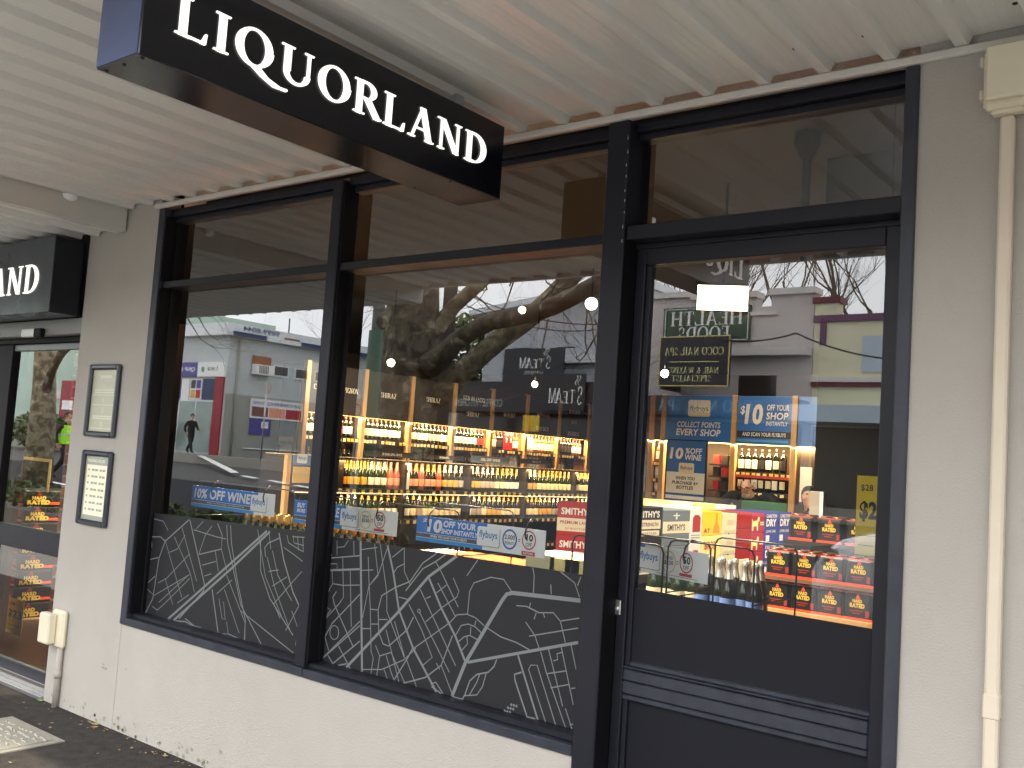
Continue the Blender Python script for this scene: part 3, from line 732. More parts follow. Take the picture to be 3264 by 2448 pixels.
# ------------------------------------------------------------------ framed notices on the pier
def notice(name, label, x0, x1, z0, z1, fill):
    t = thing(name, label, 'poster frame', ((x0+x1)/2, -.012, (z0+z1)/2), 'poster frames on the pier')
    w = .031; mb = MB()
    for a, b, c, d in ((x0, x0+w, z0, z1), (x1-w, x1, z0, z1), (x0+w, x1-w, z1-w, z1), (x0+w, x1-w, z0, z0+w)):
        # mitred snap rail: high at the outside, sloping to the paper
        mb.bbox(a, b, -.026, -.0005, c, d, .009)
    part('frame', mb, mat('frame_rail', (50, 54, 64), .3, var=.1, vs=10), t)
    mb = MB(); mb.box(x0+w-.003, x1-w+.003, -.006, -.0015, z0+w-.003, z1-w+.003)
    pp = part('paper', mb, m_paper3 if fill == 2 else m_paper, t)
    f = Face((x0+w, -.006, z0+w), (1, 0, 0)); W_, H_ = x1-x0-2*w, z1-z0-2*w
    return t, pp, f, W_, H_
t, pp, f, W_, H_ = notice('poster_frame', 'upper black snap frame on the pier holding a grey notice with round icons', -5.385, -5.057, 1.535, 1.950, 1)
tx = MB(); rc = MB()
f.rect(tx, W_*.26, H_*.865, W_*.76, H_*.915)
for q, (zc, rows) in enumerate(((.78, (.66, .62)), (.50, ()), (.34, (.235, .20)), (.11, ()))):
    f.ring(tx, W_*.5, H_*zc, H_*.045, .003, asp=.9)
    f.rect(tx, W_*.485, H_*(zc-.02), W_*.515, H_*(zc+.02), .001)
    for r in rows: f.rect(tx, W_*.12, H_*r, W_*.88, H_*(r+.022))
for zc in (.585, .425, .045): f.rect(rc, W_*.06, H_*zc, W_*.94, H_*(zc+.012), .0012)
part('lettering', tx, m_txtpale, pp, kind='stuff'); part('rules', rc, m_txtpale, pp, kind='stuff')
t, pp, f, W_, H_ = notice('poster_frame', 'lower black snap frame on the pier holding the pale trading hours sheet', -5.372, -5.053, 1.036, 1.457, 2)
mb = MB(); f.rect(mb, W_*.06, H_*.07, W_*.94, H_*.86, .001, .0006); part('sheet', mb, m_paper2, pp)
tx = MB(); f.text(tx, 'TRADING HOURS', W_*.06, H_*.90, H_*.05, W_*.74, bold=.02); part('lettering', tx, m_paper2, pp)
tx = MB()
for k in range(7):
    z = H_*(.765-.103*k)
    [f.rect(tx, W_*a, z, W_*b, z+H_*.032, .0016) for a, b in ((.13, .19), (.28, .40), (.42, .54), (.61, .70), (.72, .84))]
part('lettering', tx, m_txtgrey, pp, kind='stuff')

# ------------------------------------------------------------------ electrical boxes and conduits
t = thing('junction_box', 'cream plastic junction box low on the pier beside the entrance', 'junction box', (-5.44, -.04, .335), 'cream electrical boxes')
mb = MB(); mb.bbox(-5.50, -5.365, -.035, -.0005, .325, .535, .012); part('back_box', mb, m_cream, t)
mb = MB(); mb.bbox(-5.545, -5.43, -.085, -.0355, .345, .515, .008); part('cover', mb, m_cream, t)
mb = MB(); mb.tube([(-5.395, -.018, 0.0), (-5.395, -.018, .17), (-5.395, -.018, .325)], .0175, 10)
cd = single('conduit', mb, mat('painted_conduit', (170, 163, 155), .6, var=.12, vs=8), 'thin painted conduit dropping from the low junction box to the footpath', 'conduit', loc=(-5.395, -.018, 0))
mb = MB(); mb.tube([(-5.395, -.018, .16), (-5.395, -.018, .20)], .021, 10); part('coupling', mb, MATS['painted_conduit'], cd)
t = thing('junction_box', 'large cream junction box high on the right wall under the awning', 'junction box', (-.58, -.05, 2.62), 'cream electrical boxes')
x0 = -.622; x1 = -.515; z0, z1 = P(3150, 370, Y=-.03).z, P(3170, 165, Y=-.06).z
z0, z1 = 2.622, 2.80
mb = MB(); mb.bbox(-.633, -.505, -.06, -.0005, z0, z1, .012); part('back_box', mb, m_cream, t)
mb = MB(); mb.bbox(-.622, -.516, -.088, -.0605, z0+.02, z1-.004, .006); part('cover', mb, m_cream, t)
for z in (z0+.035, z0+.13):
    mb = MB(); mb.bbox(-.645, -.6335, -.05, -.02, z, z+.03, .004); part('hinge', mb, m_cream, t)
mb = MB(); mb.bbox(-.612, -.53, -.055, -.02, z0-.014, z0-.0005, .004); part('gland', mb, m_cream, t)
mb = MB(); mb.bbox(-.592, -.556, -.036, -.0005, 1.0, z0-.0145, .006); mb.bbox(-.592, -.556, -.036, -.0005, -.02, .9985, .006)
mb.bbox(-.5945, -.5535, -.0385, -.0002, .965, 1.03, .004)
single('conduit', mb, mat('cream_conduit', (218, 206, 186), .5, var=.04, vs=6), 'wide cream conduit running down the right wall from the high junction box', 'conduit', loc=(-.574, -.018, 0))

# ------------------------------------------------------------------ footpath details
pc = [P(203, 2365, Z=0), P(40, 2285, Z=0)]
PT = thing('pit_lid', 'rectangular cast concrete service pit lid set in the dark footpath', 'pit lid', (-5.1, -.42, 0))
# lid corners from the photo: near right corner and far edge
c0, c1 = P(200, 2364, Z=.006), P(45, 2287, Z=.006)
u = Vector((c1.x-c0.x, c1.y-c0.y, 0)); 
x1_, y1_ = -4.76, -.285
mb = MB(); mb.box(-5.33, x1_, y1_-.62, y1_, -.02, .006); mb.box(-5.30, x1_-.04, y1_-.58, y1_-.04, .0062, .009); part('lid', mb, m_conc, PT)
tr = MB(); r2 = random.Random(11)
for i in range(13):
    for j in range(12):
        x = -5.28+.038*i+r2.uniform(-.006, .006); y = y1_-.07-.042*j+r2.uniform(-.006, .006)
        if r2.random() < .8: tr.tube([(x-r2.uniform(.008, .022), y+r2.uniform(-.008, .008), .0095), (x, y, .0125), (x+r2.uniform(.008, .022), y+r2.uniform(-.008, .008), .0095)], .0035, 5)
part('tread', tr, mat('pale_tread', (186, 182, 168), .8), PT, kind='stuff')
mb = MB(); r2 = random.Random(5)
def leafat(mb, x, y, s, a, z=.004):
    pts = [(-1, 0, .1), (-.5, .35, 0), (.2, .42, .15), (1, 0, .3), (.3, -.36, .1), (-.5, -.3, .25)]
    mb.add([(x+s*(p[0]*math.cos(a)-p[1]*math.sin(a)), y+s*(p[0]*math.sin(a)+p[1]*math.cos(a)), z+s*p[2]*.8) for p in pts], [(0,1,2,3,4,5)])
for px, py, s in ((345, 2300, .028), (300, 2318, .022), (290, 2300, .014), (160, 2320, .02), (165, 2305, .012), (420, 2385, .02), (525, 2410, .024), (548, 2400, .014), (405, 2355, .012), (125, 2308, .01), (75, 2240, .014), (260, 2299, .012), (465, 2400, .01), (310, 2402, .01), (380, 2390, .009), (32, 2430, .01), (700, 2440, .015), (255, 2310, .016), (330, 2330, .01)):
    p = P(px, py, Z=.004); leafat(mb, p.x, min(p.y, -.03), s, r2.uniform(0, 6))
for k in range(80):
    x = r2.uniform(-5.5, -1.5); y = -abs(r2.gauss(0, .06))-.015; leafat(mb, x, y, r2.uniform(.003, .011), r2.uniform(0, 6))
for k in range(18):
    leafat(mb, r2.uniform(-6, -1), r2.uniform(-1.6, -.05), r2.uniform(.003, .01), r2.uniform(0, 6))
tag(part('leaf_litter', mb, m_leaf), 'dry leaves and crumbs scattered along the foot of the wall', 'leaves', kind='stuff')
p = P(127, 2238, Z=0)
mb = MB()
for a in (0.3, 1.4, 2.6, 4.0): leafat(mb, p.x+.006*math.cos(a), -.03+.006*math.sin(a), .016, a, .008)
single('weed', mb, m_leaf2, 'tiny bright green weed at the corner of the pier and threshold', 'weed', loc=(p.x, -.03, 0))
# ================================================================== shop interior
m_floor = mat('timber_floor', (64, 44, 30), 0.4, var=0.2, vs=3, stretch=(1, 9, 1))
m_ceil = mat('dark_ceiling', (44, 40, 36), 0.8)
m_iwall = mat('brown_wall', (104, 80, 58), 0.8, var=0.08, vs=2)
m_pine = mat('pine_post', (206, 160, 100), 0.5, var=0.12, vs=5, stretch=(6, 6, .6))
m_header = mat('header_board', (44, 38, 34), 0.6, var=0.08, vs=3)
m_htext = mat('header_text', (250, 242, 220), 0.6)
m_shelf = mat('black_shelf', (34, 31, 29), 0.5)
m_back = mat('shelf_back', (56, 45, 34), 0.7, var=.1, vs=4)
m_backlight = mat('pine_back', (190, 150, 92), 0.6, var=.1, vs=4, stretch=(6, 6, .6))
m_tick = mat('price_ticket', (246, 232, 180), 0.6)
m_ticky = mat('yellow_ticket', (250, 206, 60), 0.6)
m_led = mat('led_strip', (255, 206, 120), 0.5, emit=0.5, emit_rgb=(255, 212, 140))
m_bulb = mat('lamp_face', (255, 240, 205), 0.5, emit=9.0, emit_rgb=(255, 226, 172))
m_panel = mat('black_partition', (20, 21, 22), 0.6, var=.08, vs=2, spec=.2)
WARM = (1.0, 0.64, 0.29)
FX = -9.7           # front of the wall shelving
SHELL = thing('shop_room', 'dark ceilinged shop interior with brown walls behind the windows', 'shop interior', (-5, 6, 0))
mb = MB(); mb.box(-15.5, 1.5, .3, 15.5, -.1, .001); tag(part('shop_floor', mb, m_floor), kind='structure')
mb = MB(); mb.box(-15.5, 1.5, .3, 15.5, 3.6, 3.7); part('ceiling', mb, m_ceil, SHELL)
mb = MB(); mb.box(-15.5, 1.5, 15.5, 15.6, 0, 3.6); mb.box(1.4, 1.5, .3, 15.5, 0, 3.6); mb.box(-15.6, -15.5, .3, 15.5, 0, 3.6); part('inner_wall', mb, m_iwall, SHELL)
mb = MB(); mb.box(-8.7, -5.3, .34, .40, 2.30, 3.6); mb.box(-4.8, -.84, .262, .30, 2.9, 3.6); part('bulkhead', mb, m_ceil, SHELL)
mb = MB(); mb.box(-5.5, -4.83, .121, .14, 0, 3.6); part('lining', mb, m_frame2, SHELL)
# brick pillar just inside the entrance
xb0 = P(205, 1440, Y=.9).x
BP = thing('brick_pillar', 'narrow red brick pillar with pale mortar just inside the entrance', 'pillar', (xb0+.25, .98, 0))
mb = MB(); mb.box(xb0+.004, xb0+.5, .904, 1.2, 0, 2.9); part('mortar', mb, mat('pale_mortar', (222, 206, 188), .9, bump=.3), BP)
m_br = [mat('red_brick', (196, 112, 84), .85, var=.2, vs=30, bump=.4), mat('pink_brick', (214, 146, 114), .85, var=.2, vs=30, bump=.4), mat('brown_brick', (160, 88, 68), .85, var=.2, vs=30, bump=.4)]
bms = []
for mm in m_br:
    for L_ in (.23, .11):
        g = MB(); g.bbox(0, L_, 0, .1, 0, .072, .004); bms.append(g.mesh('brick', mm))
r3 = random.Random(2)
for c in range(33):
    x = 0; z = .01+c*.086; half = c % 2
    seq = [1, 0, 1] if half else [0, 0]
    for s_ in seq:
        o = link(bpy.data.objects.new('brick', bms[r3.choice((0, 2, 4))+s_])); o.parent = BP
        o.location = Vector((xb0+x, .9+r3.uniform(-.002, .002), z)) - BP.location
        x += (.11 if s_ else .23)+.012

# ------------------------------------------------------------------ bottles
def bprof(kind):
    if kind == 'wine': return [(0, 0), (.036, .001), (.0375, .006), (.0375, .19), (.033, .213), (.018, .235), (.0145, .25), (.0145, .298)], (.05, .145), (.0155, .245, .302), .0375
    if kind == 'champagne': return [(0, 0), (.042, .001), (.0445, .008), (.0445, .15), (.040, .18), (.0252, .225), (.018, .255), (.0155, .30)], (.045, .13), (.0, .0, .0), .0445
    if kind == 'spirit': return [(0, 0), (.040, .001), (.0425, .006), (.0425, .18), (.036, .205), (.016, .222), (.0145, .255)], (.04, .15), (.0165, .24, .285), .0425
    if kind == 'beer': return [(0, 0), (.029, .001), (.0305, .006), (.0305, .12), (.026, .145), (.014, .175), (.013, .205)], (.03, .10), (.0145, .17, .225), .0305
PROT = {}
m_bott = {'dark': mat('dark_bottle_glass', (18, 20, 14), .08, coat=.3), 'green': mat('green_bottle_glass', (24, 40, 22), .08, coat=.3), 'rose': mat('rose_glass', (170, 74, 66), .1, coat=.3),
          'amber': mat('amber_glass', (150, 74, 22), .1, coat=.3), 'clear': mat('clear_spirit', (206, 196, 176), .08, coat=.3), 'orange': mat('orange_spirit', (214, 96, 24), .12), 'red': mat('red_box', (190, 24, 24), .45)}
m_lab = {'cream': mat('cream_label', (240, 226, 186), .6, var=.06, vs=40), 'white': mat('white_label', (244, 240, 226), .6), 'orange': mat('orange_label', (240, 150, 40), .55), 'grey': mat('grey_label', (170, 160, 146), .6), 'red': mat('red_label', (176, 40, 32), .55), 'black': mat('black_label', (30, 27, 26), .5), 'pink': mat('pink_label', (236, 160, 130), .6), 'blue': mat('blue_label', (110, 140, 206), .5), 'gold': mat('gold_label', (214, 170, 70), .4)}
m_cap = {'black': mat('black_capsule', (24, 22, 24), .35), 'red': mat('red_capsule', (170, 30, 40), .35), 'gold': mat('gold_foil', (190, 150, 74), .28, metal=.85), 'cream': mat('cream_capsule', (226, 206, 160), .4), 'silver': mat('silver_foil', (206, 204, 198), .25, metal=.75), 'rose': mat('rose_foil', (226, 140, 110), .3, metal=.6), 'blue': mat('blue_capsule', (40, 60, 150), .4)}
NAMEC = {'dark': 'dark', 'green': 'green', 'rose': 'rose', 'amber': 'amber', 'clear': 'clear', 'orange': 'orange', 'red': 'red'}
def bottle(kind, body, lab, cap):
    k = (kind, body, lab, cap)
    if k in PROT: return PROT[k]
    prof, (l0, l1), (cr, c0, c1), r = bprof(kind)
    bm_ = MB().lathe(prof, seg=12).mesh(kind+'_bottle', m_bott[body])
    lm = MB().lathe([(r+.0006, l0), (r+.0009, (l0+l1)/2), (r+.0006, l1)], seg=8, a0=-1.15, a1=1.15).mesh('label', m_lab[lab])
    if kind == 'champagne': cp = MB().lathe([(.0262, .226), (.0195, .256), (.017, .285), (.0185, .30), (.017, .316), (.008, .322), (0, .322)], seg=12)
    else: cp = MB().lathe([(cr, c0), (cr+.0008, c0+.004), (cr+.0008, c1-.004), (cr*.9, c1), (0, c1)], seg=10)
    cm = cp.mesh('capsule', m_cap[cap])
    PROT[k] = (kind, bm_, lm, cm)
    return PROT[k]
def put_bottle(k, loc, label, group, rz=0.0, s=1.0):
    kind, bm_, lm, cm = bottle(*k)
    o = link(bpy.data.objects.new({'wine': 'wine_bottle', 'champagne': 'sparkling_bottle', 'spirit': 'spirit_bottle', 'beer': 'beer_bottle'}[kind], bm_))
    o.location = loc; o.rotation_euler = (0, 0, rz); o.scale = (s, s, s)
    tag(o, label, 'bottle', group)
    for nm, me in (('label', lm), ('capsule', cm)):
        c = link(bpy.data.objects.new(nm, me)); c.parent = o
    return o

# ------------------------------------------------------------------ wall shelving
YS = [5.19, 6.2, 7.12, 8.05, 8.96, 9.88, 10.82, 11.75]
HEADS = [(('CABERNET SAUVIGNON', 2.30),), (('SHIRAZ', 2.30),), (('SHIRAZ', 2.32),), (('RED BLENDS', 2.42), ('SHIRAZ', 2.18)), (('WHISKY', 2.24),), (('BOURBON', 2.30), ('WHISKEY', 2.08)), (('WHISKEY', 2.44), ('RUM', 2.26), ('BOURBON', 2.05))]
BAYN = ['cabernet bay', 'first shiraz bay', 'second shiraz bay', 'red blends bay', 'whisky bay', 'bourbon bay', 'rum bay']
tick_m = [MB().bbox(-.0012, .0012, -.026, .026, -.02, .02, .0008).mesh('price_ticket', m_tick), MB().bbox(-.0012, .0012, -.026, .026, -.02, .02, .0008).mesh('price_ticket', m_ticky)]
def tickets(parent, x, y0, y1, z, rnd_, dens=.85, step=.064, yel=.2, rz=0.0, axis='y'):
    y = y0
    while y < y1:
        if rnd_.random() < dens:
            o = link(bpy.data.objects.new('price_ticket', tick_m[1 if rnd_.random() < yel else 0])); o.parent = parent
            v = Vector((x, y, z+rnd_.uniform(-.003, .005))) if axis == 'y' else Vector((y, x, z+rnd_.uniform(-.003, .005)))
            o.location = v - woff(parent); o.rotation_euler = (0, 0, rz)
        y += step*rnd_.uniform(.92, 1.35)
r4 = random.Random(21)
def wine_kind(r):
    return r.choice([('wine', 'dark', 'cream', 'red'), ('wine', 'dark', 'white', 'black'), ('wine', 'dark', 'cream', 'black'), ('wine', 'green', 'white', 'cream'), ('wine', 'dark', 'grey', 'black'), ('wine', 'dark', 'white', 'red'), ('wine', 'green', 'cream', 'gold'), ('wine', 'dark', 'red', 'black')])
def spirit_kind(r):
    return r.choice([('spirit', 'amber', 'white', 'red'), ('spirit', 'amber', 'cream', 'black'), ('spirit', 'orange', 'gold', 'red'), ('spirit', 'clear', 'white', 'silver'), ('spirit', 'dark', 'black', 'black'), ('spirit', 'amber', 'orange', 'gold')])
def kdesc(k):
    n = {'wine': 'wine bottle', 'champagne': 'sparkling bottle', 'spirit': 'spirit bottle', 'beer': 'small bottle'}[k[0]]
    return f"{NAMEC[k[1]]} {n}, {k[2]} label, {k[3]} top"
for b in range(7):
    ya, yb = YS[b], YS[b+1]
    wine = b < 4
    T = thing('wall_shelf', f"timber and black wall shelving, {BAYN[b]}", 'shelving', (FX-.2, (ya+yb)/2, 0), 'wall shelving bays')
    mb = MB(); mb.bbox(FX-.05, FX+.03, ya-.035, ya+.035, 0, 2.655, .004); part('post', mb, m_pine, T)
    if b == 6:
        mb = MB(); mb.bbox(FX-.05, FX+.03, yb-.035, yb+.035, 0, 2.655, .004); part('post', mb, m_pine, T)
    mb = MB(); mb.box(FX-.02, FX, ya+.036, yb-.036, 2.0, 2.64); hd = part('header', mb, m_header, T)
    f = Face((FX+.0, ya, 0), (0, 1, 0)); tx = MB()
    for s_, z in HEADS[b]:
        L_ = len(s_); w = min(.78, .052*L_)
        f.text(tx, s_, (yb-ya)/2, z, .068, w, serif=True, align='c')
    part('lettering', tx, m_htext, hd)
    mb = MB(); mb.box(FX-.42, FX-.40, ya-.02, yb+.02, 0, 2.64); part('back_panel', mb, m_back if wine else m_backlight, T)
    mb = MB(); mb.box(FX-.02, FX-.003, ya+.036, yb-.036, 1.993, 1.9995); part('light_strip', mb, m_led, T)
    for z in ((1.71, 1.25, .8) if wine else (1.71, 1.38, 1.04, .7)):
        mb = MB(); mb.box(FX-.40, FX-.012, ya+.036, yb-.036, z-.025, z); mb.box(FX-.0115, FX-.006, ya+.036, yb-.036, z-.075, z-.002)
        sh = part('shelf', mb, m_shelf, T)
        tickets(sh, FX-.004, ya+.07, yb-.06, z-.038, r4, yel=.25 if b != 3 else .5)
        if z < 1.2 and wine: continue
        if z < 1.0: continue
        y = ya+.085; k = None; run = 0
        rows = 1
        while y < yb-.07:
            if run <= 0: k = wine_kind(r4) if wine else spirit_kind(r4); run = r4.randint(2, 3)
            run -= 1
            lv = 'top shelf' if z > 1.6 else ('second shelf' if z > 1.22 else 'lower shelf')
            if not (b == 4 and z > 1.6 and ya+.38 < y < ya+.62):
                put_bottle(k, (FX-.075, y, z), f"{kdesc(k)}, {lv} of {BAYN[b]}", 'bottles on the wall shelves', rz=r4.uniform(-.2, .2)-.25)
            y += {'wine': .084, 'spirit': .094}[k[0]]*r4.uniform(.98, 1.08)
    if b == 4:
        for j in range(2):
            mb = MB(); mb.bbox(FX-.13, FX-.02, ya+.40+j*.115, ya+.505+j*.115, 1.71, 1.99, .003)
            o = single('gift_box', mb, m_bott['red'], f"tall red gift box, {'nearer' if j == 0 else 'further'} of the pair in the whisky bay", 'gift box', 'red gift boxes', loc=(FX-.075, ya+.45+j*.115, 1.71))
            mb = MB(); f = Face((FX-.0195, ya+.40+j*.115, 1.71), (0, 1, 0)); f.poly(mb, [(.035, .12), (.07, .12), (.06, .15), (.065, .18), (.05, .2), (.04, .17), (.045, .15)]); part('emblem', mb, m_white, o)
# poster on the end of the wall shelving, facing the window
t = thing('end_poster', 'blue poster on the pine end panel of the wall shelving nearest the window', 'poster', (FX-.22, 5.12, 1.6))
mb = MB(); mb.box(FX-.42, FX-.055, 5.13, 5.153, .0, 2.62); part('end_panel', mb, m_back, t)
m_blue = mat('poster_blue', (20, 108, 196), .45)
m_lblue = mat('strip_blue', (60, 160, 232), .45)
mb = MB(); f = Face((FX-.39, 5.129, 1.3), (1, 0, 0)); f.rect(mb, 0, 0, .3, .70, .001, .001); part('sheet', mb, m_blue, t)
mb = MB(); f.rect(mb, .03, .1, .27, .26, .0018); f.rect(mb, .0, .3, .3, .36, .0018); part('print', mb, m_white, t)

# ------------------------------------------------------------------ gondola of sparkling wine
GX = -8.2
GO = thing('gondola', 'long low black gondola of sparkling wine running into the shop', 'gondola', (GX-.2, 7.2, 0))
Y0, Y1 = 3.80, 10.9
mb = MB(); mb.box(GX-.46, GX-.44, Y0, Y1, 0, 1.44); part('back_panel', mb, m_back, GO)
mb = MB(); mb.box(GX-.44, GX-.02, Y0, Y1, 0, .12); part('base', mb, m_shelf, GO)
mb = MB(); mb.bbox(GX-.03, GX+.025, Y0-.06, Y0-.0, 0, 1.455, .004); part('post', mb, m_pine, GO)
mb = MB(); mb.box(GX-.46, GX-.031, Y0-.03, Y0-.001, 0, 1.40); part('end_panel', mb, m_shelf, GO)
y = Y0+.55
while y < Y1:
    mb = MB(); mb.box(GX-.435, GX+.004, y-.02, y+.02, .12, 1.45); part('upright', mb, m_shelf, GO); y += 1.22
mb = MB(); mb.box(GX-.43, GX-.415, Y0, Y1, 1.452, 1.462); mb.box(GX-.02, GX-.01, Y0, Y1, 1.456, 1.462); part('top_rail', mb, mat('clear_rail', (216, 200, 170), .25), GO)
ups = [Y0+.55+1.22*k for k in range(6)]
for z, nm in ((1.115, 'top shelf'), (.755, 'middle shelf'), (.40, 'bottom shelf')):
    mb = MB(); mb.box(GX-.43, GX-.012, Y0, Y1, z-.022, z); mb.box(GX-.0115, GX-.005, Y0, Y1, z-.062, z-.001); sh = part('shelf', mb, m_shelf, GO)
    tickets(sh, GX-.003, Y0+.4, 9.9, z-.032, r4, dens=.9, step=.105, yel=.3)
    mb = MB(); mb.box(GX-.03, GX-.018, Y0, Y1, z-.034, z-.024); part('light_strip', mb, m_led if z > .5 else m_shelf, GO)
    if z < .5: yend = 5.2
    else: yend = 9.9
    for row in ((0, 1) if z > 1 else (0,)):
        y = Y0+.62 + row*.05; k = None; run = 0
        while y < yend:
            if run <= 0:
                if z > 1 and 5.35 < y < 6.35: k = r4.choice([('champagne', 'rose', 'pink', 'rose'), ('champagne', 'rose', 'orange', 'rose'), ('champagne', 'dark', 'pink', 'gold'), ('champagne', 'rose', 'cream', 'gold')])
                elif y < 5.9: k = r4.choice([('champagne', 'dark', 'orange', 'gold'), ('champagne', 'dark', 'cream', 'gold'), ('champagne', 'dark', 'black', 'gold'), ('champagne', 'dark', 'cream', 'gold'), ('champagne', 'dark', 'white', 'gold'), ('champagne', 'green', 'gold', 'gold'), ('champagne', 'green', 'white', 'silver')])
                else: k = r4.choice([('champagne', 'dark', 'cream', 'gold'), ('champagne', 'dark', 'white', 'gold'), ('champagne', 'green', 'cream', 'gold'), ('champagne', 'dark', 'gold', 'cream'), ('champagne', 'dark', 'grey', 'silver')])
                run = r4.randint(1, 3)
            run -= 1
            if min(abs(y-u) for u in ups) > .07 and not (z > 1 and row == 0 and (abs(y-5.62) < .08 or abs(y-4.55) < .07)):
                zone = ['first bay', 'second bay', 'third bay', 'fourth bay', 'fifth bay', 'last bay'][min(5, sum(y > u for u in ups))]
                put_bottle(k, (GX-.085-row*.12, y, z), f"{kdesc(k)}, {zone} of gondola {nm}, {'front' if row == 0 else 'back'} row", 'sparkling wine on the gondola', rz=r4.uniform(-.15, .15)-.3)
            y += .101*r4.uniform(1, 1.12)
for y, mm, lb in ((5.62, m_lab['white'], 'tall white gift box standing among the rose sparkling bottles'), (4.55, m_lab['black'], 'tall black gift box at the window end of the gondola')):
    mb = MB(); mb.bbox(GX-.12, GX-.025, y-.05, y+.05, 1.115, 1.43, .003)
    o = single('gift_box', mb, mm, lb, 'gift box', loc=(GX-.07, y, 1.115))
    mb = MB(); f = Face((GX-.0245, y, 1.115), (0, 1, 0)); f.disc(mb, 0, .22, .02); part('emblem', mb, m_cap['gold'], o)
# header boards standing on the gondola
def board(px0, py0, px1, py1, txt, label, mm, serif=True, tm=None):
    a = P(px0, py0, X=GX-.2); b = P(px1, py1, X=GX-.2)
    t = thing('shelf_sign', label, 'shelf sign', (GX-.2, (a.y+b.y)/2, b.z), 'header boards on the gondola')
    mb = MB(); mb.bbox(GX-.215, GX-.2, a.y, b.y, b.z, a.z, .002); bd = part('board', mb, mm, t)
    tx = MB(); f = Face((GX-.2, a.y, b.z), (0, 1, 0)); W_, H_ = b.y-a.y, a.z-b.z
    if txt: f.text(tx, txt, W_*.5, H_*.3, H_*.4, min(W_*.86, H_*.36*len(txt)), serif=serif, align='c', bold=0 if serif else .02)
    if txt: part('lettering', tx, tm or m_htext, bd)
    mb = MB()
    for q in (.2, .8): mb.box(GX-.21, GX-.205, a.y+W_*q-.01, a.y+W_*q+.01, 1.45, b.z+.0)
    part('bracket', mb, m_shelf, t)
    return t
board(1165, 1434, 1330, 1463, 'SPARKLING ROSE', 'dark header board lettered for sparkling rose, nearest on the gondola', m_header)
board(1352, 1447, 1478, 1470, 'SPARKLING', 'dark header board lettered for sparkling wine, second on the gondola', m_header)
board(1503, 1451, 1622, 1481, '10% OFF WINE', 'blue grey board offering ten percent off wine on the gondola', mat('bluegrey_board', (84, 96, 104), .5), serif=False)
board(1662, 1461, 1757, 1483, 'PROSECCO', 'framed dark header board lettered for prosecco, far end of gondola', m_header)
# cards hung on the pine end of the gondola
t = thing('hanging_card', 'blue card over a yellow card hung on the gondola end', 'card', (GX+.1, Y0+.1, 1.2))
a = P(936, 1451, X=GX+.06); b = P(993, 1478, X=GX+.06)
mb = MB(); mb.box(GX+.055, GX+.06, a.y, b.y, b.z-.02, a.z); part('blue_card', mb, mat('card_blue', (96, 128, 190), .5), t)
a2 = P(936, 1487, X=GX+.06); b2 = P(990, 1540, X=GX+.06)
mb = MB(); mb.box(GX+.055, GX+.06, a2.y, b2.y, b2.z, a2.z); yc = part('yellow_card', mb, mat('card_yellow', (226, 186, 110), .5), t)
mb = MB(); f = Face((GX+.06, a.y, b.z), (0, 1, 0)); f.rrect(mb, .05, 0, .19, .10, .015, .001); part('logo_card', mb, m_white, t)
tx = MB(); f.text(tx, 'flybuys', .065, .03, .045, .11, bold=.02, d=.0022); part('lettering', tx, mat('flybuys_blue', (70, 130, 205), .5), t)

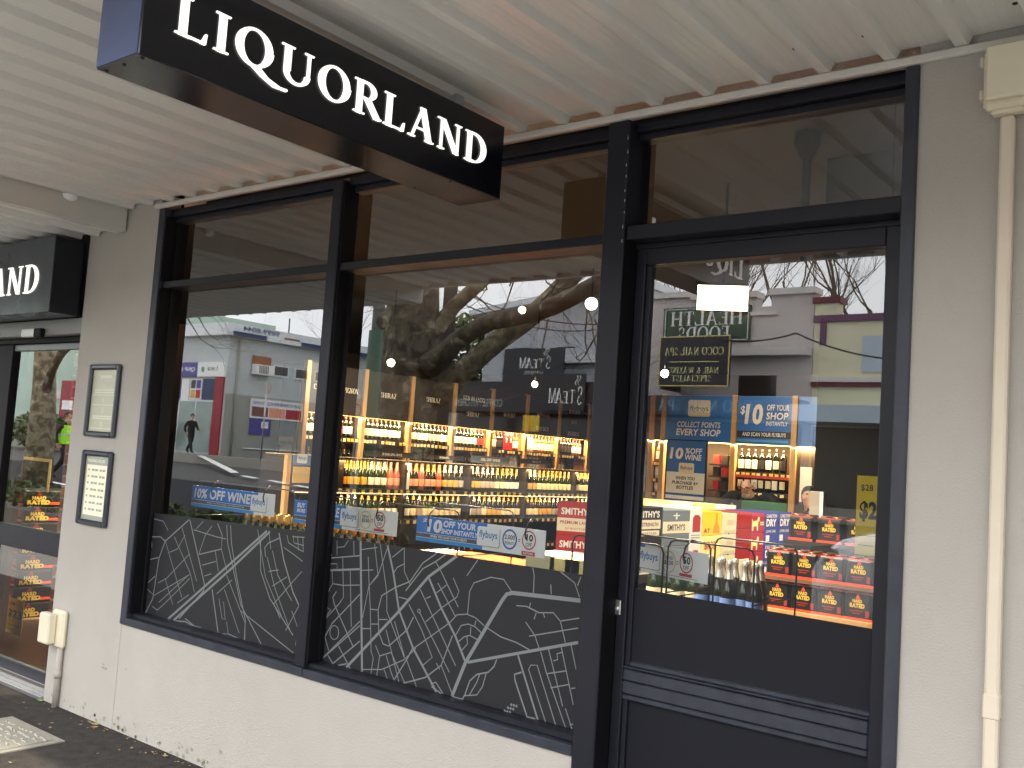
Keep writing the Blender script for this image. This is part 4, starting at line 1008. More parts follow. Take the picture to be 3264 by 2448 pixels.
# ------------------------------------------------------------------ service wall at the back
BY = 9.8
SV = thing('service_shelving', 'pine and black shelving behind the counter under blue promotion panels', 'shelving', (-6, BY+.2, 0))
def bx(px, py=1330): return P(px, py, Y=BY).x
zt, zm = 2.67, 2.0
xa, xb, xc, xd, xe, xf = bx(2030), bx(2082), bx(2119), bx(2344), bx(2536), bx(2640)
for q, x in enumerate((xa, xb, xc, xd, xe, xf)):
    mb = MB(); mb.bbox(x-.04, x+.04, BY-.04, BY+.03, 0, zt+.01, .004); part('post', mb, m_pine, SV)
mb = MB(); mb.box(xa, xf, BY+.38, BY+.40, 0, zt); part('back_panel', mb, m_back, SV)
for a, b, mm in ((xa, xb, m_header), (xb, xc, m_header), (xc, xd, m_blue), (xd, xe, m_blue), (xe, xf, m_blue)):
    mb = MB(); mb.box(a+.042, b-.042, BY-.012, BY, zm, zt); part('header', mb, mm, SV)
    mb = MB(); mb.box(a+.042, b-.042, BY+.002, BY+.02, zm-.014, zm-.002); part('light_strip', mb, m_led, SV)
    zs = [P(2430, 1506, Y=BY).z, P(2430, 1570, Y=BY).z, .9] if a >= xd-.01 else [P(2080, 1470, Y=BY).z, P(2080, 1522, Y=BY).z, P(2080, 1566, Y=BY).z]
    if a == xc: zs = []
    if a == xe:
        zs = []
        mb = MB(); mb.box(a+.042, b-.042, BY+.0, BY+.02, 0, zm-.02); bp = part('closing_panel', mb, m_back, SV)
        mb = MB(); mb.box(a+.10, a+.26, BY-.004, BY-.0005, 1.25, 1.72); part('notice', mb, m_lab['white'], bp)
    for z in zs:
        mb = MB(); mb.box(a+.042, b-.042, BY, BY+.37, z-.025, z); mb.box(a+.042, b-.042, BY-.006, BY-.001, z-.07, z-.001); sh = part('shelf', mb, m_shelf, SV)
        tickets(sh, BY-.008, a+.08, b-.05, z-.035, r4, step=.07, yel=.5, rz=-math.pi/2, axis='x')
        if z > 1.0:
            x = a+.10
            while x < b-.08:
                k = spirit_kind(r4) if a < xc else r4.choice([('wine', 'green', 'cream', 'black'), ('wine', 'green', 'cream', 'gold'), ('spirit', 'dark', 'black', 'black'), ('spirit', 'dark', 'white', 'black'), ('wine', 'dark', 'cream', 'black')])
                nm = 'left bay' if a < xc else ('bay under the discount panel' if a < xe-.01 else 'bay by the partition')
                lv = ['upper', 'middle', 'lower'][zs.index(z)]
                put_bottle(k, (x, BY+.06, z), f"{kdesc(k)}, {lv} service shelf, {nm}", 'bottles on the service wall', rz=-math.pi/2+r4.uniform(-.2, .2), s=1.0 if a < xc else 1.12)
                x += .102
m_pblue = mat('print_blue', (16, 100, 182), .45)
f = Face((xc+.042, BY-.0125, zm), (1, 0, 0)); w1 = xd-xc-.084
mb = MB(); f.text(mb, 'COLLECT POINTS', w1*.5, .20, .085, w1*.66, bold=.02, shear=.12, align='c'); f.text(mb, 'EVERY SHOP', w1*.5, .08, .10, w1*.68, bold=.03, shear=.12, align='c'); part('lettering', mb, m_white, SV)
mb = MB(); f.rrect(mb, w1*.33, .36, w1*.67, .60, .03); part('logo_card', mb, m_lab['cream'], SV)
mb = MB(); f.text(mb, 'flybuys', w1*.5, .42, .10, w1*.28, bold=.015, align='c', d=.002); part('lettering', mb, mat('ink_blue', (40, 70, 130), .5), SV)
f = Face((xd+.042, BY-.0125, zm), (1, 0, 0)); w2 = xe-xd-.084
mb = MB(); f.text(mb, '$', w2*.05, .40, .13, w2*.08, bold=.02, shear=.1); f.text(mb, '10', w2*.13, .27, .29, w2*.34, bold=.04, shear=.1)
f.text(mb, 'OFF YOUR', w2*.54, .47, .085, w2*.40, bold=.02, shear=.1); f.text(mb, 'SHOP', w2*.53, .345, .10, w2*.40, bold=.03, shear=.1); f.text(mb, 'INSTANTLY', w2*.53, .26, .06, w2*.40, bold=.02, shear=.1)
part('lettering', mb, m_lab['white'], SV)
mb = MB(); f.rect(mb, 0, .085, w2, .18, .001); part('print_band', mb, m_black, SV)
mb = MB(); f.text(mb, 'AND SCAN YOUR FLYBUYS', w2*.1, .108, .055, w2*.8, bold=.02, shear=.1, d=.002); part('lettering', mb, m_white, SV)
mb = MB(); f.rect(mb, 0, .03, w2*.95, .062, .001); part('print_band', mb, m_lblue, SV)
# a few boxed gifts in the niche right of the poster, and a red lip with bottles lying on the second shelf
xn0 = P(2256, 1500, Y=BY).x
for q, (py, mm, nm) in enumerate(((1462, m_lab['red'], 'red'), (1500, m_lab['white'], 'white'), (1545, m_shelf, 'black'))):
    z = P(2300, py+18, Y=BY).z
    mb = MB(); mb.box(xn0, xd-.042, BY+.02, BY+.37, z-.02, z); sh = part('niche_shelf', mb, m_shelf, SV)
    for j in range(3):
        x = xn0+.10+.13*j
        if x+.05 < xd-.05:
            mb = MB(); mb.bbox(x-.045, x+.045, BY+.05, BY+.13, z+.001, z+.13, .003); single('gift_box', mb, [mm, m_shelf, m_lab['red']][(j+q) % 3], f"{['small', 'middle', 'third'][j]} gift box on the {['upper', 'middle', 'lower'][q]} niche shelf right of the standing poster", 'gift box', 'boxes in the niche', loc=(x, BY+.09, z+.001))
zr = P(2430, 1540, Y=BY).z
mb = MB(); mb.box(xd+.045, xe-.045, BY-.01, BY-.002, zr+.06, zr+.10); part('red_lip', mb, m_lab['red'], SV)
# freestanding poster under the first panel
PO = thing('promotion_poster', 'blue and white poster offering ten percent off wine by the counter', 'poster', (bx(2185), BY-.1, 1.0))
xl, xr_ = P(2125, 1500, Y=BY-.1).x, P(2247, 1500, Y=BY-.1).x; z1_, z0_ = P(2185, 1405, Y=BY-.1).z, P(2185, 1592, Y=BY-.1).z
mb = MB(); mb.bbox(xl-.02, xr_+.02, BY-.1, BY-.07, z0_-.3, z1_+.02, .006); part('stand', mb, m_frame2, PO)
f = Face((xl, BY-.1005, z0_), (1, 0, 0)); W_, H_ = xr_-xl, z1_-z0_
mb = MB(); f.rect(mb, 0, H_*.46, W_, H_, .001); part('sheet', mb, m_pblue, PO)
mb = MB(); f.rect(mb, 0, 0, W_, H_*.459, .001); part('sheet', mb, m_lab['white'], PO)
mb = MB(); f.text(mb, '10', W_*.06, H_*.68, H_*.2, W_*.36, bold=.04, shear=.1, d=.002); f.text(mb, '%OFF', W_*.47, H_*.78, H_*.1, W_*.44, bold=.03, shear=.1, d=.002); f.text(mb, 'WINE', W_*.46, H_*.67, H_*.1, W_*.44, bold=.03, shear=.1, d=.002); part('lettering', mb, m_white, PO)
mb = MB(); f.rrect(mb, W_*.32, H_*.44, W_*.72, H_*.62, .02, .003); part('logo_card', mb, m_lab['cream'], PO)
mb = MB(); f.text(mb, 'flybuys', W_*.52, H_*.49, H_*.08, W_*.32, bold=.015, align='c', d=.004); part('lettering', mb, MATS['ink_blue'], PO)
mb = MB()
for s_, z, w in (('WHEN YOU', .33, .5), ('PURCHASE 6+', .25, .68), ('BOTTLES', .17, .44)): f.text(mb, s_, W_*.5, H_*z, H_*.06, W_*w, bold=.03, shear=.1, align='c', d=.002)
part('lettering', mb, m_black, PO)
mb = MB(); f.rect(mb, 0, H_*.06, W_, H_*.1, .0016); part('print_band', mb, m_pblue, PO)
# counter
CO = thing('service_counter', 'long timber topped service counter in front of the service shelving', 'counter', (-4.5, 6.0, 0))
mb = MB(); mb.box(-6.0, -2.4, 5.75, 6.3, 0, 1.0); part('cabinet', mb, m_panel, CO)
mb = MB(); mb.bbox(-6.05, -2.35, 5.7, 6.35, 1.0005, 1.05, .005); part('top', mb, m_pine, CO)

# ------------------------------------------------------------------ partition, ceiling pole, lamps
mb = MB(); mb.box(-2.215, .9, 3.0, 3.09, 0, 3.598)
single('partition', mb, m_panel, 'tall black partition panel at the right inside the shop', 'partition', loc=(-.7, 3.04, 0))
mb = MB(); mb.lathe([(0, .03), (.075, .03), (.08, -.03), (.05, -.10), (.03, -.13), (.026, -.14)], -2.15, 2.5, 14, z0=3.57); CPl = single('ceiling_pole', mb, m_frame2, 'dark pole hanging from a round ceiling rose behind the fanlight', 'pole', loc=(-2.15, 2.5, 3.6))
mb = MB(); mb.lathe([(.026, 0), (.026, -.62), (0, -.62)], -2.15, 2.5, 12, z0=3.43); part('stem', mb, m_frame2, CPl)
LAMPW = []
def spot_lamp(px, py, X, label, aim=(-.5, .2, -1), power=60, r=.055):
    p = P(px, py, X=X)
    t = thing('spot_lamp', label, 'lamp', p, 'ceiling spot lamps')
    d = (CAMP-p); d.z = 0; d.normalize()
    mb = MB(); mb.tube([p+Vector((0, 0, 0))-d*.005, p-d*.14], r, 14); part('lamp_body', mb, m_frame2, t)
    mb = MB(); mb.tube([p, p+d*.004], r*.86, 14); part('lamp_face', mb, m_bulb, t)
    mb = MB(); mb.tube([p-d*.08+Vector((0, 0, r)), (p.x-d.x*.08, p.y-d.y*.08, 3.6)], .008, 6); part('drop_rod', mb, m_frame2, t)
    l = bpy.data.lights.new('spot_light', 'SPOT'); l.energy = power*1.6; l.color = (1, .80, .56); l.spot_size = math.radians(95); l.spot_blend = .6; l.shadow_soft_size = .05
    lo = link(bpy.data.objects.new('spot_light', l)); lo.parent = t; lo.location = d*.02
    lo.rotation_euler = Vector(aim).to_track_quat('-Z', 'Y').to_euler()
spot_lamp(1247, 1156, -8.6, 'ceiling spot lamp over the window end of the gondola', (-1, .3, -.15), 170)
spot_lamp(1885, 968, -5.5, 'bright round ceiling spot lamp, seen beside the middle post', (.35, .35, -1), 120, .075)
spot_lamp(2118, 1190, -5.5, 'ceiling spot lamp in front of the service wall', (-.05, 1, -.12), 420, .05)
spot_lamp(1705, 1225, -7.0, 'small ceiling spot lamp over the far end of the gondola', (-1, .5, -.15), 170, .04)
spot_lamp(1665, 988, -6.6, 'small high ceiling spot lamp above the gondola middle', (-1, .2, -.3), 170, .045)
p = P(2303, 950, Y=3.2)
t = thing('panel_lamp', 'blazing rectangular panel lamp hung near the door', 'lamp', p)
d = (CAMP-p).normalized(); d = Vector((d.x, d.y, -.45)).normalized(); u = d.cross(Vector((0, 0, 1))).normalized()*-1; w_ = u.cross(d)
if w_.z < 0: w_ = -w_
def oq(mb, c, hw, hh, dep):
    mb.add([c+u*a*hw+w_*b*hh+d*q for q in (-dep, 0) for a, b in ((-1,-1),(1,-1),(1,1),(-1,1))], [(3,2,1,0),(4,5,6,7),(0,1,5,4),(1,2,6,5),(2,3,7,6),(3,0,4,7)])
mb = MB(); oq(mb, p, .185, .10, .05); part('lamp_body', mb, m_frame2, t)
mb = MB(); oq(mb, p+d*.004, .172, .088, .003); part('lamp_face', mb, m_bulb, t)
mb = MB(); mb.tube([p-d*.03, (p.x-d.x*.03, p.y-d.y*.03, 3.6)], .01, 6); part('drop_rod', mb, m_frame2, t)
def area(name, loc, sx, sy, energy, aim, color=WARM, parent=None, spread=None):
    l = bpy.data.lights.new(name, 'AREA'); l.shape = 'RECTANGLE'; l.size = sx; l.size_y = sy; l.energy = energy; l.color = color
    if spread: l.spread = math.radians(spread)
    lo = link(bpy.data.objects.new(name, l)); lo.location = loc
    z = -Vector(aim).normalized()
    # long side (x) along world Y for wall strips
    ax = Vector((0, 1, 0)) if abs(z.y) < .9 and sx > sy and name.startswith('wall') else Vector((1, 0, 0))
    x = (ax - z*ax.dot(z)).normalized(); y = z.cross(x)
    lo.rotation_euler = Matrix((x, y, z)).transposed().to_euler()
    if parent: lo.parent = parent; lo.location = Vector(loc) - woff(parent)
    return lo
area('panel_light', p+Vector((0, 0, -.13)),   .34, .17, 28, (-.3, .45, -1), (1, .84, .6), t)
# the lit strips under the headers and shelf lips
area('wall_strip_light', (FX+.02, 8.47, 1.985), 6.4, .03, 110, (-.45, 0, -1))
area('wall_strip_light', (GX+.012, 7.2, 1.43), 6.6, .02, 46, (-.5, 0, -1))
area('wall_strip_light', (GX+.012, 7.2, 1.06), 6.6, .02, 28, (-.5, 0, -1))
area('service_strip_light', ((xa+xf)/2, BY-.03, 1.98), xf-xa, .03, 75, (0, .45, -1))
# unseen ceiling lights added to brighten the stock
for k, (x, y) in enumerate(((-2.7, 1.3), (-4.6, 1.3), (-7.2, 1.2), (-1.7, 4.7))):
    t = thing('added_ceiling_light', ['added unseen ceiling light over the packs by the door', 'added unseen ceiling light over the middle of the window', 'added unseen ceiling light inside the entrance', 'added unseen ceiling light behind the black partition'][k], 'ceiling light', (x, y, 3.598), 'added ceiling lights')
    mb = MB(); mb.box(x-.3, x+.3, y-.15, y+.15, 3.55, 3.598); part('added_housing', mb, m_frame2, t)
    mb = MB(); mb.box(x-.28, x+.28, y-.13, y+.13, 3.545, 3.5495); part('added_diffuser', mb, mat('added_diffuser', (255, 240, 215), .5, emit=4, emit_rgb=(255, 232, 190)), t)
    area('added_fill_light', (x, y, 3.54), .5, .25, (150, 200, 420, 95)[k], ((0, .1, -1), (0, .1, -1), (-.2, .2, -1), (-.5, .1, -1))[k], (1, .84, .62), t, spread=95)
xp0, xp1 = P(22, 1400, Y=.4).x, P(64, 1400, Y=.4).x
mb = MB(); mb.box(xp0, xp1, .40, .44, .0, 2.3)
single('timber_screen', mb, mat('dark_timber', (74, 48, 32), .5, var=.15, vs=4, stretch=(6, 6, .5)), 'dark brown timber screen just inside the entrance glass', 'screen', loc=((xp0+xp1)/2, .42, 0))
# ================================================================== cartons, packs, racks, banners
m_card = {}
def card(name, rgb): 
    return mat(name, rgb, .55, var=.03, vs=10)
CREAM = card('carton_cream', (232, 222, 196)); CBLACK = card('carton_black', (38, 36, 38)); CGREY = card('carton_grey', (112, 124, 134)); CWHITE = card('carton_white', (232, 234, 232))
CYEL = card('carton_yellow', (244, 206, 40)); CRED = card('carton_red', (158, 24, 22)); CMAG = card('carton_crimson', (168, 40, 62)); CBLUE = card('carton_blue', (48, 66, 150)); CPALE = card('carton_pale_green', (214, 214, 178)); CBRICK = card('carton_brick_red', (172, 40, 46)); CORG = card('carton_orange', (226, 92, 40)); CGRN = card('carton_green', (44, 104, 62)); CPYEL = card('carton_pale_yellow', (244, 230, 150))
def carton(xf, y0, y1, z0, z1, body, label, group, deco=None, dx=.38, n='carton', face='x'):
    """a carton whose printed side faces +X (or -Y), standing on z0"""
    mb = MB()
    if face == 'x': mb.bbox(xf-dx, xf, y0+.002, y1-.002, z0+.001, z1, .004); loc = (xf-dx/2, (y0+y1)/2, z0); f = Face((xf+.0005, y0+.002, z0), (0, 1, 0)); W_ = y1-y0-.004
    else: mb.bbox(y0+.002, y1-.002, xf, xf+dx, z0+.001, z1, .004); loc = ((y0+y1)/2, xf+dx/2, z0); f = Face((y0+.002, xf-.0005, z0), (1, 0, 0)); W_ = y1-y0-.004
    o = single(n, mb, body, label, n.replace('_', ' '), group, loc)
    if deco: deco(o, f, W_, z1-z0)
    return o
def dtext(o, f, items, m):
    mb = MB()
    for t, x, z, h, w, kw in items: f.text(mb, t, x, z, h, w, **kw)
    part('lettering', mb, m, o)
def dband(o, f, rs, m, d=.0006, nm='print_band'):
    mb = MB()
    for r in rs: f.rect(mb, *r, d)
    part(nm, mb, m, o)
def deco_black(o, f, w, h):
    dband(o, f, [(w*.02, h*.42, w*.93, h*.66), (w*.02, h*.24, w*.90, h*.38)], CREAM)
    dtext(o, f, [("SMITHY'S", w*.05, h*.72, h*.18, w*.83, dict(bold=.03))], m_white)
    dtext(o, f, [('MID-STRENGTH', w*.05, h*.49, h*.10, w*.80, dict(bold=.02, d=.0014)), ('24 BOTTLES', w*.1, h*.28, h*.05, w*.7, dict(d=.0014))], m_darkgrey)
def deco_grey(o, f, w, h):
    dband(o, f, [(w*.0, h*.36, w, h*.68)], CREAM)
    dtext(o, f, [("SMITHY'S", w*.16, h*.43, h*.18, w*.66, dict(bold=.02, d=.0014))], m_darkgrey)
    mb = MB(); f.rect(mb, w*.46, h*.76, w*.50, h*.92, .001); f.rect(mb, w*.36, h*.83, w*.60, h*.86, .0012); f.ring(mb, w*.48, h*.78, h*.05, .006, .0014); part('emblem', mb, m_white, o)
def deco_white(o, f, w, h):
    mb = MB(); f.poly(mb, [(w*.2, h*.3), (w*.85, h*.3), (w*.85, h*.7), (w*.7, h*.78), (w*.35, h*.78), (w*.2, h*.7)]); part('emblem', mb, m_lab['red'], o)
    dband(o, f, [(w*.1, h*.12, w*.9, h*.15), (w*.1, h*.19, w*.9, h*.22)], m_lab['grey'])
def deco_yellow(o, f, w, h):
    mb = MB(); f.poly(mb, [(w*.55, h*.1), (w*.9, h*.1), (w*.88, h*.35), (w*.77, h*.55), (w*.76, h*.9), (w*.68, h*.9), (w*.67, h*.55), (w*.57, h*.35)]); part('emblem', mb, m_lab['orange'], o)
    dtext(o, f, [('AT', w*.06, h*.12, h*.18, w*.34, dict(bold=.03))], m_lab['red'])
def deco_birds(o, f, w, h):
    dtext(o, f, [('BIRDS', w*.15, h*.66, h*.2, w*.55, dict(bold=.02))], m_lab['red'])
    mb = MB(); f.disc(mb, w*.2, h*.4, w*.12); f.disc(mb, w*.55, h*.3, w*.13); part('emblem', mb, m_lab['grey'], o)
def deco_pale(o, f, w, h):
    mb = MB(); f.rect(mb, w*.35, h*.45, w*.8, h*.7, .0006); f.rect(mb, w*.2, h*.08, w*.9, h*.2, .0006); part('print_band', mb, card('carton_print', (206, 186, 166)), o)
    mb = MB(); f.rect(mb, w*.44, -.0, w*.52, h*.06, .0008); part('handle_slot', mb, m_black, o)
def deco_dog(o, f, w, h):
    mb = MB()
    f.poly(mb, [(w*.05, h*.12), (w*.14, h*.12), (w*.16, h*.34), (w*.40, h*.34), (w*.42, h*.12), (w*.50, h*.12), (w*.50, h*.55), (w*.60, h*.62), (w*.60, h*.78), (w*.48, h*.84), (w*.42, h*.64), (w*.12, h*.60), (w*.04, h*.72)])
    part('emblem', mb, CPYEL, o)
    mb = MB(); f.rect(mb, w*.66, h*.5, w*.95, h*.56, .0006); f.rect(mb, w*.66, h*.4, w*.95, h*.46, .0006); part('print_band', mb, CREAM, o)
def deco_dry(o, f, w, h):
    dtext(o, f, [('CARLTON', w*.1, h*.84, h*.11, w*.76, dict(bold=.02)), ('DRY', w*.1, h*.56, h*.24, w*.74, dict(bold=.04)), ('LOWER CARB', w*.1, h*.36, h*.09, w*.7, dict(bold=.01))], m_white)
    dband(o, f, [(w*.1, h*.08, w*.36, h*.28)], m_white)
def deco_smithy(o, f, w, h):
    dband(o, f, [(0, h*.12, w, h*.52)], CREAM)
    dtext(o, f, [("SMITHY'S", w*.10, h*.62, h*.22, w*.86, dict(bold=.03))], m_white)
    dtext(o, f, [('PREMIUM LAGER', w*.08, h*.34, h*.10, w*.88, dict(bold=.02, d=.0014)), ('24 BOTTLES', w*.22, h*.18, h*.05, w*.6, dict(d=.0014))], CBRICK)
CX = -3.42
tiers = [(1.03, 1.295), (.765, 1.03)]
G1 = 'cartons stacked in the row running back from the door'
cols = [(2.62, 3.03, CBLACK, deco_black, 'black carton with cream lettering panels', -.0), (3.03, 3.30, CBLACK, deco_black, 'black carton with white heading beside the grey cartons', 0), (3.305, 3.72, CGREY, deco_grey, 'grey carton with a cream band', -.02), (3.725, 3.93, CWHITE, deco_white, 'white carton with a red emblem', -.02)]
cols = [(2.89, 3.30, CBLACK, deco_black, 'black carton with cream lettering panels', 0), (3.305, 3.72, CGREY, deco_grey, 'grey carton with a cream name band', -.02), (3.725, 3.92, CWHITE, deco_white, 'narrow white carton with red emblem', -.0)]
for y0, y1, m_, dc, lb, dzz in cols:
    for k, (z0, z1) in enumerate(tiers): carton(CX, y0, y1, z0+dzz, z1+dzz, m_, f"{lb}, {'top' if k == 0 else 'second'} of its column", G1, dc)
carton(CX, 3.93, 4.26, 1.075, 1.265, CYEL, 'bright yellow carton showing a bottle, on the illustrated white carton', G1, deco_yellow)
carton(CX, 3.93, 4.26, .765, 1.074, CPYEL, 'white illustrated carton with birds under the yellow carton', G1, deco_birds)
for k in range(3): carton(CX, 4.265, 4.54, 1.245-.165*(k+1), 1.245-.165*k, CPALE, f"pale cream green carton, {['top', 'second', 'third'][k]} of its column beside the red cartons", G1, deco_pale)
for k in range(3): carton(CX, 4.545, 4.82, 1.245-.125*(k+1), 1.245-.125*k, CRED, f"plain bright red carton, {['top', 'second', 'third'][k]} of its column", G1)
carton(CX, 4.545, 4.82, .70, .87, CPALE, 'pale cream green carton under the plain red cartons', G1, deco_pale)
for k in range(3): carton(CX, 4.825, 5.10, 1.245-.165*(k+1), 1.245-.165*k, CMAG, f"crimson carton with a pale yellow dog emblem, {['top', 'second', 'third'][k]} of its column", G1, deco_dog)
for c in range(2):
    for k in range(2): carton(CX, 5.105+c*.30, 5.40+c*.30, 1.25-.27*(k+1), 1.25-.27*k, CBLUE, f"dark blue carton with big white lettering, {'nearer' if c == 0 else 'further'} column, {'top' if k == 0 else 'second'}", G1, deco_dry)
mb = MB(); mb.box(CX-.38, CX-.002, 2.9, 5.72, .0, .70)
single('display_plinth', mb, m_shelf, 'low black plinth under the row of cartons', 'plinth', loc=(CX-.19, 4.3, 0))
# second row, seen only by its pale tops
G2 = 'pale cartons in the second row'
yb0 = P(2052, 1600, X=CX-.40).y
for k in range(4): carton(CX-.40, yb0+k*.42, yb0+.415+k*.42, 1.04, 1.318-.012*k, CPYEL if k % 2 == 0 else CWHITE, f"{'pale yellow' if k % 2 == 0 else 'white'} carton in the back row, {['first', 'second', 'third', 'fourth'][k]} from the window", G2)
mb = MB(); mb.box(CX-.78, CX-.385, yb0, yb0+1.68, .0, 1.039); single('display_plinth', mb, m_shelf, 'tall black plinth under the pale back row cartons', 'plinth', loc=(CX-.58, 4, 0))
# red lager cartons in the middle of the window
q = P(1778, 1600, Z=1.22)
qr = P(1811, 1600, Z=1.22)
for k in range(2):
    o = carton(qr.y, qr.x-.165, qr.x+.165, 1.22-.29*(k+1), 1.22-.29*k, CBRICK, f"red and cream lager carton beside the middle post, {'upper' if k == 0 else 'lower'} of two", 'red lager cartons', deco_smithy, dx=.28, face='y'); o.rotation_euler = (0, 0, math.radians(33))
mb = MB(); mb.box(qr.x-.12, qr.x+.12, qr.y+.02, qr.y+.26, 0, .638); single('display_plinth', mb, m_shelf, 'black plinth under the red lager cartons', 'plinth', loc=(qr.x, qr.y+.14, 0))
# green carton lying on the counter
a, b = P(2362, 1612, Y=5.75), P(2470, 1600, Y=5.75)
carton(5.75, a.x, b.x, 1.051, 1.051+.27, CGRN, 'flat green carton lying on the service counter', 'cartons on the counter', None, dx=.3, face='y')
carton(5.76, a.x-1.3, a.x-.75, 1.051, 1.20, m_darkgrey, 'dark grey box on the left end of the counter', 'cartons on the counter', None, dx=.3, face='y')
# cartons low behind the price banner
for k, (px, py, mm, nm) in enumerate(((1420, 1765, CREAM, 'cream'), (1500, 1775, CORG, 'orange'), (1590, 1790, CORG, 'orange red'))):
    p = P(px, py, Y=1.3); carton(1.1+k*.02, p.x-.20, p.x+.20, p.z-.20, p.z, mm, f"{nm} topped carton low behind the window banner", 'cartons low in the window', None, dx=.42, face='y')
mb = MB(); mb.box(-4.4, -2.9, .95, 1.7, 0, .82); single('display_plinth', mb, m_shelf, 'black plinth low behind the window', 'plinth', loc=(-3.6, 1.3, 0))
for k, (px, py) in enumerate(((1722, 1765), (1800, 1780), (1850, 1785))):
    p = P(px, py, Y=.9); carton(.9, p.x-.09, p.x+.09, p.z-.14, p.z-.0, CPYEL if k else CPALE, f"yellow carton at the window foot, {['left', 'middle', 'right'][k]} of three by the post", 'yellow cartons by the post', None, dx=.25, face='y')
mb = MB(); mb.box(-3.0, -2.2, .85, 1.25, 0, P(1850, 1785, Y=.9).z-.1425+.0); single('display_plinth', mb, m_shelf, 'small black plinth under the yellow cartons', 'plinth', loc=(-2.6, 1.05, 0))

# ---- dark four-can packs by the door ------------------------------------
m_pack = mat('pack_black', (27, 25, 26), .35, var=.1, vs=8); m_porange = mat('pack_orange', (232, 76, 40), .45); m_pyel = mat('pack_yellow', (226, 190, 70), .5); m_pred = mat('pack_red', (150, 46, 40), .5); m_can = mat('can_lid', (150, 104, 88), .3, metal=.8)
PW, PD, PH = .142, .142, .150
def pack_meshes(W_, D_, H_):
    f = Face((-W_/2, -D_/2-.0006, 0), (1, 0, 0)); out = []
    mb = MB(); mb.bbox(-W_/2+.001, W_/2-.001, -D_/2, D_/2, .0, H_-.012, .012); out.append(('can_pack', mb.mesh('can_pack', m_pack)))
    mb = MB(); f.rect(mb, 0, 0, W_, H_*.09, .001); f.rect(mb, 0, H_*.91, W_, H_*.935, .001); out.append(('strip', mb.mesh('strip', m_porange)))
    mb = MB(); f.text(mb, 'HARD', W_*.5, H_*.60, H_*.12, W_*.34, bold=.05, align='c', d=.0012); f.text(mb, 'RATED', W_*.5, H_*.43, H_*.15, W_*.54, bold=.06, align='c', d=.0014); out.append(('lettering', mb.mesh('lettering', m_pyel)))
    mb = MB(); f.poly(mb, [(W_*.44, H_*.74), (W_*.60, H_*.74), (W_*.54, H_*.86), (W_*.52, H_*.9), (W_*.48, H_*.84)], .0012); out.append(('flame', mb.mesh('flame', m_porange)))
    mb = MB(); f.rect(mb, W_*.24, H_*.30, W_*.70, H_*.34, .0012); f.rect(mb, W_*.32, H_*.22, W_*.62, H_*.26, .0012); f.rect(mb, W_*.80, H_*.14, W_*.93, H_*.36, .0012); out.append(('print_band', mb.mesh('print_band', m_pred)))
    mb = MB()
    for a in (-1, 1):
        for b in (-1, 1): mb.lathe([(W_*.21, H_-.0118), (W_*.21, H_-.006), (W_*.19, H_-.001), (W_*.17, H_-.004), (0, H_-.004)], a*W_*.24, b*D_*.24, 10)
    out.append(('can_lid', mb.mesh('can_lid', m_can)))
    return out
PKM = pack_meshes(PW, PD, PH)
def put_pack(meshes, loc, label, group, rz=0.0):
    o = link(bpy.data.objects.new('can_pack', meshes[0][1])); o.location = loc; o.rotation_euler = (0, 0, rz); tag(o, label, 'can pack', group)
    for nm, me in meshes[1:]:
        c = link(bpy.data.objects.new(nm, me)); c.parent = o
    return o
xs0 = P(2441, 1780, Y=2.2).x
pos = ['leftmost', 'second', 'third', 'fourth', 'fifth', 'sixth']
zt1 = P(2441, 1745, Y=2.2).z+.004
for tr_ in range(2):
    for k in range(5): put_pack(PKM, (xs0+PW*.5+k*.1445, 2.2+PD/2, zt1-PH-.172*tr_), f"dark four can pack with orange strip, {pos[k]} in the {'upper' if tr_ == 0 else 'lower'} front row by the door", 'dark can packs by the door')
    mb = MB(); mb.box(xs0-.005, xs0+.73, 2.19, 2.36, zt1-PH-.172*tr_-.021, zt1-PH-.172*tr_-.0005)
    if tr_ == 0: single('cardboard_tray', mb, card('carton_brown', (120, 88, 60)), 'thin brown tray between the two front rows of can packs', 'tray', loc=(xs0+.36, 2.28, zt1-PH-.02))
zb1 = zt1-PH-.172
mb = MB(); mb.box(xs0-.03, xs0+.75, 2.17, 2.9, 0, zb1-.001); single('display_plinth', mb, m_pine, 'pine topped plinth carrying the dark can packs', 'plinth', loc=(xs0+.36, 2.5, 0))
xs1 = P(2512, 1640, Y=2.55).x; zt2 = P(2524, 1636, Y=2.55).z
mb = MB(); mb.box(xs1-.01, xs1+.8, 2.53, 2.9, zb1, zt2-PH-.0265); single('carton', mb, m_pack, 'dark carton behind and under the rear can packs', 'carton', loc=(xs1+.4, 2.7, zb1))
mb = MB(); mb.box(xs1-.01, xs1+.8, 2.53, 2.72, zt2-PH-.026, zt2-PH-.001); single('cardboard_tray', mb, m_shelf, 'black tray under the rear can packs', 'tray', loc=(xs1+.4, 2.6, zt2-PH-.026))
for k in range(4): put_pack(PKM, (xs1+PW*.55+k*.165, 2.55+PD/2, zt2-PH), f"dark four can pack with orange strip, {pos[k]} in the rear raised row by the door", 'dark can packs by the door')
# dark label board in front at far right, and the grey post
p0, p1 = P(2585, 1565, Y=2.9), P(2622, 1680, Y=2.9)
mb = MB(); mb.bbox(p0.x, p0.x+.062, 2.88, 2.94, zt2-.3, p0.z, .003); o = single('sign_post', mb, m_lab['grey'], 'short grey upright with a white edge behind the rear can packs', 'stand', loc=(p0.x+.04, 2.9, zt2-.3))
mb = MB(); mb.box(p0.x+.0625, p0.x+.085, 2.88, 2.94, zt2-.3, p0.z); part('edge', mb, m_white, o)
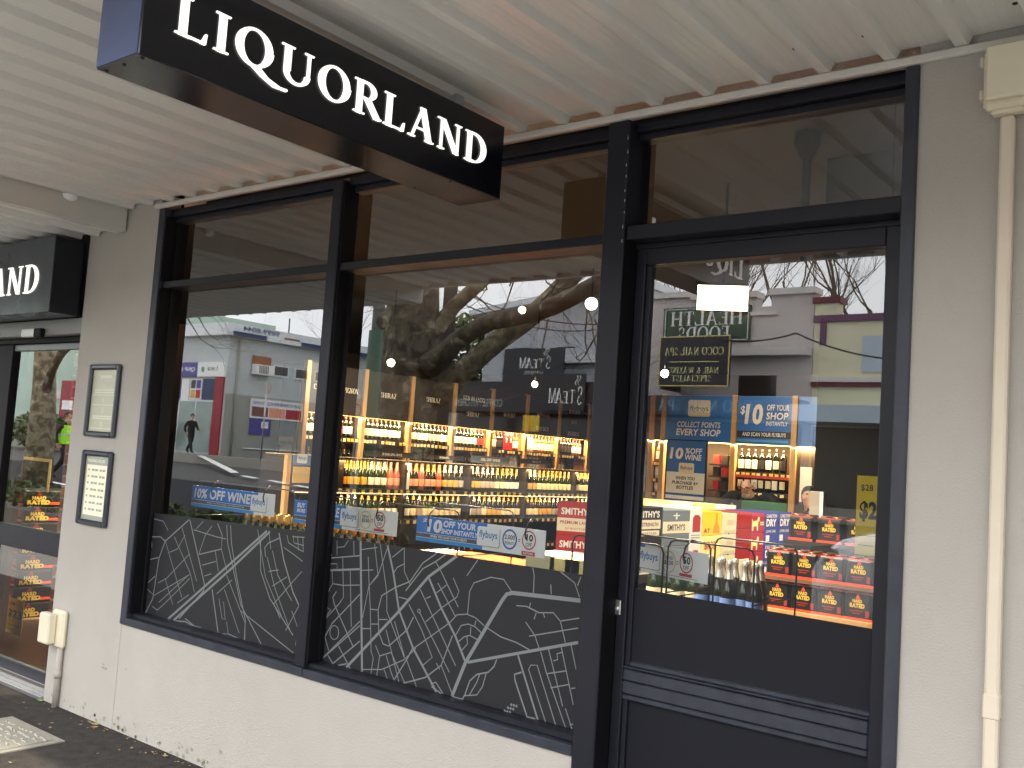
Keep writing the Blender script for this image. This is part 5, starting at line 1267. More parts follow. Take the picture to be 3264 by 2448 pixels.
# yellow price card hung by the door
def pricecard(x0, x1, z0, z1, y, label, was, now):
    t = thing('price_card', label, 'price card', ((x0+x1)/2, y, z0), 'yellow price cards')
    mb = MB(); mb.box(x0, x1, y, y+.002, z0, z1); part('card', mb, mat('price_yellow', (244, 214, 40), .5), t)
    f = Face((x0, y-.0004, z0), (1, 0, 0)); W_, H_ = x1-x0, z1-z0; mb = MB()
    f.text(mb, was, W_*.14, H_*.80, H_*.09, W_*.4, bold=.01); f.text(mb, now, W_*.12, H_*.42, H_*.26, W_*.82, bold=.04)
    f.rect(mb, W_*.1, H_*.24, W_*.85, H_*.25, .0008); f.rect(mb, W_*.1, H_*.12, W_*.6, H_*.13, .0008)
    part('lettering', mb, m_black, t); return t
c0 = P(2733, 1515, Y=1.2); c1 = P(2800, 1775, Y=1.2)
t = pricecard(c0.x, c0.x+.125, c1.z, c0.z, 1.2, 'tall yellow price card at the right edge of the door glass', '$28', '$23')
mb = MB(); mb.tube([(c0.x+.1, 1.203, c0.z), (c0.x+.1, 1.203, 3.6)], .0015, 4); part('cord', mb, m_frame2, t)

# ---- wire racks and banners ------------------------------------------------
m_rod = mat('black_rod', (26, 22, 26), .35)
def rack(x0, x1, ztop, label, y=.42, left=True, right=True):
    t = thing('wire_rack', label, 'rack', ((x0+x1)/2, y, 0), 'black wire racks in the window'); r = .0038
    mb = MB()
    pts = []
    if left: pts += [(x0, y, .05), (x0, y, ztop-.03), (x0+.01, y, ztop-.008), (x0+.03, y, ztop)]
    else: pts += [(x0, y, ztop)]
    if right: pts += [(x1-.03, y, ztop), (x1-.01, y, ztop-.008), (x1, y, ztop-.03), (x1, y, .05)]
    else: pts += [(x1, y, ztop)]
    mb.tube(pts, r, 6); part('front_hoop', mb, m_rod, t)
    mb = MB(); mb.tube([(p[0], p[1]+.4, p[2]) for p in pts], r, 6); part('rear_hoop', mb, m_rod, t)
    mb = MB()
    for x in (x0, x1): mb.tube([(x, y, ztop-.2), (x, y+.4, ztop-.2)], r*.8, 5)
    for z in (.1, .45, .8): mb.tube([(x0, y, z), (x1, y, z)], r*.7, 5)
    part('cross_rod', mb, m_rod, t)
    return t
m_bblue = mat('banner_blue', (16, 118, 212), .45); m_bstrip = mat('banner_dark', (74, 82, 92), .5); m_blight = mat('banner_light_blue', (40, 150, 224), .45); m_bwhite = mat('banner_white', (248, 250, 250), .5); m_fly = mat('banner_ink', (64, 130, 200), .5); m_ringy = mat('ring_yellow', (226, 206, 90), .5); m_ringr = mat('ring_red', (198, 66, 74), .5); m_ringb = mat('ring_blue', (56, 104, 190), .5)
def banner(x0, x1, z0, z1, kind, label, hooks, y=.35, rod=None, tilt=0):
    t = thing('hanging_banner', label, 'banner', ((x0+x1)/2, y, z0), 'promotion banners hung in the window')
    W_, H_ = x1-x0, z1-z0
    mb = MB(); mb.box(x0, x1, y, y+.002, z0, z1); part('sheet', mb, m_bwhite, t)
    f = Face((x0, y-.0003, z0), (1, 0, 0)); bw = W_*(.80 if kind == 'A' else (.56 if kind == 'C' else .51))
    mb = MB(); f.poly(mb, [(0, H_*.34), (bw, H_*.34), (bw+W_*.012, H_), (0, H_)], .0006); part('print_panel', mb, m_bblue, t)
    mb = MB(); f.rect(mb, 0, H_*.17, bw*.97, H_*.325, .0006); part('print_band', mb, m_bstrip, t)
    mb = MB(); f.rect(mb, 0, 0, bw*.97, H_*.155, .0006); part('print_band', mb, m_blight, t)
    tx = MB(); kw = dict(bold=.035, shear=.10, d=.0012)
    fx0 = W_*.565
    if kind == 'A':
        f.text(tx, '10% OFF WINE', W_*.03, H_*.42, H_*.46, W_*.70, **kw); f.text(tx, 'WHEN YOU PURCHASE 6 OR MORE BOTTLES', W_*.2, H_*.215, H_*.07, W_*.46, d=.0012); fx0 = W_*.735
    elif kind == 'C':
        f.text(tx, '$', W_*.05, H_*.70, H_*.22, W_*.035, **kw); f.text(tx, '10', W_*.09, H_*.40, H_*.52, W_*.125, **dict(kw, bold=.05)); f.text(tx, 'OFF YOUR', W_*.225, H_*.66, H_*.26, W_*.26, **kw); f.text(tx, 'SHOP INSTANTLY', W_*.21, H_*.40, H_*.20, W_*.295, **kw); f.text(tx, 'WHEN YOU SCAN YOUR FLYBUYS', W_*.12, H_*.20, H_*.10, W_*.30, **kw); fx0 = W_*.50
    else:
        f.text(tx, 'BUY', W_*.03, H_*.68, H_*.22, W_*.085, **kw); f.text(tx, 'MORE', W_*.03, H_*.47, H_*.17, W_*.085, **kw); f.text(tx, 'SAVE MORE', W_*.13, H_*.46, H_*.42, W_*.33, **kw); fx0 = W_*.475
    part('lettering', tx, m_white, t)
    cw = W_*(.17 if kind != 'A' else .18)
    mb = MB(); f.rrect(mb, fx0+W_*.004, H_*.13, fx0+cw+W_*.004, H_*.86, H_*.08, .0016); part('card_shadow', mb, m_lab['grey'], t)
    mb = MB(); f.rrect(mb, fx0, H_*.16, fx0+cw, H_*.88, H_*.08, .0022); part('logo_card', mb, m_bwhite, t)
    tx = MB(); f.text(tx, 'flybuys', fx0+cw*.5, H_*.38, H_*.36, cw*.82, bold=.02, align='c', d=.003); part('lettering', tx, m_fly, t)
    if kind != 'A':
        c1, c2 = (W_*.745, W_*.885) if kind == 'C' else (W_*.715, W_*.845)
        r = H_*.38; zc = H_*.52
        mb = MB(); f.ring(mb, c1, zc, r, H_*(.07 if kind == 'C' else .045), .0012, asp=.92); part('ring', mb, m_ringb if kind == 'C' else m_ringy, t)
        mb = MB(); f.ring(mb, c2, zc+H_*.06, r*.92, H_*.05, .0012, asp=.92); f.rect(mb, c2-r*.8, H_*.02 if kind == 'C' else H_*.12, c2+r*.8, H_*.17 if kind == 'C' else H_*.22, .0014); part('ring', mb, m_ringr, t)
        tx = MB()
        if kind == 'C': f.text(tx, '2,000', c1, zc-H_*.03, H_*.2, r*1.25, bold=.02, align='c', d=.0014); f.text(tx, 'POINTS', c1, zc-H_*.20, H_*.12, r*1.1, bold=.01, align='c', d=.0014); f.text(tx, '10', c2+r*.08, zc+H_*.02, H_*.26, r*.8, bold=.04, align='c', d=.0014); f.text(tx, 'OFF', c2, zc-H_*.18, H_*.15, r*.75, bold=.01, align='c', d=.0014)
        else: f.text(tx, 'SPEND', c1, zc+H_*.08, H_*.12, r*1.1, bold=.01, align='c', d=.0014); f.text(tx, '$250', c1, zc-H_*.12, H_*.17, r*1.2, bold=.02, align='c', d=.0014); f.text(tx, '50', c2+r*.08, zc+H_*.02, H_*.26, r*.9, bold=.03, align='c', d=.0014); f.text(tx, 'OFF', c2, zc-H_*.17, H_*.14, r*.75, bold=.01, align='c', d=.0014); f.rect(tx, W_*.62, H_*.07, W_*.93, H_*.085, .0012)
        f.text(tx, '$', c2-r*.52, zc+H_*.14, H_*.12, r*.16, d=.0014); f.rect(tx, (c1+c2)/2-W_*.007, zc+.004, (c1+c2)/2+W_*.007, zc+.007, .0014); f.rect(tx, (c1+c2)/2-W_*.007, zc-.004, (c1+c2)/2+W_*.007, zc-.001, .0014)
        part('lettering', tx, m_darkgrey, t)
        if kind == 'C':
            tx = MB(); f.text(tx, 'INSTORE', c2, H_*.055, H_*.08, r*1.2, bold=.02, align='c', d=.002); part('lettering', tx, m_white, t)
    mb = MB()
    for hx in hooks:
        x = x0+W_*hx
        zr = rod or z1+.03
        mb.tube([(x, y+.07, zr), (x, y+.03, zr+.008), (x+.003, y-.002, zr-.02), (x-.002, y-.006, z1-.02), (x+.004, y-.005, z1-.045)], .0035, 5)
    part('hook', mb, m_rod, t)
    if tilt:
        e = Vector((x1, y, 0)); d = t.location-e; c, s_ = math.cos(-tilt), math.sin(-tilt)
        t.location = e+Vector((d.x*c-d.y*s_, d.x*s_+d.y*c, d.z)); t.rotation_euler = (0, 0, -tilt)
    return t
rack(-4.86, -4.00, 1.325, 'black wire rack holding the banner by the pier'); rack(-3.96, -2.86, 1.318, 'black wire rack behind the middle banners'); rack(-2.24, -1.82, 1.275, 'black wire rack standing beside the middle post', left=True)
rD = P(2400, 1763, Y=.42)
rack(-1.80, rD.x+.008, P(2240, 1732, Y=.42).z, 'black wire rack inside the side door', left=True)
banner(-4.81, -4.075, 1.182, 1.300, 'A', 'blue banner offering ten percent off wine, nearest the pier', (.26, .88))
banner(-3.912, -3.178, 1.172, 1.286, 'B', 'blue and white spend and save banner crossing the middle window bar', (.2, .82))
banner(-3.052, -2.328, 1.170, 1.283, 'C', 'blue and white banner offering ten dollars off, left of the main post', (.1, .86))
banner(-2.322, -1.597, 1.160, 1.270, 'B', 'blue and white spend and save banner inside the side door', (.83,), rod=P(2240, 1732, Y=.42).z, tilt=.33)
# gold capped small bottles low in the first window, and sparkling bottles by the door
r5 = random.Random(8)
GB = [('beer', 'dark', 'gold', 'gold'), ('beer', 'green', 'gold', 'gold')]
zb = P(900, 1685, Y=.62).z
for i in range(17):
    for j in range(2):
        put_bottle(GB[(i//6) % 2], (-4.62+i*.068, .60+j*.07, .945), f"small {'dark' if (i//6) % 2 == 0 else 'green'} gold topped bottle, {'front' if j == 0 else 'back'} row, {['left', 'middle', 'right'][i//6]} third of the window tray", 'gold topped bottles in the window tray', rz=-1.57)
mb = MB(); mb.box(-4.70, -3.46, .55, .72, .925, .944); mb.box(-4.70, -3.46, .545, .549, .925, .99); single('display_tray', mb, m_shelf, 'long dark tray of gold topped bottles low in the window', 'tray', loc=(-4.1, .63, .925))
mb = MB(); mb.box(-4.70, -3.46, .56, .71, 0, .9245); single('display_plinth', mb, m_shelf, 'black plinth under the dark bottle tray', 'plinth', loc=(-4.1, .63, 0))
for i in range(9):
    x = -2.62+i*.072
    k = ('champagne', 'green', 'cream', 'silver') if i < 4 else ('champagne', 'dark', 'blue', 'silver')
    put_bottle(k, (x, 1.8+(i % 2)*.03, .80), f"{'green' if i < 4 else 'dark'} sparkling bottle with silver foil behind the door film, {'under the banner' if i < 4 else 'right of the banner'}, {'back' if i % 2 else 'front'} pair", 'sparkling bottles by the door', rz=-1.3)
    if i >= 4: put_bottle(('champagne', 'dark', 'black', 'silver'), (x-.03, 1.93, .80), 'dark sparkling bottle with black label, back row by the door', 'sparkling bottles by the door', rz=-1.3)
mb = MB(); mb.box(-2.72, -1.95, 1.74, 2.02, .0, .799); single('display_plinth', mb, m_pine, 'pine plinth under the sparkling bottles by the door', 'plinth', loc=(-2.3, 1.88, 0))

# ---- stock inside the entrance -------------------------------------------------
PKL = None
def bigpack_meshes(dx, dy, h):
    out = []
    mb = MB(); mb.bbox(-dx/2+.002, dx/2-.002, -dy/2+.002, dy/2-.002, .001, h-.002, .01); out.append(('can_pack', mb.mesh('can_pack', m_pack)))
    fr = Face((dx/2-.0015, -dy/2, 0), (0, 1, 0)); ff = Face((-dx/2, -dy/2+.0015, 0), (1, 0, 0))
    mb = MB(); fr.rect(mb, dy*.62, h*.10, dy*.98, h*.26, .0008); ff.rect(mb, dx*.05, h*.02, dx*.95, h*.14, .0008); out.append(('strip', mb.mesh('strip', m_porange)))
    mb = MB(); fr.text(mb, 'HARD', dy*.36, h*.40, h*.24, dy*.34, bold=.06, align='c'); fr.text(mb, 'RATED', dy*.36, h*.10, h*.28, dy*.56, bold=.07, align='c'); out.append(('lettering', mb.mesh('lettering', m_pyel)))
    mb = MB(); fr.poly(mb, [(dy*.28, h*.68), (dy*.44, h*.68), (dy*.36, h*.96)], .0008); ff.rect(mb, dx*.3, h*.3, dx*.9, h*.7, .0006); out.append(('flame', mb.mesh('flame', m_pred)))
    return out
BKM = bigpack_meshes(.36, .34, .128)
yb_ = .92
for k in range(8):
    o = put_pack(BKM, (-8.14, yb_+.17, .012+k*.130), f"dark can carton in the column inside the entrance, {['bottom', 'second', 'third', 'fourth', 'fifth', 'sixth', 'seventh', 'top'][k]} of eight", 'dark can cartons inside the entrance')
    put_pack(BKM, (-8.14, yb_+.52, .012+k*.130), f"dark can carton in the rear column inside the entrance, {['bottom', 'second', 'third', 'fourth', 'fifth', 'sixth', 'seventh', 'top'][k]} of eight", 'dark can cartons inside the entrance')
def deco_wr(o, f, w, h):
    dband(o, f, [(0, 0, w, h*.32)], CMAG); dband(o, f, [(w*.2, h*.5, w*.4, h*.85), (w*.5, h*.5, w*.72, h*.85)], m_lab['grey'])
for k in range(6): carton(yb_+.0, -8.68, -8.33, .012+k*.165, .175+k*.165, CWHITE, f"white carton with crimson foot in the entrance stack, {['bottom', 'second', 'third', 'fourth', 'fifth', 'top'][k]} of six", 'white cartons inside the entrance', deco_wr, dx=.34, face='y')
for k in range(5): carton(yb_+.05, -9.06, -8.70, .012+k*.19, .20+k*.19, CGRN, f"green carton in the stack left of the white cartons, {['bottom', 'second', 'third', 'fourth', 'top'][k]} of five", 'green cartons inside the entrance', deco_pale, dx=.34, face='y')
mb = MB(); mb.box(-9.1, -7.94, .88, 1.62, .0012, .0118); single('stock_mat', mb, m_pine, 'flat pine board under the stock inside the entrance', 'board', loc=(-8.5, 1.2, 0))
a = P(22, 1900, Y=.55); b = P(62, 2028, Y=.55)
pricecard(a.x, b.x+.02, b.z, a.z, .55, 'yellow price card reading twenty three dollars inside the entrance', 'FOR', '$23')
a = P(-22, 1880, Y=.50); b = P(22, 1995, Y=.50)
pricecard(a.x, b.x, b.z, a.z, .50, 'yellow price card half cut by the left edge of the picture', 'FOR', '$68')
mb = MB(); mb.bbox(-7.3, -6.5, .35, .75, .0012, .10, .01)
FR2 = None
# yellow framed display sign above the stock
a = P(58, 1458, Y=1.0); b = P(162, 1478, Y=1.0)
t = thing('yellow_hoop', 'thin yellow hoop standing on the dark can cartons inside the entrance', 'display hoop', (a.x, 1.0, 1.05))
mb = MB(); mb.box(a.x, b.x, 1.0, 1.01, a.z-.012, a.z+.012); mb.box(a.x, a.x+.03, 1.0, 1.01, 1.052, a.z-.0125); mb.box(b.x-.03, b.x, 1.0, 1.01, 1.052, a.z-.0125); part('bar', mb, mat('frame_yellow', (236, 196, 110), .5), t)
# ================================================================== people
m_skin = mat('skin', (206, 158, 128), .55); m_jack = mat('black_jacket', (26, 25, 28), .8, bump=.3, bs=30); m_trou = mat('dark_trousers', (34, 36, 44), .8, bump=.3, bs=30); m_shoe = mat('black_shoe', (20, 20, 20), .5)
m_hair = mat('dark_hair', (30, 22, 18), .5); m_beard = mat('grey_beard', (150, 142, 134), .8); m_hiv = mat('hi_vis', (170, 255, 40), .6, var=.05); m_coatb = mat('brown_coat', (52, 44, 36), .85)
J0 = [('pelvis', (0, 0, .95), .15, .125, -1, 'leg'), ('belly', (0, 0, 1.08), .165, .135, 0, 'top'), ('chest', (0, .0, 1.28), .18, .135, 1, 'top'), ('nb', (0, -.01, 1.44), .075, .065, 2, 'top'), ('neck', (0, .01, 1.50), .052, .052, 3, 'skin'), ('jaw', (0, .04, 1.575), .058, .066, 4, 'skin'), ('skull', (0, .02, 1.655), .073, .09, 5, 'skin'), ('crown', (0, .01, 1.725), .05, .06, 6, 'skin'),
 ('nose', (0, .128, 1.615), .013, .013, 6, 'skin'),
 ('sl', (-.18, -.01, 1.40), .078, .075, 2, 'top'), ('el', (-.245, -.03, 1.13), .062, .06, 9, 'top'), ('wl', (-.25, .07, .90), .048, .045, 10, 'top'), ('hl', (-.25, .10, .83), .03, .022, 11, 'skin'),
 ('sr', (.18, -.01, 1.40), .078, .075, 2, 'top'), ('er', (.245, -.03, 1.13), .062, .06, 13, 'top'), ('wr', (.25, .07, .90), .048, .045, 14, 'top'), ('hr', (.25, .10, .83), .03, .022, 15, 'skin'),
 ('hpl', (-.085, 0, .87), .108, .11, 0, 'leg'), ('kl', (-.10, .02, .50), .08, .08, 17, 'leg'), ('al', (-.10, -.02, .10), .058, .06, 18, 'leg'), ('tl', (-.11, .14, .035), .042, .034, 19, 'shoe'),
 ('hpr', (.085, 0, .87), .108, .11, 0, 'leg'), ('kr', (.10, .02, .50), .08, .08, 21, 'leg'), ('ar', (.10, -.02, .10), .058, .06, 22, 'leg'), ('tr', (.11, .14, .035), .042, .034, 23, 'shoe')]
def person(loc, rz, pose, mats, label, group=None, k=1.0):
    J = []
    for n, c, r1, r2, p, z in J0:
        J.append((n, Vector(pose.get(n, c))*k, r1*k, r2*k, p, z))
    me = bpy.data.meshes.new('b'); me.from_pydata([tuple(j[1]) for j in J], [(j[4], i) for i, j in enumerate(J) if j[4] >= 0], [])
    o = bpy.data.objects.new('b', me); COL.objects.link(o)
    sk = o.modifiers.new('s', 'SKIN'); sk.use_smooth_shade = True; sk.branch_smoothing = .4
    for i, j in enumerate(J): me.skin_vertices[0].data[i].radius = (j[2], j[3]); me.skin_vertices[0].data[i].use_root = (i == 0)
    ss = o.modifiers.new('u', 'SUBSURF'); ss.levels = 2; ss.render_levels = 2
    dg = bpy.context.evaluated_depsgraph_get()
    ev = bpy.data.meshes.new_from_object(o.evaluated_get(dg)); bpy.data.objects.remove(o); bpy.data.meshes.remove(me)
    zones = ['skin', 'top', 'leg', 'shoe']; mb = MB(); mb.v = [tuple(v.co) for v in ev.vertices]
    segs = [(J[j[4]][1], j[1], j[5]) for j in J if j[4] >= 0]
    for f in ev.polygons:
        c = f.center; best = 9; z = 'top'
        for a, b, zz in segs:
            ab = b-a; t = max(0, min(1, (c-a).dot(ab)/max(ab.length_squared, 1e-9))); d = (c-a-ab*t).length
            if zz == 'skin' and a == J[3][1] : d += .01
            if d < best: best = d; z = zz
        mb.cur = zones.index(z); mb.face(tuple(f.vertices), True)
    bpy.data.meshes.remove(ev)
    mb.cur = 0
    for s_, hn, wn in ((-1, 12, 11), (1, 16, 15)):      # fingers and thumb
        h = J[hn][1]; d = (h-J[wn][1]).normalized(); sd_ = d.cross(Vector((1, 0, 0))).normalized()
        for q, L_ in ((-.5, .075), (-.17, .088), (.17, .082), (.5, .06)):
            b0 = h+sd_*q*.05*k; mb.tube([b0, b0+d*L_*.55*k, b0+(d*.9+Vector((-s_*.35, 0, 0)))*L_*k], [.0095*k, .0085*k, .006*k], 5)
        mb.tube([h-d*.01*k+sd_*.03*k, h+sd_*.055*k+d*.025*k, h+sd_*.06*k+d*.055*k], [.012*k, .011*k, .008*k], 5)
    me = mb.mesh('person', [m_skin, mats[0], mats[1], m_shoe])
    o = link(bpy.data.objects.new('person', me)); o.location = loc; o.rotation_euler = (0, 0, rz); tag(o, label, 'person', group)
    sk_ = J[6][1]; fw = (J[8][1]-J[6][1]); 
    return o, {j[0]: j[1] for j in J}
def headparts(o, J, hair=None, beard=None, specs=False, k=1.0):
    c = J['skull']; f = (J['nose']-c); up = (J['crown']-J['jaw']).normalized(); fw = (f-up*f.dot(up)).normalized(); rt = fw.cross(up)
    def at(a, b, d): return c+rt*a*k+fw*b*k+up*d*k
    mb = MB()
    for s_ in (-1, 1): mb.ellipsoid(at(s_*.078, -.005, -.015), (.014, .022, .032), 8, 6)
    part('ear', mb, m_skin, o, world=False)
    mb = MB()
    for s_ in (-1, 1): mb.ellipsoid(at(s_*.032, .083, .0), (.013, .008, .008), 8, 6)
    part('eye', mb, mat('eye', (30, 24, 22), .3), o, world=False)
    mb = MB(); mb.ellipsoid(at(0, .083, -.075), (.024, .009, .006), 8, 5); part('mouth', mb, mat('lips', (160, 92, 82), .5), o, world=False)
    if hair:
        mb = MB(); bm = bmesh.new(); bmesh.ops.create_uvsphere(bm, u_segments=16, v_segments=12, radius=1)
        kill = [v for v in bm.verts if (v.co.y > .45 and v.co.z < .45) or v.co.z < (-.55 if hair == 'short' else -2)]
        bmesh.ops.delete(bm, geom=kill, context='VERTS')
        for v in bm.verts:
            dn = 1.0 if hair == 'short' or v.co.z > -.2 else 1.0+(-.2-v.co.z)*1.6
            p = at(v.co.x*.088, v.co.y*.106-.008, v.co.z*.098*dn+.018); v.co = p
        mb.frombm(bm, True); bm.free(); part('hair', mb, m_hair, o, world=False)
    if beard:
        mb = MB(); mb.ellipsoid(at(0, .05, -.098), (.046, .03, .032), 12, 8); part('beard', mb, m_beard, o, world=False)
        mb = MB()
        for s_ in (-1, 1): mb.ellipsoid(at(s_*.066, -.03, -.01), (.014, .04, .035), 8, 6)
        part('hair', mb, m_beard, o, world=False)
    if specs:
        mb = MB()
        for s_ in (-1, 1):
            pts = [at(s_*.036+.026*math.cos(t*.785), .104, .0+.018*math.sin(t*.785)) for t in range(9)]; mb.tube(pts, .004*k, 5, cap=False)
            mb.tube([at(s_*.06, .10, .004), at(s_*.08, .0, .004)], .0035*k, 5)
        mb.tube([at(-.01, .106, .003), at(.01, .106, .003)], .0035*k, 5); part('glasses', mb, m_black, o, world=False)
# shop assistant bending over the counter, facing the window and looking down
mp = P(2372, 1545, Y=6.32)
man, J = person((mp.x, 6.66, 0), math.pi+.12, {'pelvis': (0, -.05, .93), 'belly': (0, .06, 1.04), 'chest': (0, .20, 1.22), 'nb': (0, .27, 1.345), 'neck': (0, .295, 1.375), 'jaw': (.0, .36, 1.385), 'skull': (0, .385, 1.465), 'crown': (0, .415, 1.53), 'nose': (.0, .475, 1.40),
  'sl': (-.21, .22, 1.36), 'el': (-.33, .26, 1.16), 'wl': (-.20, .46, 1.09), 'hl': (-.14, .51, 1.085), 'sr': (.21, .22, 1.36), 'er': (.33, .26, 1.16), 'wr': (.18, .44, 1.09), 'hr': (.12, .49, 1.085)}, (m_jack, m_trou), 'bald bearded person in glasses and black jacket bending over the counter')
headparts(man, J, beard=True, specs=True)
wp = P(2571, 1592, Y=6.55)
wo_, J = person((wp.x, 6.62, 0), math.pi-.2, {}, (m_jack, m_trou), 'dark haired person in black behind the counter, half hidden by the partition', k=(wp.z+.02)/1.63)
headparts(wo_, J, hair='long', k=(wp.z+.02)/1.63)
# walker across the street, striding to the right
q = R(592, 1441, Y=21.9)
STR = {'kl': (-.1, .16, .50), 'al': (-.1, .30, .11), 'tl': (-.11, .45, .06), 'kr': (.1, -.08, .50), 'ar': (.1, -.36, .16), 'tr': (.1, -.24, .05), 'el': (-.25, -.12, 1.14), 'wl': (-.24, -.06, .92), 'hl': (-.23, -.03, .85), 'er': (.25, .08, 1.14), 'wr': (.22, .27, 1.02), 'hr': (.19, .33, .98)}
wk, J = person((q.x, q.y, rz(-21.0)+.1), -math.pi/2, STR, (m_jack, m_trou), 'person in dark jacket walking past the store across the street', k=1.0)
headparts(wk, J, hair='short')
q = R(188, 1330, Y=10.2)
hv, J = person((q.x, q.y, rz(q.y)), -math.pi/2-.5, STR, (m_coatb, m_trou), 'person in dark coat and bright hi vis vest crossing the road', k=1.06)
headparts(hv, J, hair='short', k=1.06)
mb = MB(); n = 16
for z, a, b in ((.92, .20, .15), (1.1, .19, .145), (1.28, .205, .15), (1.40, .19, .125)):
    for t in range(n): mb.v.append((a*math.cos(2*math.pi*t/n)*1.06, b*math.sin(2*math.pi*t/n)*1.06, z*1.06))
for j in range(3):
    for t in range(n): mb.face((j*n+t, j*n+(t+1) % n, (j+1)*n+(t+1) % n, (j+1)*n+t), True)
part('vest', mb, m_hiv, hv, world=False)
mb = MB(); mb.lathe([(.208, 0), (.208, .05)], 0, 0, 16, z0=1.2); mb.v = [(v[0], v[1]*.76, v[2]) for v in mb.v]; part('reflective_band', mb, mat('reflective', (206, 206, 200), .3), hv, world=False)

# ================================================================== the street, seen by reflection
m_gw = mat('grey_store_wall', (192, 199, 199), .85, var=.06, vs=1.5, bump=.3, bs=20); m_gw2 = mat('lower_grey_wall', (152, 154, 147), .85, var=.06, vs=1.5, bump=.3, bs=20)
m_fas = mat('store_fascia', (224, 228, 229), .6, var=.08, vs=3); m_navyp = mat('navy_paint', (44, 66, 100), .6); m_dglass = mat('dark_window', (40, 46, 50), .12); m_lglass = mat('shop_front_glass', (140, 158, 152), .12, var=.2, vs=1.2)
m_purple = mat('purple_sign', (76, 72, 146), .5); m_redc = mat('red_column', (150, 44, 56), .6); m_rust = mat('rust', (150, 98, 70), .9, var=.3, vs=9)
g0 = rz(-21.0)+.1
ST = thing('corner_store', 'low grey corner store with white fascia and purple sign band across the street', 'building', (-40, -23, g0))
AX = -36.08; AY = -22.5
mb = MB(); mb.box(-44.5, AX, -36, AY, 0, 6.15); part('wall', mb, m_gw, ST)
mb = MB(); mb.box(AX+.001, AX+.03, -36, AY-.02, 0, 3.62); part('lower_wall', mb, m_gw2, ST)
mb = MB(); mb.box(-44.8, AX+.35, -36.2, AY+.4, 6.16, 6.70); part('fascia', mb, m_fas, ST)
mb = MB()
for a, b in ((-24.2, -22.4), (-27.6, -26.2), (-31, -29.4)): mb.box(AX+.352, AX+.36, a, b, 6.16, 6.36)
part('fascia_stripe', mb, m_navyp, ST)
mb = MB(); mb.box(AX+.352, AX+.356, -26.1, -25.2, 6.36, 6.45); part('rust_patch', mb, m_rust, ST)
f = Face((AX+.352, -24.9, 6.42), (0, 1, 0)); mb = MB(); f.text(mb, '9899 8044', 0, 0, .24, 2.0, bold=.02); part('lettering', mb, m_navyp, ST)
ff = Face((AX, AY+.02, 0), (-1, 0, 0))
mb = MB(); ff.rect(mb, .05, 4.33, 2.05, 4.98, .10, .12); part('sign_panel', mb, m_white, ST)
mb = MB(); ff.rect(mb, 2.06, 4.33, 8.0, 4.98, .10, .12); part('sign_panel', mb, m_purple, ST)
mb = MB(); ff.text(mb, 'Lyca', .55, 4.55, .26, .75, bold=.01, d=.104); part('lettering', mb, m_darkgrey, ST)
mb = MB(); ff.poly(mb, [(1.55, 4.5), (1.75, 4.6), (1.75, 4.8), (1.55, 4.75)], .104); part('emblem', mb, mat('emblem_green', (60, 150, 110), .5), ST)
mb = MB(); ff.text(mb, 'QNP CONVENIENCE', 2.25, 4.53, .24, 3.6, bold=.02, d=.104); part('lettering', mb, m_white, ST)
mb = MB(); ff.rect(mb, .1, g0, .72, 4.32, .06, .1); part('column', mb, m_redc, ST)
for a, b, z0, z1, mm in ((.74, 1.65, 3.3, 4.24, m_navyp), (1.72, 2.6, 3.3, 4.24, m_white), (2.7, 3.3, 3.25, 4.24, m_white), (3.36, 4.6, 3.25, 4.24, m_navyp)):
    mb = MB(); ff.rect(mb, a, z0, b, z1, .03, .04); ps = part('poster', mb, mm, ST)
    if a == 1.72:
        for q, (i, j) in enumerate(((0, 0), (1, 0), (0, 1), (1, 1))):
            mb = MB(); ff.rect(mb, a+.06+.41*i, z0+.06+.44*j, a+.41+.41*i, z0+.44+.44*j, .034); part('picture', mb, [m_lab['red'], m_lab['gold'], m_purple, m_darkgrey][q], ps)
for k in range(4):
    mb = MB(); ff.rect(mb, .8+1.3*k, g0+.1, 2.02+1.3*k, 3.2, .012, .02); part('shop_window', mb, m_lglass, ST)
    mb = MB(); ff.rect(mb, 2.03+1.3*k, g0, 2.09+1.3*k, 3.24, .03, .05); part('window_bar', mb, m_fas, ST)
mb = MB(); ff.rect(mb, .74, 3.21, 6.2, 3.27, .04, .06); part('window_head', mb, m_fas, ST)
fs = Face((AX+.03, -40, 0), (0, 1, 0))
def sy(y): return y+40
for a, b, nm in ((-25.85, -24.95, 'window'), (-27.1, -26.2, 'window'), (-28.4, -27.4, 'window'), (-29.9, -29.0, 'window')):
    mb = MB(); fs.rect(mb, sy(a), 4.62, sy(b), 5.16, .02, .04); wf = part('window', mb, m_fas, ST)
    mb = MB(); fs.rect(mb, sy(a)+.07, 4.7, sy(b)-.07, 5.10, .025); part('pane', mb, m_dglass, wf)
mb = MB(); fs.rect(mb, sy(-24.75), 4.6, sy(-23.75), 5.05, .38, .36); ac = part('air_conditioner', mb, m_white, ST)
mb = MB()
for k in range(6): fs.rect(mb, sy(-24.4)+.09*k, 4.64, sy(-24.4)+.05+.09*k, 5.0, .386)
part('grille', mb, m_darkgrey, ac)
mb = MB(); fs.rect(mb, sy(-24.75), 5.06, sy(-23.75), 5.45, .06, .05); part('vent', mb, m_rust, ST)
mb = MB(); fs.rect(mb, sy(-26.85), 2.64, sy(-23.85), 3.52, .05, .04); sp = part('wall_sign', mb, m_white, ST)
mb = MB(); fs.text(mb, 'QNP CONVENIENCE STORES', sy(-26.75), 3.24, .17, 2.8, bold=.02, d=.054); part('lettering', mb, m_purple, sp)
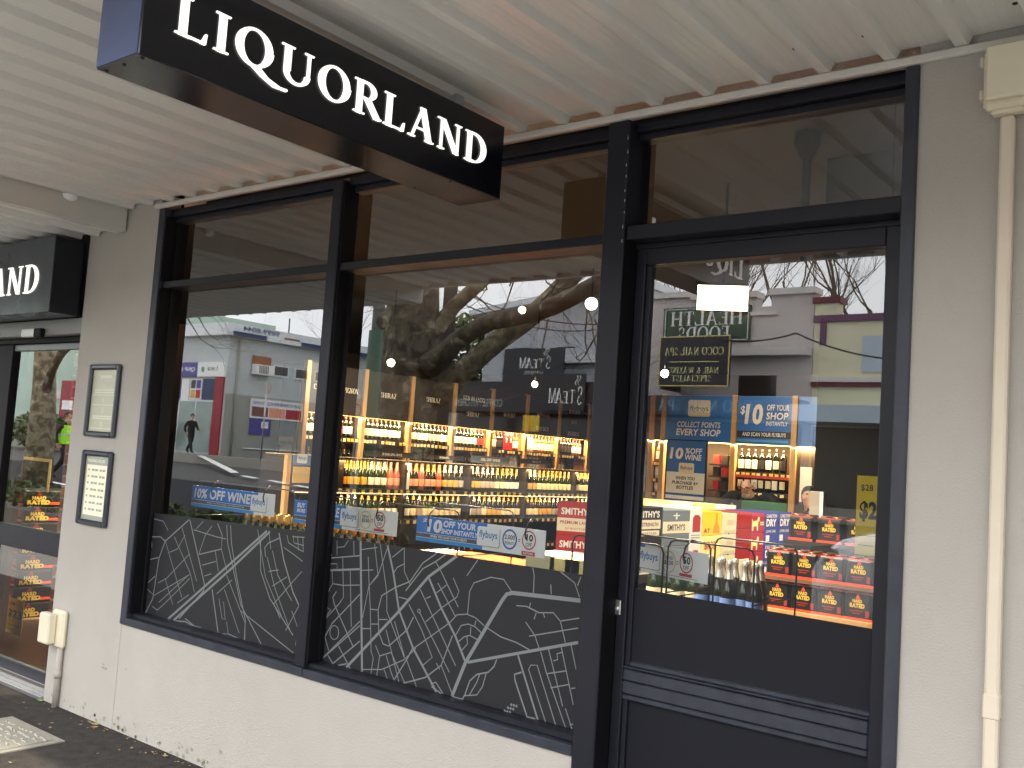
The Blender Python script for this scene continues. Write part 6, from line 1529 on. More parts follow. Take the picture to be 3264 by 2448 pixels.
for k, mm in enumerate((m_lab['red'], m_lab['pink'], mat('photo_brown', (120, 84, 70), .5))):
    mb = MB(); fs.rect(mb, sy(-26.75)+.96*k, 2.72, sy(-26.75)+.9+.96*k, 3.16, .054); part('picture', mb, mm, sp)
mb = MB(); fs.rect(mb, sy(-25.05), 1.90, sy(-23.9), 2.63, .05, .04); sp = part('wall_sign', mb, m_purple, ST)
mb = MB(); fs.rect(mb, sy(-24.9), 2.2, sy(-24.5), 2.5, .054); part('print_panel', mb, m_white, sp)
mb = MB(); fs.tube if False else mb.tube([(AX+.1, -23.0, 6.1), (AX+.1, -23.0, g0)], .05, 6); part('downpipe', mb, m_gw2, ST)
mb = MB(); mb.tube([(AX+.08, -27.2, 1.25), (AX+.08, -23.6, 1.25)], .03, 5); part('handrail', mb, m_fas, ST)
mb = MB(); mb.tube([(-41.5, -30, 6.7), (-41.5, -30, 8.3)], .04, 6); part('chimney', mb, m_darkgrey, ST)
# street sign pole in front of its side wall
q = R(822, 1436, Y=21.0)
t = thing('street_sign', 'round street sign seen from behind on a thin pole by the store', 'street sign', (q.x, q.y, g0))
mb = MB(); mb.tube([(q.x, q.y, g0), (q.x, q.y, 4.0)], .035, 6); part('pole', mb, m_alu, t)
mb = MB(); mb.tube([(q.x, q.y-.02, 3.75), (q.x, q.y+.01, 3.75)], .26, 18); part('sign_plate', mb, m_lab['grey'], t)
# speed sign
q = R(1128, 1300, Y=18)
t = thing('speed_sign', 'white speed sign with a red ring standing beyond the plane tree', 'street sign', (q.x, q.y, rz(q.y)))
mb = MB(); mb.tube([(q.x, q.y, rz(q.y)), (q.x, q.y, 3.3)], .035, 6); part('pole', mb, m_alu, t)
f = Face((q.x+.26, q.y+.05, 2.35), (-1, 0, 0)); mb = MB(); f.rect(mb, 0, 0, .52, .8, 0, .01); part('sign_plate', mb, m_lab['grey'], t)
mb = MB(); f.ring(mb, .26, .42, .22, .05, .003); part('ring', mb, m_lab['red'], t)

# ------------------------------------------------------------------ plane tree at the kerb
def bark(name, a, b, c):
    if name in MATS: return MATS[name]
    m = bpy.data.materials.new(name); m.use_nodes = True; n, l = m.node_tree.nodes, m.node_tree.links; B = n['Principled BSDF']; B.inputs['Roughness'].default_value = .85
    t = n.new('ShaderNodeTexCoord'); no = n.new('ShaderNodeTexNoise'); no.inputs['Scale'].default_value = 3.2; no.inputs['Detail'].default_value = 7; no.inputs['Roughness'].default_value = .6; no.inputs['Distortion'].default_value = .8
    no.inputs['Scale'].default_value = 5.5; cr = n.new('ShaderNodeValToRGB'); cr.color_ramp.interpolation = 'LINEAR'
    e = cr.color_ramp.elements; e[0].position = .36; e[0].color = (*lin(a), 1); e[1].position = .66; e[1].color = (*lin(c), 1); x = e.new(.5); x.color = (*lin(b), 1); x = e.new(.43); x.color = (*lin(a), 1); x = e.new(.57); x.color = (*lin(b), 1)
    bu = n.new('ShaderNodeBump'); bu.inputs['Strength'].default_value = .5; bu.inputs['Distance'].default_value = .03
    l.new(t.outputs['Object'], no.inputs['Vector']); l.new(no.outputs[0], cr.inputs[0]); l.new(cr.outputs[0], B.inputs['Base Color']); l.new(no.outputs[0], bu.inputs['Height']); l.new(bu.outputs[0], B.inputs['Normal'])
    MATS[name] = m; return m
m_bark = bark('plane_bark', (60, 53, 43), (98, 90, 74), (166, 156, 132)); m_bark2 = bark('pale_bark', (92, 84, 66), (140, 130, 104), (196, 187, 160)); m_twig = mat('twig_bark', (92, 82, 68), .9, var=.2, vs=3)
r6 = random.Random(31)
def grow(mb, p, d, L_, r, depth, seg, spread=.6, lift=.1, nmin=2, nmax=3, wig=.16):
    pts = [p]; rad = [r]; n = 4 if depth > 1 else 3
    q = Vector(p); dd = Vector(d)
    for k in range(n):
        dd = (dd + Vector((r6.uniform(-1, 1), r6.uniform(-1, 1), r6.uniform(-.6, 1)))*wig + Vector((0, 0, lift*.3))).normalized()
        q = q+dd*L_/n; pts.append(q.copy()); rad.append(r*(1-.38*(k+1)/n))
    mb.tube(pts, rad, seg, cap=(depth == 0))
    if depth == 0: return
    for k in range(r6.randint(nmin, nmax)):
        ax = Vector((r6.uniform(-1, 1), r6.uniform(-1, 1), r6.uniform(-1, 1))).normalized()
        nd = (dd + ax*spread + Vector((0, 0, lift))).normalized()
        i = n if k == 0 else r6.randint(max(1, n-2), n)
        grow(mb, pts[i], nd, L_*r6.uniform(.62, .86), rad[i]*r6.uniform(.62, .8), depth-1, max(3, seg-1), spread, lift, nmin, nmax, wig)
def V3(px, py, Y): return R(px, py, Y=Y)
gt = rz(-6.5)
TR = thing('plane_tree', 'massive plane tree with mottled bark and leaning limbs at the kerb', 'tree', (-9.4, -6.5, gt))
a = V3(1278, 1200, 6.5)
mb = MB()
pts = [Vector((a.x-.05, -6.5, gt-.1)), Vector((a.x-.03, -6.5, gt+.5)), Vector((a.x, -6.5, 1.6)), V3(1280, 1180, 6.5), V3(1283, 1080, 6.5), V3(1288, 980, 6.5), V3(1292, 880, 6.5), V3(1300, 760, 6.55), V3(1315, 560, 6.7)]
mb.tube(pts, [.56, .46, .41, .41, .40, .37, .355, .33, .28], 20)
mb.tube([V3(1225, 1005, 6.4), V3(1198, 1020, 6.2), V3(1186, 1022, 6.1)], [.16, .13, .08], 8)
part('trunk', mb, m_bark, TR)
def z5(x, y): return (1000+x*.45208, 816+y*.45208)
def limb(pp, rr, Y0, Y1, m=m_bark):
    mb = MB(); n = len(pp)
    mb.tube([V3(*z5(*p), Y0+(Y1-Y0)*i/(n-1)) for i, p in enumerate(pp)], rr, 12); return part('limb', mb, m, TR)
limb([(760, 760), (850, 690), (940, 590), (1060, 510), (1180, 450), (1330, 420), (1480, 390), (1640, 330), (1800, 250), (1950, 170), (2150, 60), (2400, -80)], [.18, .15, .125, .115, .11, .11, .11, .105, .10, .10, .09, .08], 6.4, 5.6)
limb([(790, 980), (900, 900), (1000, 800), (1130, 680), (1260, 570), (1400, 470), (1540, 360), (1660, 240), (1760, 130), (1880, -20), (2000, -200)], [.2, .18, .15, .142, .14, .138, .135, .13, .125, .12, .1], 6.7, 7.2, m_bark2)
limb([(720, 620), (790, 520), (850, 440), (930, 340), (1030, 250), (1120, 170), (1220, 60), (1400, -120)], [.15, .13, .115, .105, .10, .10, .095, .08], 6.6, 7.0, m_bark2)
mb = MB()
for k in range(7): grow(mb, V3(1300+r6.uniform(-5, 5), 600-10*k, 6.6), Vector((r6.uniform(-1, 1), r6.uniform(-1, 1), .7)).normalized(), 2.4, .13, 3, 5)
for (px, py, Y, dx, dz_) in ((1880, 890, 5.7, .2, .9), (1800, 910, 5.9, .5, .5), (1845, 960, 6.6, .1, -.8), (1700, 950, 6.6, .7, .3), (1870, 1010, 7.0, .1, -.9), (1600, 905, 7.5, .6, .5), (1480, 930, 8.0, .6, -.2), (1720, 1010, 6.3, .05, -1), (1520, 870, 7.0, .3, -.5), (1620, 868, 7.2, -.3, -.4), (1700, 862, 6.8, .4, -.5), (1780, 858, 7.4, -.2, -.3), (1850, 980, 7.0, .3, -.6), (1300, 905, 6.9, -.3, -.2), (560, 985, 7, .2, -.8), (600, 975, 7.5, -.2, -.8), (575, 970, 8, .5, -.4), (1890, 1010, 6.5, -.1, -.9)):
    grow(mb, V3(px, py, Y), Vector((dx, r6.uniform(-.3, .3), dz_)).normalized(), .8, .013, 4, 4, .8, .0, wig=.4)
part('twigs', mb, m_twig, TR, kind='stuff')
# second plane tree far along the kerb, reflected in the entrance
q = R(105, 1300, Y=7.0); g_ = rz(q.y)
T2 = thing('plane_tree', 'pale barked plane tree with a forked limb reflected in the entrance glass', 'tree', (q.x, q.y, g_))
mb = MB(); mb.tube([(q.x, q.y, g_-.1), (q.x, q.y, 1.6), V3(106, 1240, 7.0), V3(108, 1150, 7.0), V3(112, 1050, 7.0), V3(120, 900, 7.0)], [.34, .27, .24, .22, .2, .18], 14)
part('trunk', mb, m_bark2, T2)
mb = MB(); mb.tube([V3(106, 1270, 7.0), V3(124, 1195, 6.9), V3(142, 1150, 6.8), V3(160, 1120, 6.7), V3(185, 1095, 6.6)], [.1, .095, .09, .085, .08], 10); part('limb', mb, m_bark, T2)
mb = MB()
for k in range(4): grow(mb, V3(128, 950, 7.0), Vector((r6.uniform(-1, 1), r6.uniform(-1, 1), .8)).normalized(), 2.2, .14, 3, 4)
part('twigs', mb, m_twig, T2, kind='stuff')

# ------------------------------------------------------------------ poles and wires
def pole(px, Y, r, h, m, label, nm='street_pole', m2=None, zc=None):
    q = R(px, 1330, Y=Y); g = rz(q.y); t = thing(nm, label, 'pole', (q.x, q.y, g))
    mb = MB(); mb.tube([(q.x, q.y, g-.1), (q.x, q.y, zc or h)], r, 10); part('shaft', mb, m, t)
    if zc: mb = MB(); mb.tube([(q.x, q.y, zc), (q.x, q.y, h)], r*.72, 10); part('upper_shaft', mb, m2, t)
    return t, q
m_gpole = mat('green_pole', (74, 104, 84), .6); m_pp = mat('pale_pole', (176, 184, 180), .6); m_wpole = mat('timber_pole', (70, 62, 62), .9, var=.2, vs=4)
pole(1155, 7.5, .13, 7.5, m_gpole, 'green painted light pole with pale upper part beside the plane tree', 'light_pole', m_pp, V3(1175, 1050, 7.5).z)
t, q = pole(1392, 14, .17, 10, m_wpole, 'dark timber power pole standing behind the plane tree limbs', 'power_pole')
mb = MB(); mb.box(q.x-1.1, q.x+1.1, q.y-.06, q.y+.06, 8.6, 8.75); part('crossarm', mb, m_wpole, t)
m_wire = mat('wire', (40, 40, 42), .6)
def wire(a, b, sag, label, r=.016):
    a = Vector(a); b = Vector(b); mb = MB()
    mb.tube([a+(b-a)*k/14+Vector((0, 0, -sag*4*(k/14)*(1-k/14))) for k in range(15)], r, 4)
    single('overhead_wire', mb, m_wire, label, 'wire', 'overhead wires', loc=a)
wire(V3(1400, 900, 14), V3(1910, 1030, 20), .3, 'overhead wire from the power pole to the coffee shop eave'); wire(V3(1450, 960, 14), V3(1910, 1045, 20.5), .3, 'lower overhead wire from the power pole to the coffee shop eave')
wire(V3(1400, 1020, 14), V3(1545, 1160, 19), .1, 'slack overhead wire dropping behind the plane tree limbs')
wire(V3(2290, 1078, 20.5), V3(2528, 1058, 21.2), .12, 'wire from the nail salon sign to the corner of the health food shop', .022); wire(V3(2528, 1058, 21.2), V3(2950, 1145, 19), .2, 'wire running right from the corner of the health food shop', .022)

# ------------------------------------------------------------------ coffee shop
m_cw = mat('coffee_shop_wall', (186, 189, 194), .85, var=.05, vs=1.2); m_dk = mat('dark_board', (30, 31, 38), .5)
def bxx(px, py, Y): return R(px, py, Y=Y).x
KY = -22.0
CS = thing('coffee_shop', 'pale gabled shop with a dark fascia across the street', 'building', (-18.5, -22.5, g0))
xl_, xr2 = bxx(1540, 1000, 22), bxx(2045, 960, 22)
mb = MB(); mb.prism([(xl_, 0), (xr2, 0), (xr2, 7.0), (xl_+.0, 6.25)], 'y', -31, KY); part('wall', mb, m_cw, CS)
mb = MB(); mb.prism([(xl_-.35, 6.32), (xr2, 7.06), (xr2, 7.28), (xl_-.35, 6.50)], 'y', -31.3, KY+.5); part('roof', mb, m_fas, CS)
mb = MB(); mb.box(bxx(1780, 1150, 22), xr2, KY+.001, KY+.25, 4.70, 4.95); part('ledge', mb, m_fas, CS)
mb = MB(); mb.box(bxx(1440, 1290, 22), xr2-.02, KY+.02, KY+1.4, 3.02, 3.98); part('awning', mb, m_dk, CS)
mb = MB(); mb.box(bxx(1440, 1290, 22)+.2, xr2-.2, KY+.021, KY+.06, g0, 3.0); part('shop_window', mb, m_dglass, CS)
mb = MB(); mb.box(bxx(1590, 1240, 22), bxx(1680, 1240, 22), KY+.001, KY+.03, 4.0, 4.6); part('window', mb, m_dglass, CS)
fa = Face((0, KY+1.402, 0), (-1, 0, 0))
mb = MB(); fa.text(mb, 'COFFEE . KITCHEN', -bxx(1590, 1290, 20.6), 3.18, .24, 1.95, bold=.01); part('lettering', mb, m_pp, CS)
def steam(mb, f, x, z, w, h):
    for t, a, s_ in (('S', 0, 1.25), ('T', .21, .9), ('E', .40, .8), ('A', .55, .95), ('M', .74, 1.0)): f.text(mb, t, x+w*a, z+(0 if t != 'S' else -h*.1), h*s_, w*(.23 if t in 'AM' else .17), serif=True)
    for q in range(2):
        pts = [(x+w*(.12+.07*q)+w*.04*math.sin(k*.9), z+h*(1.2+.09*k)) for k in range(8)]
        mb.tube([f.pt(p[0], p[1], .002) for p in pts], .018, 4)
q0, q1 = R(1598, 1110, Y=21.0), R(1782, 1222, Y=21.0)
SB = thing('coffee_sign', 'black hanging board with white coffee shop name, under the tree limb', 'sign', ((q0.x+q1.x)/2, -21.0, q1.z), 'coffee shop name signs')
mb = MB(); mb.bbox(q0.x, q1.x, -21.06, -21.0, q1.z, q0.z, .01); part('board', mb, m_dk, SB)
f = Face((q1.x, -20.998, q1.z), (-1, 0, 0)); W_ = q1.x-q0.x; H_ = q0.z-q1.z
mb = MB(); steam(mb, f, W_*.20, H_*.44, W_*.55, H_*.30); f.text(mb, 'COFFEE CO.', W_*.32, H_*.27, H_*.09, W_*.32); part('lettering', mb, m_white, SB)
mb = MB(); mb.tube([(q0.x+.3, -21.03, q0.z), (q0.x+.3, -22.0, q0.z+.15)], .02, 5); mb.tube([(q1.x-.3, -21.03, q0.z), (q1.x-.3, -22.0, q0.z+.15)], .02, 5); part('bracket', mb, m_dk, SB)
q0, q1 = R(1728, 1225, Y=20.5), R(1850, 1305, Y=20.5)
SB = thing('coffee_sign', 'second coffee shop name sign, lower and further right on the dark awning', 'sign', ((q0.x+q1.x)/2, -20.5, q1.z), 'coffee shop name signs')
mb = MB(); mb.bbox(q0.x, q1.x, -20.56, -20.5, q1.z-.05, q0.z+.35, .01); part('board', mb, m_dk, SB)
f = Face((q1.x, -20.498, q1.z), (-1, 0, 0)); W_ = q1.x-q0.x; H_ = q0.z-q1.z
mb = MB(); steam(mb, f, W_*.04, H_*.25, W_*.9, H_*.62); part('lettering', mb, m_white, SB)
q0, q1 = R(1657, 1322, Y=20), R(1705, 1375, Y=20)
mb = MB(); mb.box(q0.x, q1.x, -20.03, -20.0, q1.z, q0.z); o = single('notice', mb, mat('notice_yellow', (232, 190, 40), .5), 'square yellow notice hanging below the coffee shop awning', 'notice', loc=((q0.x+q1.x)/2, -20, q1.z))
mb = MB(); mb.tube([((q0.x+q1.x)/2, -20.015, q0.z), ((q0.x+q1.x)/2, -20.7, 3.05)], .012, 4); part('cord', mb, m_dk, o)

# ------------------------------------------------------------------ health food shop with nail salon signs
m_hw = mat('mauve_grey_wall', (200, 192, 188), .85, var=.06, vs=1.4); m_cap_ = mat('parapet_cap', (212, 207, 201), .8, var=.1, vs=4); m_gold = mat('sign_gold', (206, 190, 120), .5); m_sgreen = mat('sign_green', (26, 70, 48), .5); m_pcream = mat('yellow_building_wall', (222, 217, 184), .85, var=.05, vs=1.4); m_plum = mat('plum_trim', (104, 66, 96), .6); m_maroon = mat('maroon_trim', (104, 40, 52), .6)
HF = thing('health_food_shop', 'mauve grey parapet shop with a green shop sign across the street', 'building', (-12, -22.5, g0))
x0, x1 = bxx(2052, 1000, 22), bxx(2586, 1000, 22)
xs_ = [x0, bxx(2190, 940, 22), bxx(2440, 940, 22), bxx(2478, 940, 22), x1]
mb = MB(); mb.box(x0+.001, x1-.001, -31, KY, 0, 6.25)
for a, b, z in ((x0+.001, xs_[1], 6.62), (xs_[1]+.001, xs_[2]-.35, 6.52), (xs_[3]-.25, x1-.001, 6.55)): mb.box(a, b, KY-.4, KY-.001, 6.251, z)
part('wall', mb, m_hw, HF)
mb = MB()
for a, b, z in ((x0-.06, xs_[1]+.05, 6.62), (xs_[1]+.06, xs_[2]-.3, 6.52), (xs_[3]-.3, x1+.05, 6.55)): mb.box(a, b, KY-.45, KY+.12, z+.001, z+.17)
mb.box(xs_[2]-1.0, xs_[3]-.05, KY-.4, KY+.1, 6.0, 6.1); part('parapet_cap', mb, m_cap_, HF)
mb = MB(); mb.box(bxx(2310, 1110, 22), x1-.03, KY+.001, KY+.35, 4.85, 5.06); part('ledge', mb, m_cap_, HF)
mb = MB(); mb.box(bxx(2345, 1220, 22), bxx(2465, 1220, 22), KY+.001, KY+.02, 3.75, 4.32); part('window', mb, m_dglass, HF)
mb = MB(); mb.box(x0+.02, x1-.02, KY+.02, KY+1.3, 3.1, 3.62); part('awning', mb, m_dk, HF)
fa = Face((0, KY+1.302, 0), (-1, 0, 0)); mb = MB(); fa.text(mb, 'COCO NAIL SPA', -bxx(2420, 1300, 20.7), 3.2, .32, 3.1, serif=True); part('lettering', mb, mat('pale_blue_letters', (110, 146, 160), .5), HF)
mb = MB(); mb.box(x0+.3, x1-.2, KY+.021, KY+.05, g0, 3.0); part('shop_window', mb, m_dglass, HF)
q0, q1 = R(2106, 980, Y=21.9), R(2378, 1084, Y=21.9)
HG = thing('shop_sign', 'dark green sign with white lettering high on the mauve grey wall', 'sign', ((q0.x+q1.x)/2, -21.9, q1.z))
mb = MB(); mb.bbox(q0.x, q1.x, -21.985, -21.9, q1.z, q0.z, .01); part('board', mb, m_sgreen, HG)
f = Face((q1.x, -21.899, q1.z), (-1, 0, 0)); W_ = q1.x-q0.x; H_ = q0.z-q1.z
mb = MB(); f.text(mb, 'HEALTH', W_*.08, H_*.48, H_*.40, W_*.84, serif=True); f.text(mb, 'FOODS', W_*.22, H_*.06, H_*.38, W_*.60, serif=True); part('lettering', mb, m_white, HG)
mb = MB()
for r_ in ((.02, .04, .98, .06), (.02, .94, .98, .96)): f.rect(mb, W_*r_[0], H_*r_[1], W_*r_[2], H_*r_[3])
for r_ in ((.02, .065, .028, .935), (.972, .065, .98, .935)): f.rect(mb, W_*r_[0], H_*r_[1], W_*r_[2], H_*r_[3])
part('border', mb, m_white, HG)
q0, q1 = R(2092, 1070, Y=20.6), R(2310, 1230, Y=20.6)
NS = thing('salon_sign', 'black nail salon board with a gold border hung in front of the mauve wall', 'sign', ((q0.x+q1.x)/2, -20.6, q1.z))
mb = MB(); mb.bbox(q0.x, q1.x, -20.70, -20.6, q1.z, q0.z, .01); part('board', mb, m_dk, NS)
f = Face((q1.x, -20.599, q1.z), (-1, 0, 0)); W_ = q1.x-q0.x; H_ = q0.z-q1.z
mb = MB(); f.text(mb, 'COCO NAIL SPA', W_*.08, H_*.62, H_*.15, W_*.84, serif=True); f.text(mb, 'NAIL & WAXING', W_*.14, H_*.26, H_*.12, W_*.72, serif=True); f.text(mb, 'SPECIALIST', W_*.24, H_*.10, H_*.12, W_*.56, serif=True); f.rect(mb, W_*.15, H_*.48, W_*.85, H_*.495); part('lettering', mb, mat('gold_letters', (222, 216, 150), .5), NS)
mb = MB()
for r_ in ((0, 0, 1, .025), (0, .975, 1, 1), (0, .026, .018, .974), (.982, .026, 1, .974)): f.rect(mb, W_*r_[0], H_*r_[1], W_*r_[2], H_*r_[3])
part('border', mb, m_gold, NS)
mb = MB(); mb.box(q0.x-.02, q0.x-.08, -22.0, -20.9, q1.z-.05, q0.z-.1); part('side_board', mb, m_dk, NS)
mb = MB(); mb.tube([(q0.x+.3, -20.65, q0.z), (q0.x+.3, -22.0, q0.z+.1)], .025, 5); mb.tube([(q1.x-.3, -20.65, q0.z), (q1.x-.3, -22.0, q0.z+.1)], .025, 5); part('bracket', mb, m_dk, NS)

YB = thing('yellow_building', 'pale yellow parapet building with plum trim across the street', 'building', (-6, -22.5, g0))
x0, x1 = bxx(2588, 1000, 22), 6
mb = MB(); mb.box(x0, x1, -31, KY, 0, 5.75); part('wall', mb, m_pcream, YB)
mb = MB(); mb.box(x0, x1+.1, KY-.4, KY+.08, 5.751, 5.93); mb.box(x0+.18, x0+.34, KY+.001, KY+.06, 5.15, 5.75); part('trim', mb, m_plum, YB)
mb = MB(); mb.box(x0+.02, x0+.62, KY-.4, KY+.04, 5.931, 6.26); part('parapet_pier', mb, m_pcream, YB)
mb = MB(); mb.box(x0-.03, x0+.72, KY-.45, KY+.12, 6.261, 6.42); part('pier_cap', mb, m_maroon, YB)
mb = MB(); mb.box(x0, x1, KY+.001, KY+.10, 4.02, 4.13); part('string_course', mb, m_maroon, YB)
mb = MB(); mb.box(x0, x1, KY+.001, KY+.14, 4.14, 4.26); part('ledge', mb, m_cap_, YB)
mb = MB(); mb.box(x0+1.3, x1, KY+.001, KY+.03, 4.4, 5.35); part('panel', mb, mat('pale_blue_panel', (182, 194, 204), .6), YB)
mb = MB(); mb.box(x0, x1, KY+.02, KY+1.6, 3.0, 3.42); part('awning', mb, mat('pale_blue_awning', (176, 192, 202), .5), YB)
mb = MB(); mb.box(x0+.1, x1, KY+.021, KY+.05, g0, 2.95); part('shop_window', mb, m_dglass, YB)

mb = MB(); mb.box(-70, -9.7, -52, -46, 0, 6.4)
single('rear_building', mb, m_gw2, 'long plain grey building far behind the shops across the street', 'building', loc=(-40, -49, 0))
mb = MB(); mb.box(6.02, 60, -31, KY, 0, 6.5)
single('brick_shop', mb, mat('far_brick', (122, 96, 84), .9, var=.1, vs=2), 'plain brick shop row beyond the yellow building', 'building', loc=(30, -26, 0))
# ------------------------------------------------------------------ far trees, pale green building, bushes
def bare_tree(px, Y, h, label, n=5, rt=.28):
    q = R(px, 1400, Y=Y); g = rz(-22)-.2
    t = thing('bare_tree', label, 'tree', (q.x, q.y, g), 'bare winter trees behind the shops')
    mb = MB(); mb.tube([(q.x, q.y, g), (q.x+.1, q.y, g+h*.2), (q.x-.1, q.y, g+h*.42)], [rt, rt*.8, rt*.6], 8); part('trunk', mb, m_twig, t)
    mb = MB()
    for k in range(n):
        a = 2*math.pi*k/n+r6.uniform(-.3, .3)
        grow(mb, Vector((q.x-.1, q.y, g+h*(.34+.08*(k % 2)))), Vector((math.cos(a)*.75, math.sin(a)*.55, .8)).normalized(), h*.25, rt*.36, 6, 5, .62, .14, 2, 3, .24)
    part('crown', mb, m_twig, t)
bare_tree(2235, 33, 12, 'bare winter tree behind the health food sign', 5); bare_tree(2400, 36, 13.5, 'bare winter tree behind the stepped parapet', 5); bare_tree(2600, 33, 13, 'bare winter tree behind the corner of the yellow building', 5); bare_tree(2790, 35, 14, 'bare winter tree behind the middle of the yellow building', 5)
bare_tree(1135, 33, 10.5, 'small bare tree beside the green light pole', 4, .16); bare_tree(1890, 40, 12, 'bare tree behind the coffee shop roof', 4, .2)
def leafy(mb, c, rx, ry, rz_, n, s, rnd_):
    for k in range(n):
        a, b, rr = rnd_.uniform(0, 6.283), math.acos(rnd_.uniform(-1, 1)), rnd_.uniform(.45, 1)**.6
        p = Vector((c[0]+rx*rr*math.sin(b)*math.cos(a), c[1]+ry*rr*math.sin(b)*math.sin(a), c[2]+rz_*rr*math.cos(b)))
        u = Vector((rnd_.gauss(0, 1), rnd_.gauss(0, 1), rnd_.gauss(0, 1))).normalized(); v = u.cross(Vector((rnd_.gauss(0, 1), rnd_.gauss(0, 1), rnd_.gauss(0, 1)))).normalized()
        q = s*rnd_.uniform(.6, 1.3)
        mb.cur = rnd_.randint(0, 2)
        mb.quad(p-u*q, p-v*q*.45, p+u*q, p+v*q*.45)
    mb.cur = 0
m_gl = [mat('leaf_dark', (44, 62, 34), .6), mat('leaf_mid', (74, 96, 52), .6), mat('leaf_pale', (116, 128, 80), .6)]
q = R(1490, 1160, Y=34)
t = thing('evergreen_tree', 'dark evergreen crown showing between the plane tree limbs', 'tree', (q.x, q.y, g0))
mb = MB(); mb.tube([(q.x, q.y, g0-.2), (q.x, q.y, q.z+.5)], .25, 7); part('trunk', mb, m_twig, t)
mb = MB(); leafy(mb, (q.x, q.y, q.z), 2.2, 2.0, 2.6, 1500, .28, r6); part('crown', mb, m_gl, t)
q = R(505, 1420, Y=22.3)
t = thing('bush', 'rounded green bush at the left end of the corner store front', 'bush', (q.x, q.y, g0))
mb = MB(); leafy(mb, (q.x-.2, q.y+.1, g0+.75), 1.1, .8, .85, 700, .13, r6); part('foliage', mb, m_gl, t)
HE = thing('hedge', 'low leafy hedge in a long kerbside planter reflected at the window foot', 'hedge', (-12, -3.6, 0))
mb = MB(); mb.bbox(-20, -7.4, -3.84, -3.42, .0, .42, .01); part('planter', mb, m_conc, HE)
mb = MB()
for k in range(64):
    x = -7.5-k*.195; hh = .60+r6.uniform(-.06, .05)
    leafy(mb, (x, -3.62, hh), .22, .24, .17, 105, .05, r6)
tag(part('foliage', mb, m_gl, HE), kind='stuff')
m_pg = mat('pale_green_wall', (176, 196, 180), .85, var=.12, vs=.8)
x0, x1 = bxx(-150, 1250, 25), bxx(262, 1250, 25)
PGB = thing('green_building', 'pale green building with a red board beyond the far plane tree', 'building', ((x0+x1)/2, -25, g0))
mb = MB(); mb.box(x0, -46.5, -33, -25, 0, 8.5); part('wall', mb, m_pg, PGB)
a, b = R(130, 1245, Y=25), R(185, 1270, Y=25)
mb = MB(); mb.box(a.x, b.x, -24.995, -24.9, b.z, a.z); part('sign_panel', mb, m_cap_, PGB)
a, b = R(188, 1212, Y=24.9), R(225, 1242, Y=24.9)
mb = MB(); mb.box(a.x, b.x, -24.995, -24.85, b.z-1.6, a.z); part('red_board', mb, m_redc, PGB)
a, b = R(186, 1275, Y=24.8), R(215, 1305, Y=24.8)
mb = MB(); mb.box(a.x, b.x, -24.848, -24.80, b.z, a.z); part('white_board', mb, m_white, PGB)
mb = MB(); mb.box(x0, -46.5, -24.99, -24.9, g0, 2.0); part('shop_window', mb, m_gw2, PGB)
q = R(115, 1370, Y=20)
t = thing('bush', 'long olive bush across the street reflected in the entrance glass', 'bush', (q.x, q.y, rz(q.y)))
mb = MB(); leafy(mb, (q.x, q.y, rz(q.y)+.7), 3.0, 1.0, .9, 1300, .16, r6); part('foliage', mb, m_gl, t)

# ------------------------------------------------------------------ white parked car
m_car = mat('white_paint', (222, 226, 230), .22, coat=.6); m_tyre = mat('tyre', (24, 24, 25), .8); m_rim = mat('wheel_rim', (160, 162, 166), .3, metal=.8); m_cgl = mat('car_glass', (24, 28, 32), .06)
CA = thing('parked_car', 'white car parked at the kerb, its nose reflected low in the door glass', 'car', (-.7, -5.4, rz(-5.4)))
gz = rz(-5.4); yc = -5.45; hw = .90
prof = [(-2.62, .42, .90, .62), (-2.57, .30, 1.06, .80), (-2.38, .26, 1.20, .86), (-1.9, .24, 1.31, .89), (-1.45, .24, 1.38, .90), (-.3, .24, 1.40, .90), (1.1, .24, 1.40, .90), (1.65, .26, 1.36, .88), (1.85, .34, 1.2, .82)]
mb = MB(); n = 10
for x, zl, zh, w in [(q[0]-.33, *q[1:]) for q in prof]:
    for k in range(n):
        a = 2*math.pi*k/n+math.pi/n; c, s_ = math.cos(a), math.sin(a)
        e = .45; cx_ = math.copysign(abs(c)**e, c); sz = math.copysign(abs(s_)**e, s_)
        mb.v.append((x, yc+w*cx_, gz+(zl+zh)/2+(zh-zl)/2*sz))
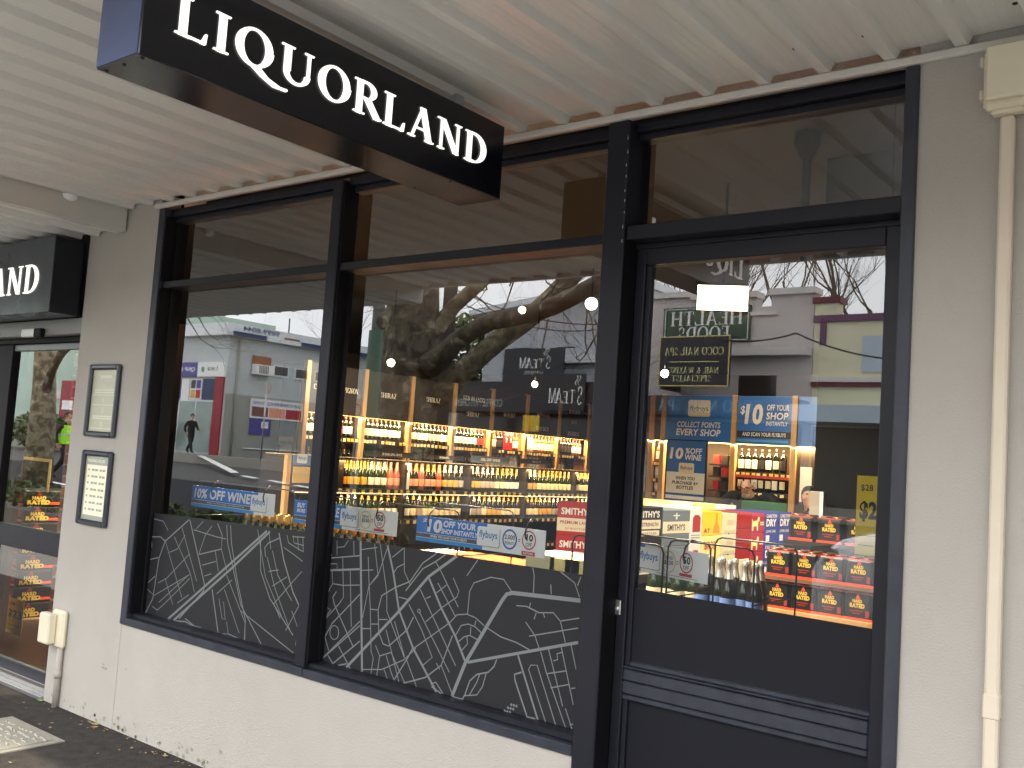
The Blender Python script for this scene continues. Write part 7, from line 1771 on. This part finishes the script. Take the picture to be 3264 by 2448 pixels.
for j in range(len(prof)-1):
    for k in range(n): mb.face((j*n+k, j*n+(k+1) % n, (j+1)*n+(k+1) % n, (j+1)*n+k), True)
mb.face(list(range(n))); mb.face([(len(prof)-1)*n+k for k in range(n)][::-1])
part('body', mb, m_car, CA)
def cab(x0b, x1b, x0t, x1t, zb, zt, wb, wt):
    x0b, x1b, x0t, x1t = [q-.33 for q in (x0b, x1b, x0t, x1t)]
    return [(x0b, yc-wb, gz+zb), (x1b, yc-wb, gz+zb), (x1b, yc+wb, gz+zb), (x0b, yc+wb, gz+zb), (x0t, yc-wt, gz+zt), (x1t, yc-wt, gz+zt), (x1t, yc+wt, gz+zt), (x0t, yc+wt, gz+zt)]
FCS = [(0,3,2,1),(4,5,6,7),(0,1,5,4),(1,2,6,5),(2,3,7,6),(3,0,4,7)]
mb = MB(); mb.add(cab(-1.42, 1.5, -.55, 1.1, 1.30, 1.86, .80, .66), FCS); part('window', mb, m_cgl, CA)
mb = MB(); mb.add(cab(-.62, 1.16, -.50, 1.04, 1.835, 1.905, .68, .62), FCS); part('roof', mb, m_car, CA)
mb = MB()
for s_ in (-1, 1):
    for (a, b) in (((-1.77, 1.32), (-.91, 1.86)), ((-.08, 1.36), (-.08, 1.86)), ((1.19, 1.32), (.79, 1.86))): mb.tube([(a[0], yc+s_*.805, gz+a[1]), (b[0], yc+s_*.665, gz+b[1])], .035, 6)
part('window_pillar', mb, m_car, CA)
for s_ in (-1, 1):
    for x in (-2.18, .77):
        mb = MB(); mb.tube([(x, yc+s_*.72, gz+.32), (x, yc+s_*.91, gz+.32)], .32, 20); wh = part('wheel', mb, m_tyre, CA)
        mb = MB(); mb.tube([(x, yc+s_*.905, gz+.32), (x, yc+s_*.918, gz+.32)], .20, 16); part('rim', mb, m_rim, wh)
    mb = MB(); mb.bbox(-2.93, -2.69, yc+s_*.60-.18, yc+s_*.60+.262, gz+1.02, gz+1.09, .03); part('headlight', mb, m_cgl, CA)
    mb = MB(); mb.bbox(-1.53, -1.35, yc+s_*.98-.08, yc+s_*.98+.08, gz+1.36, gz+1.5, .03); part('mirror', mb, m_car, CA)
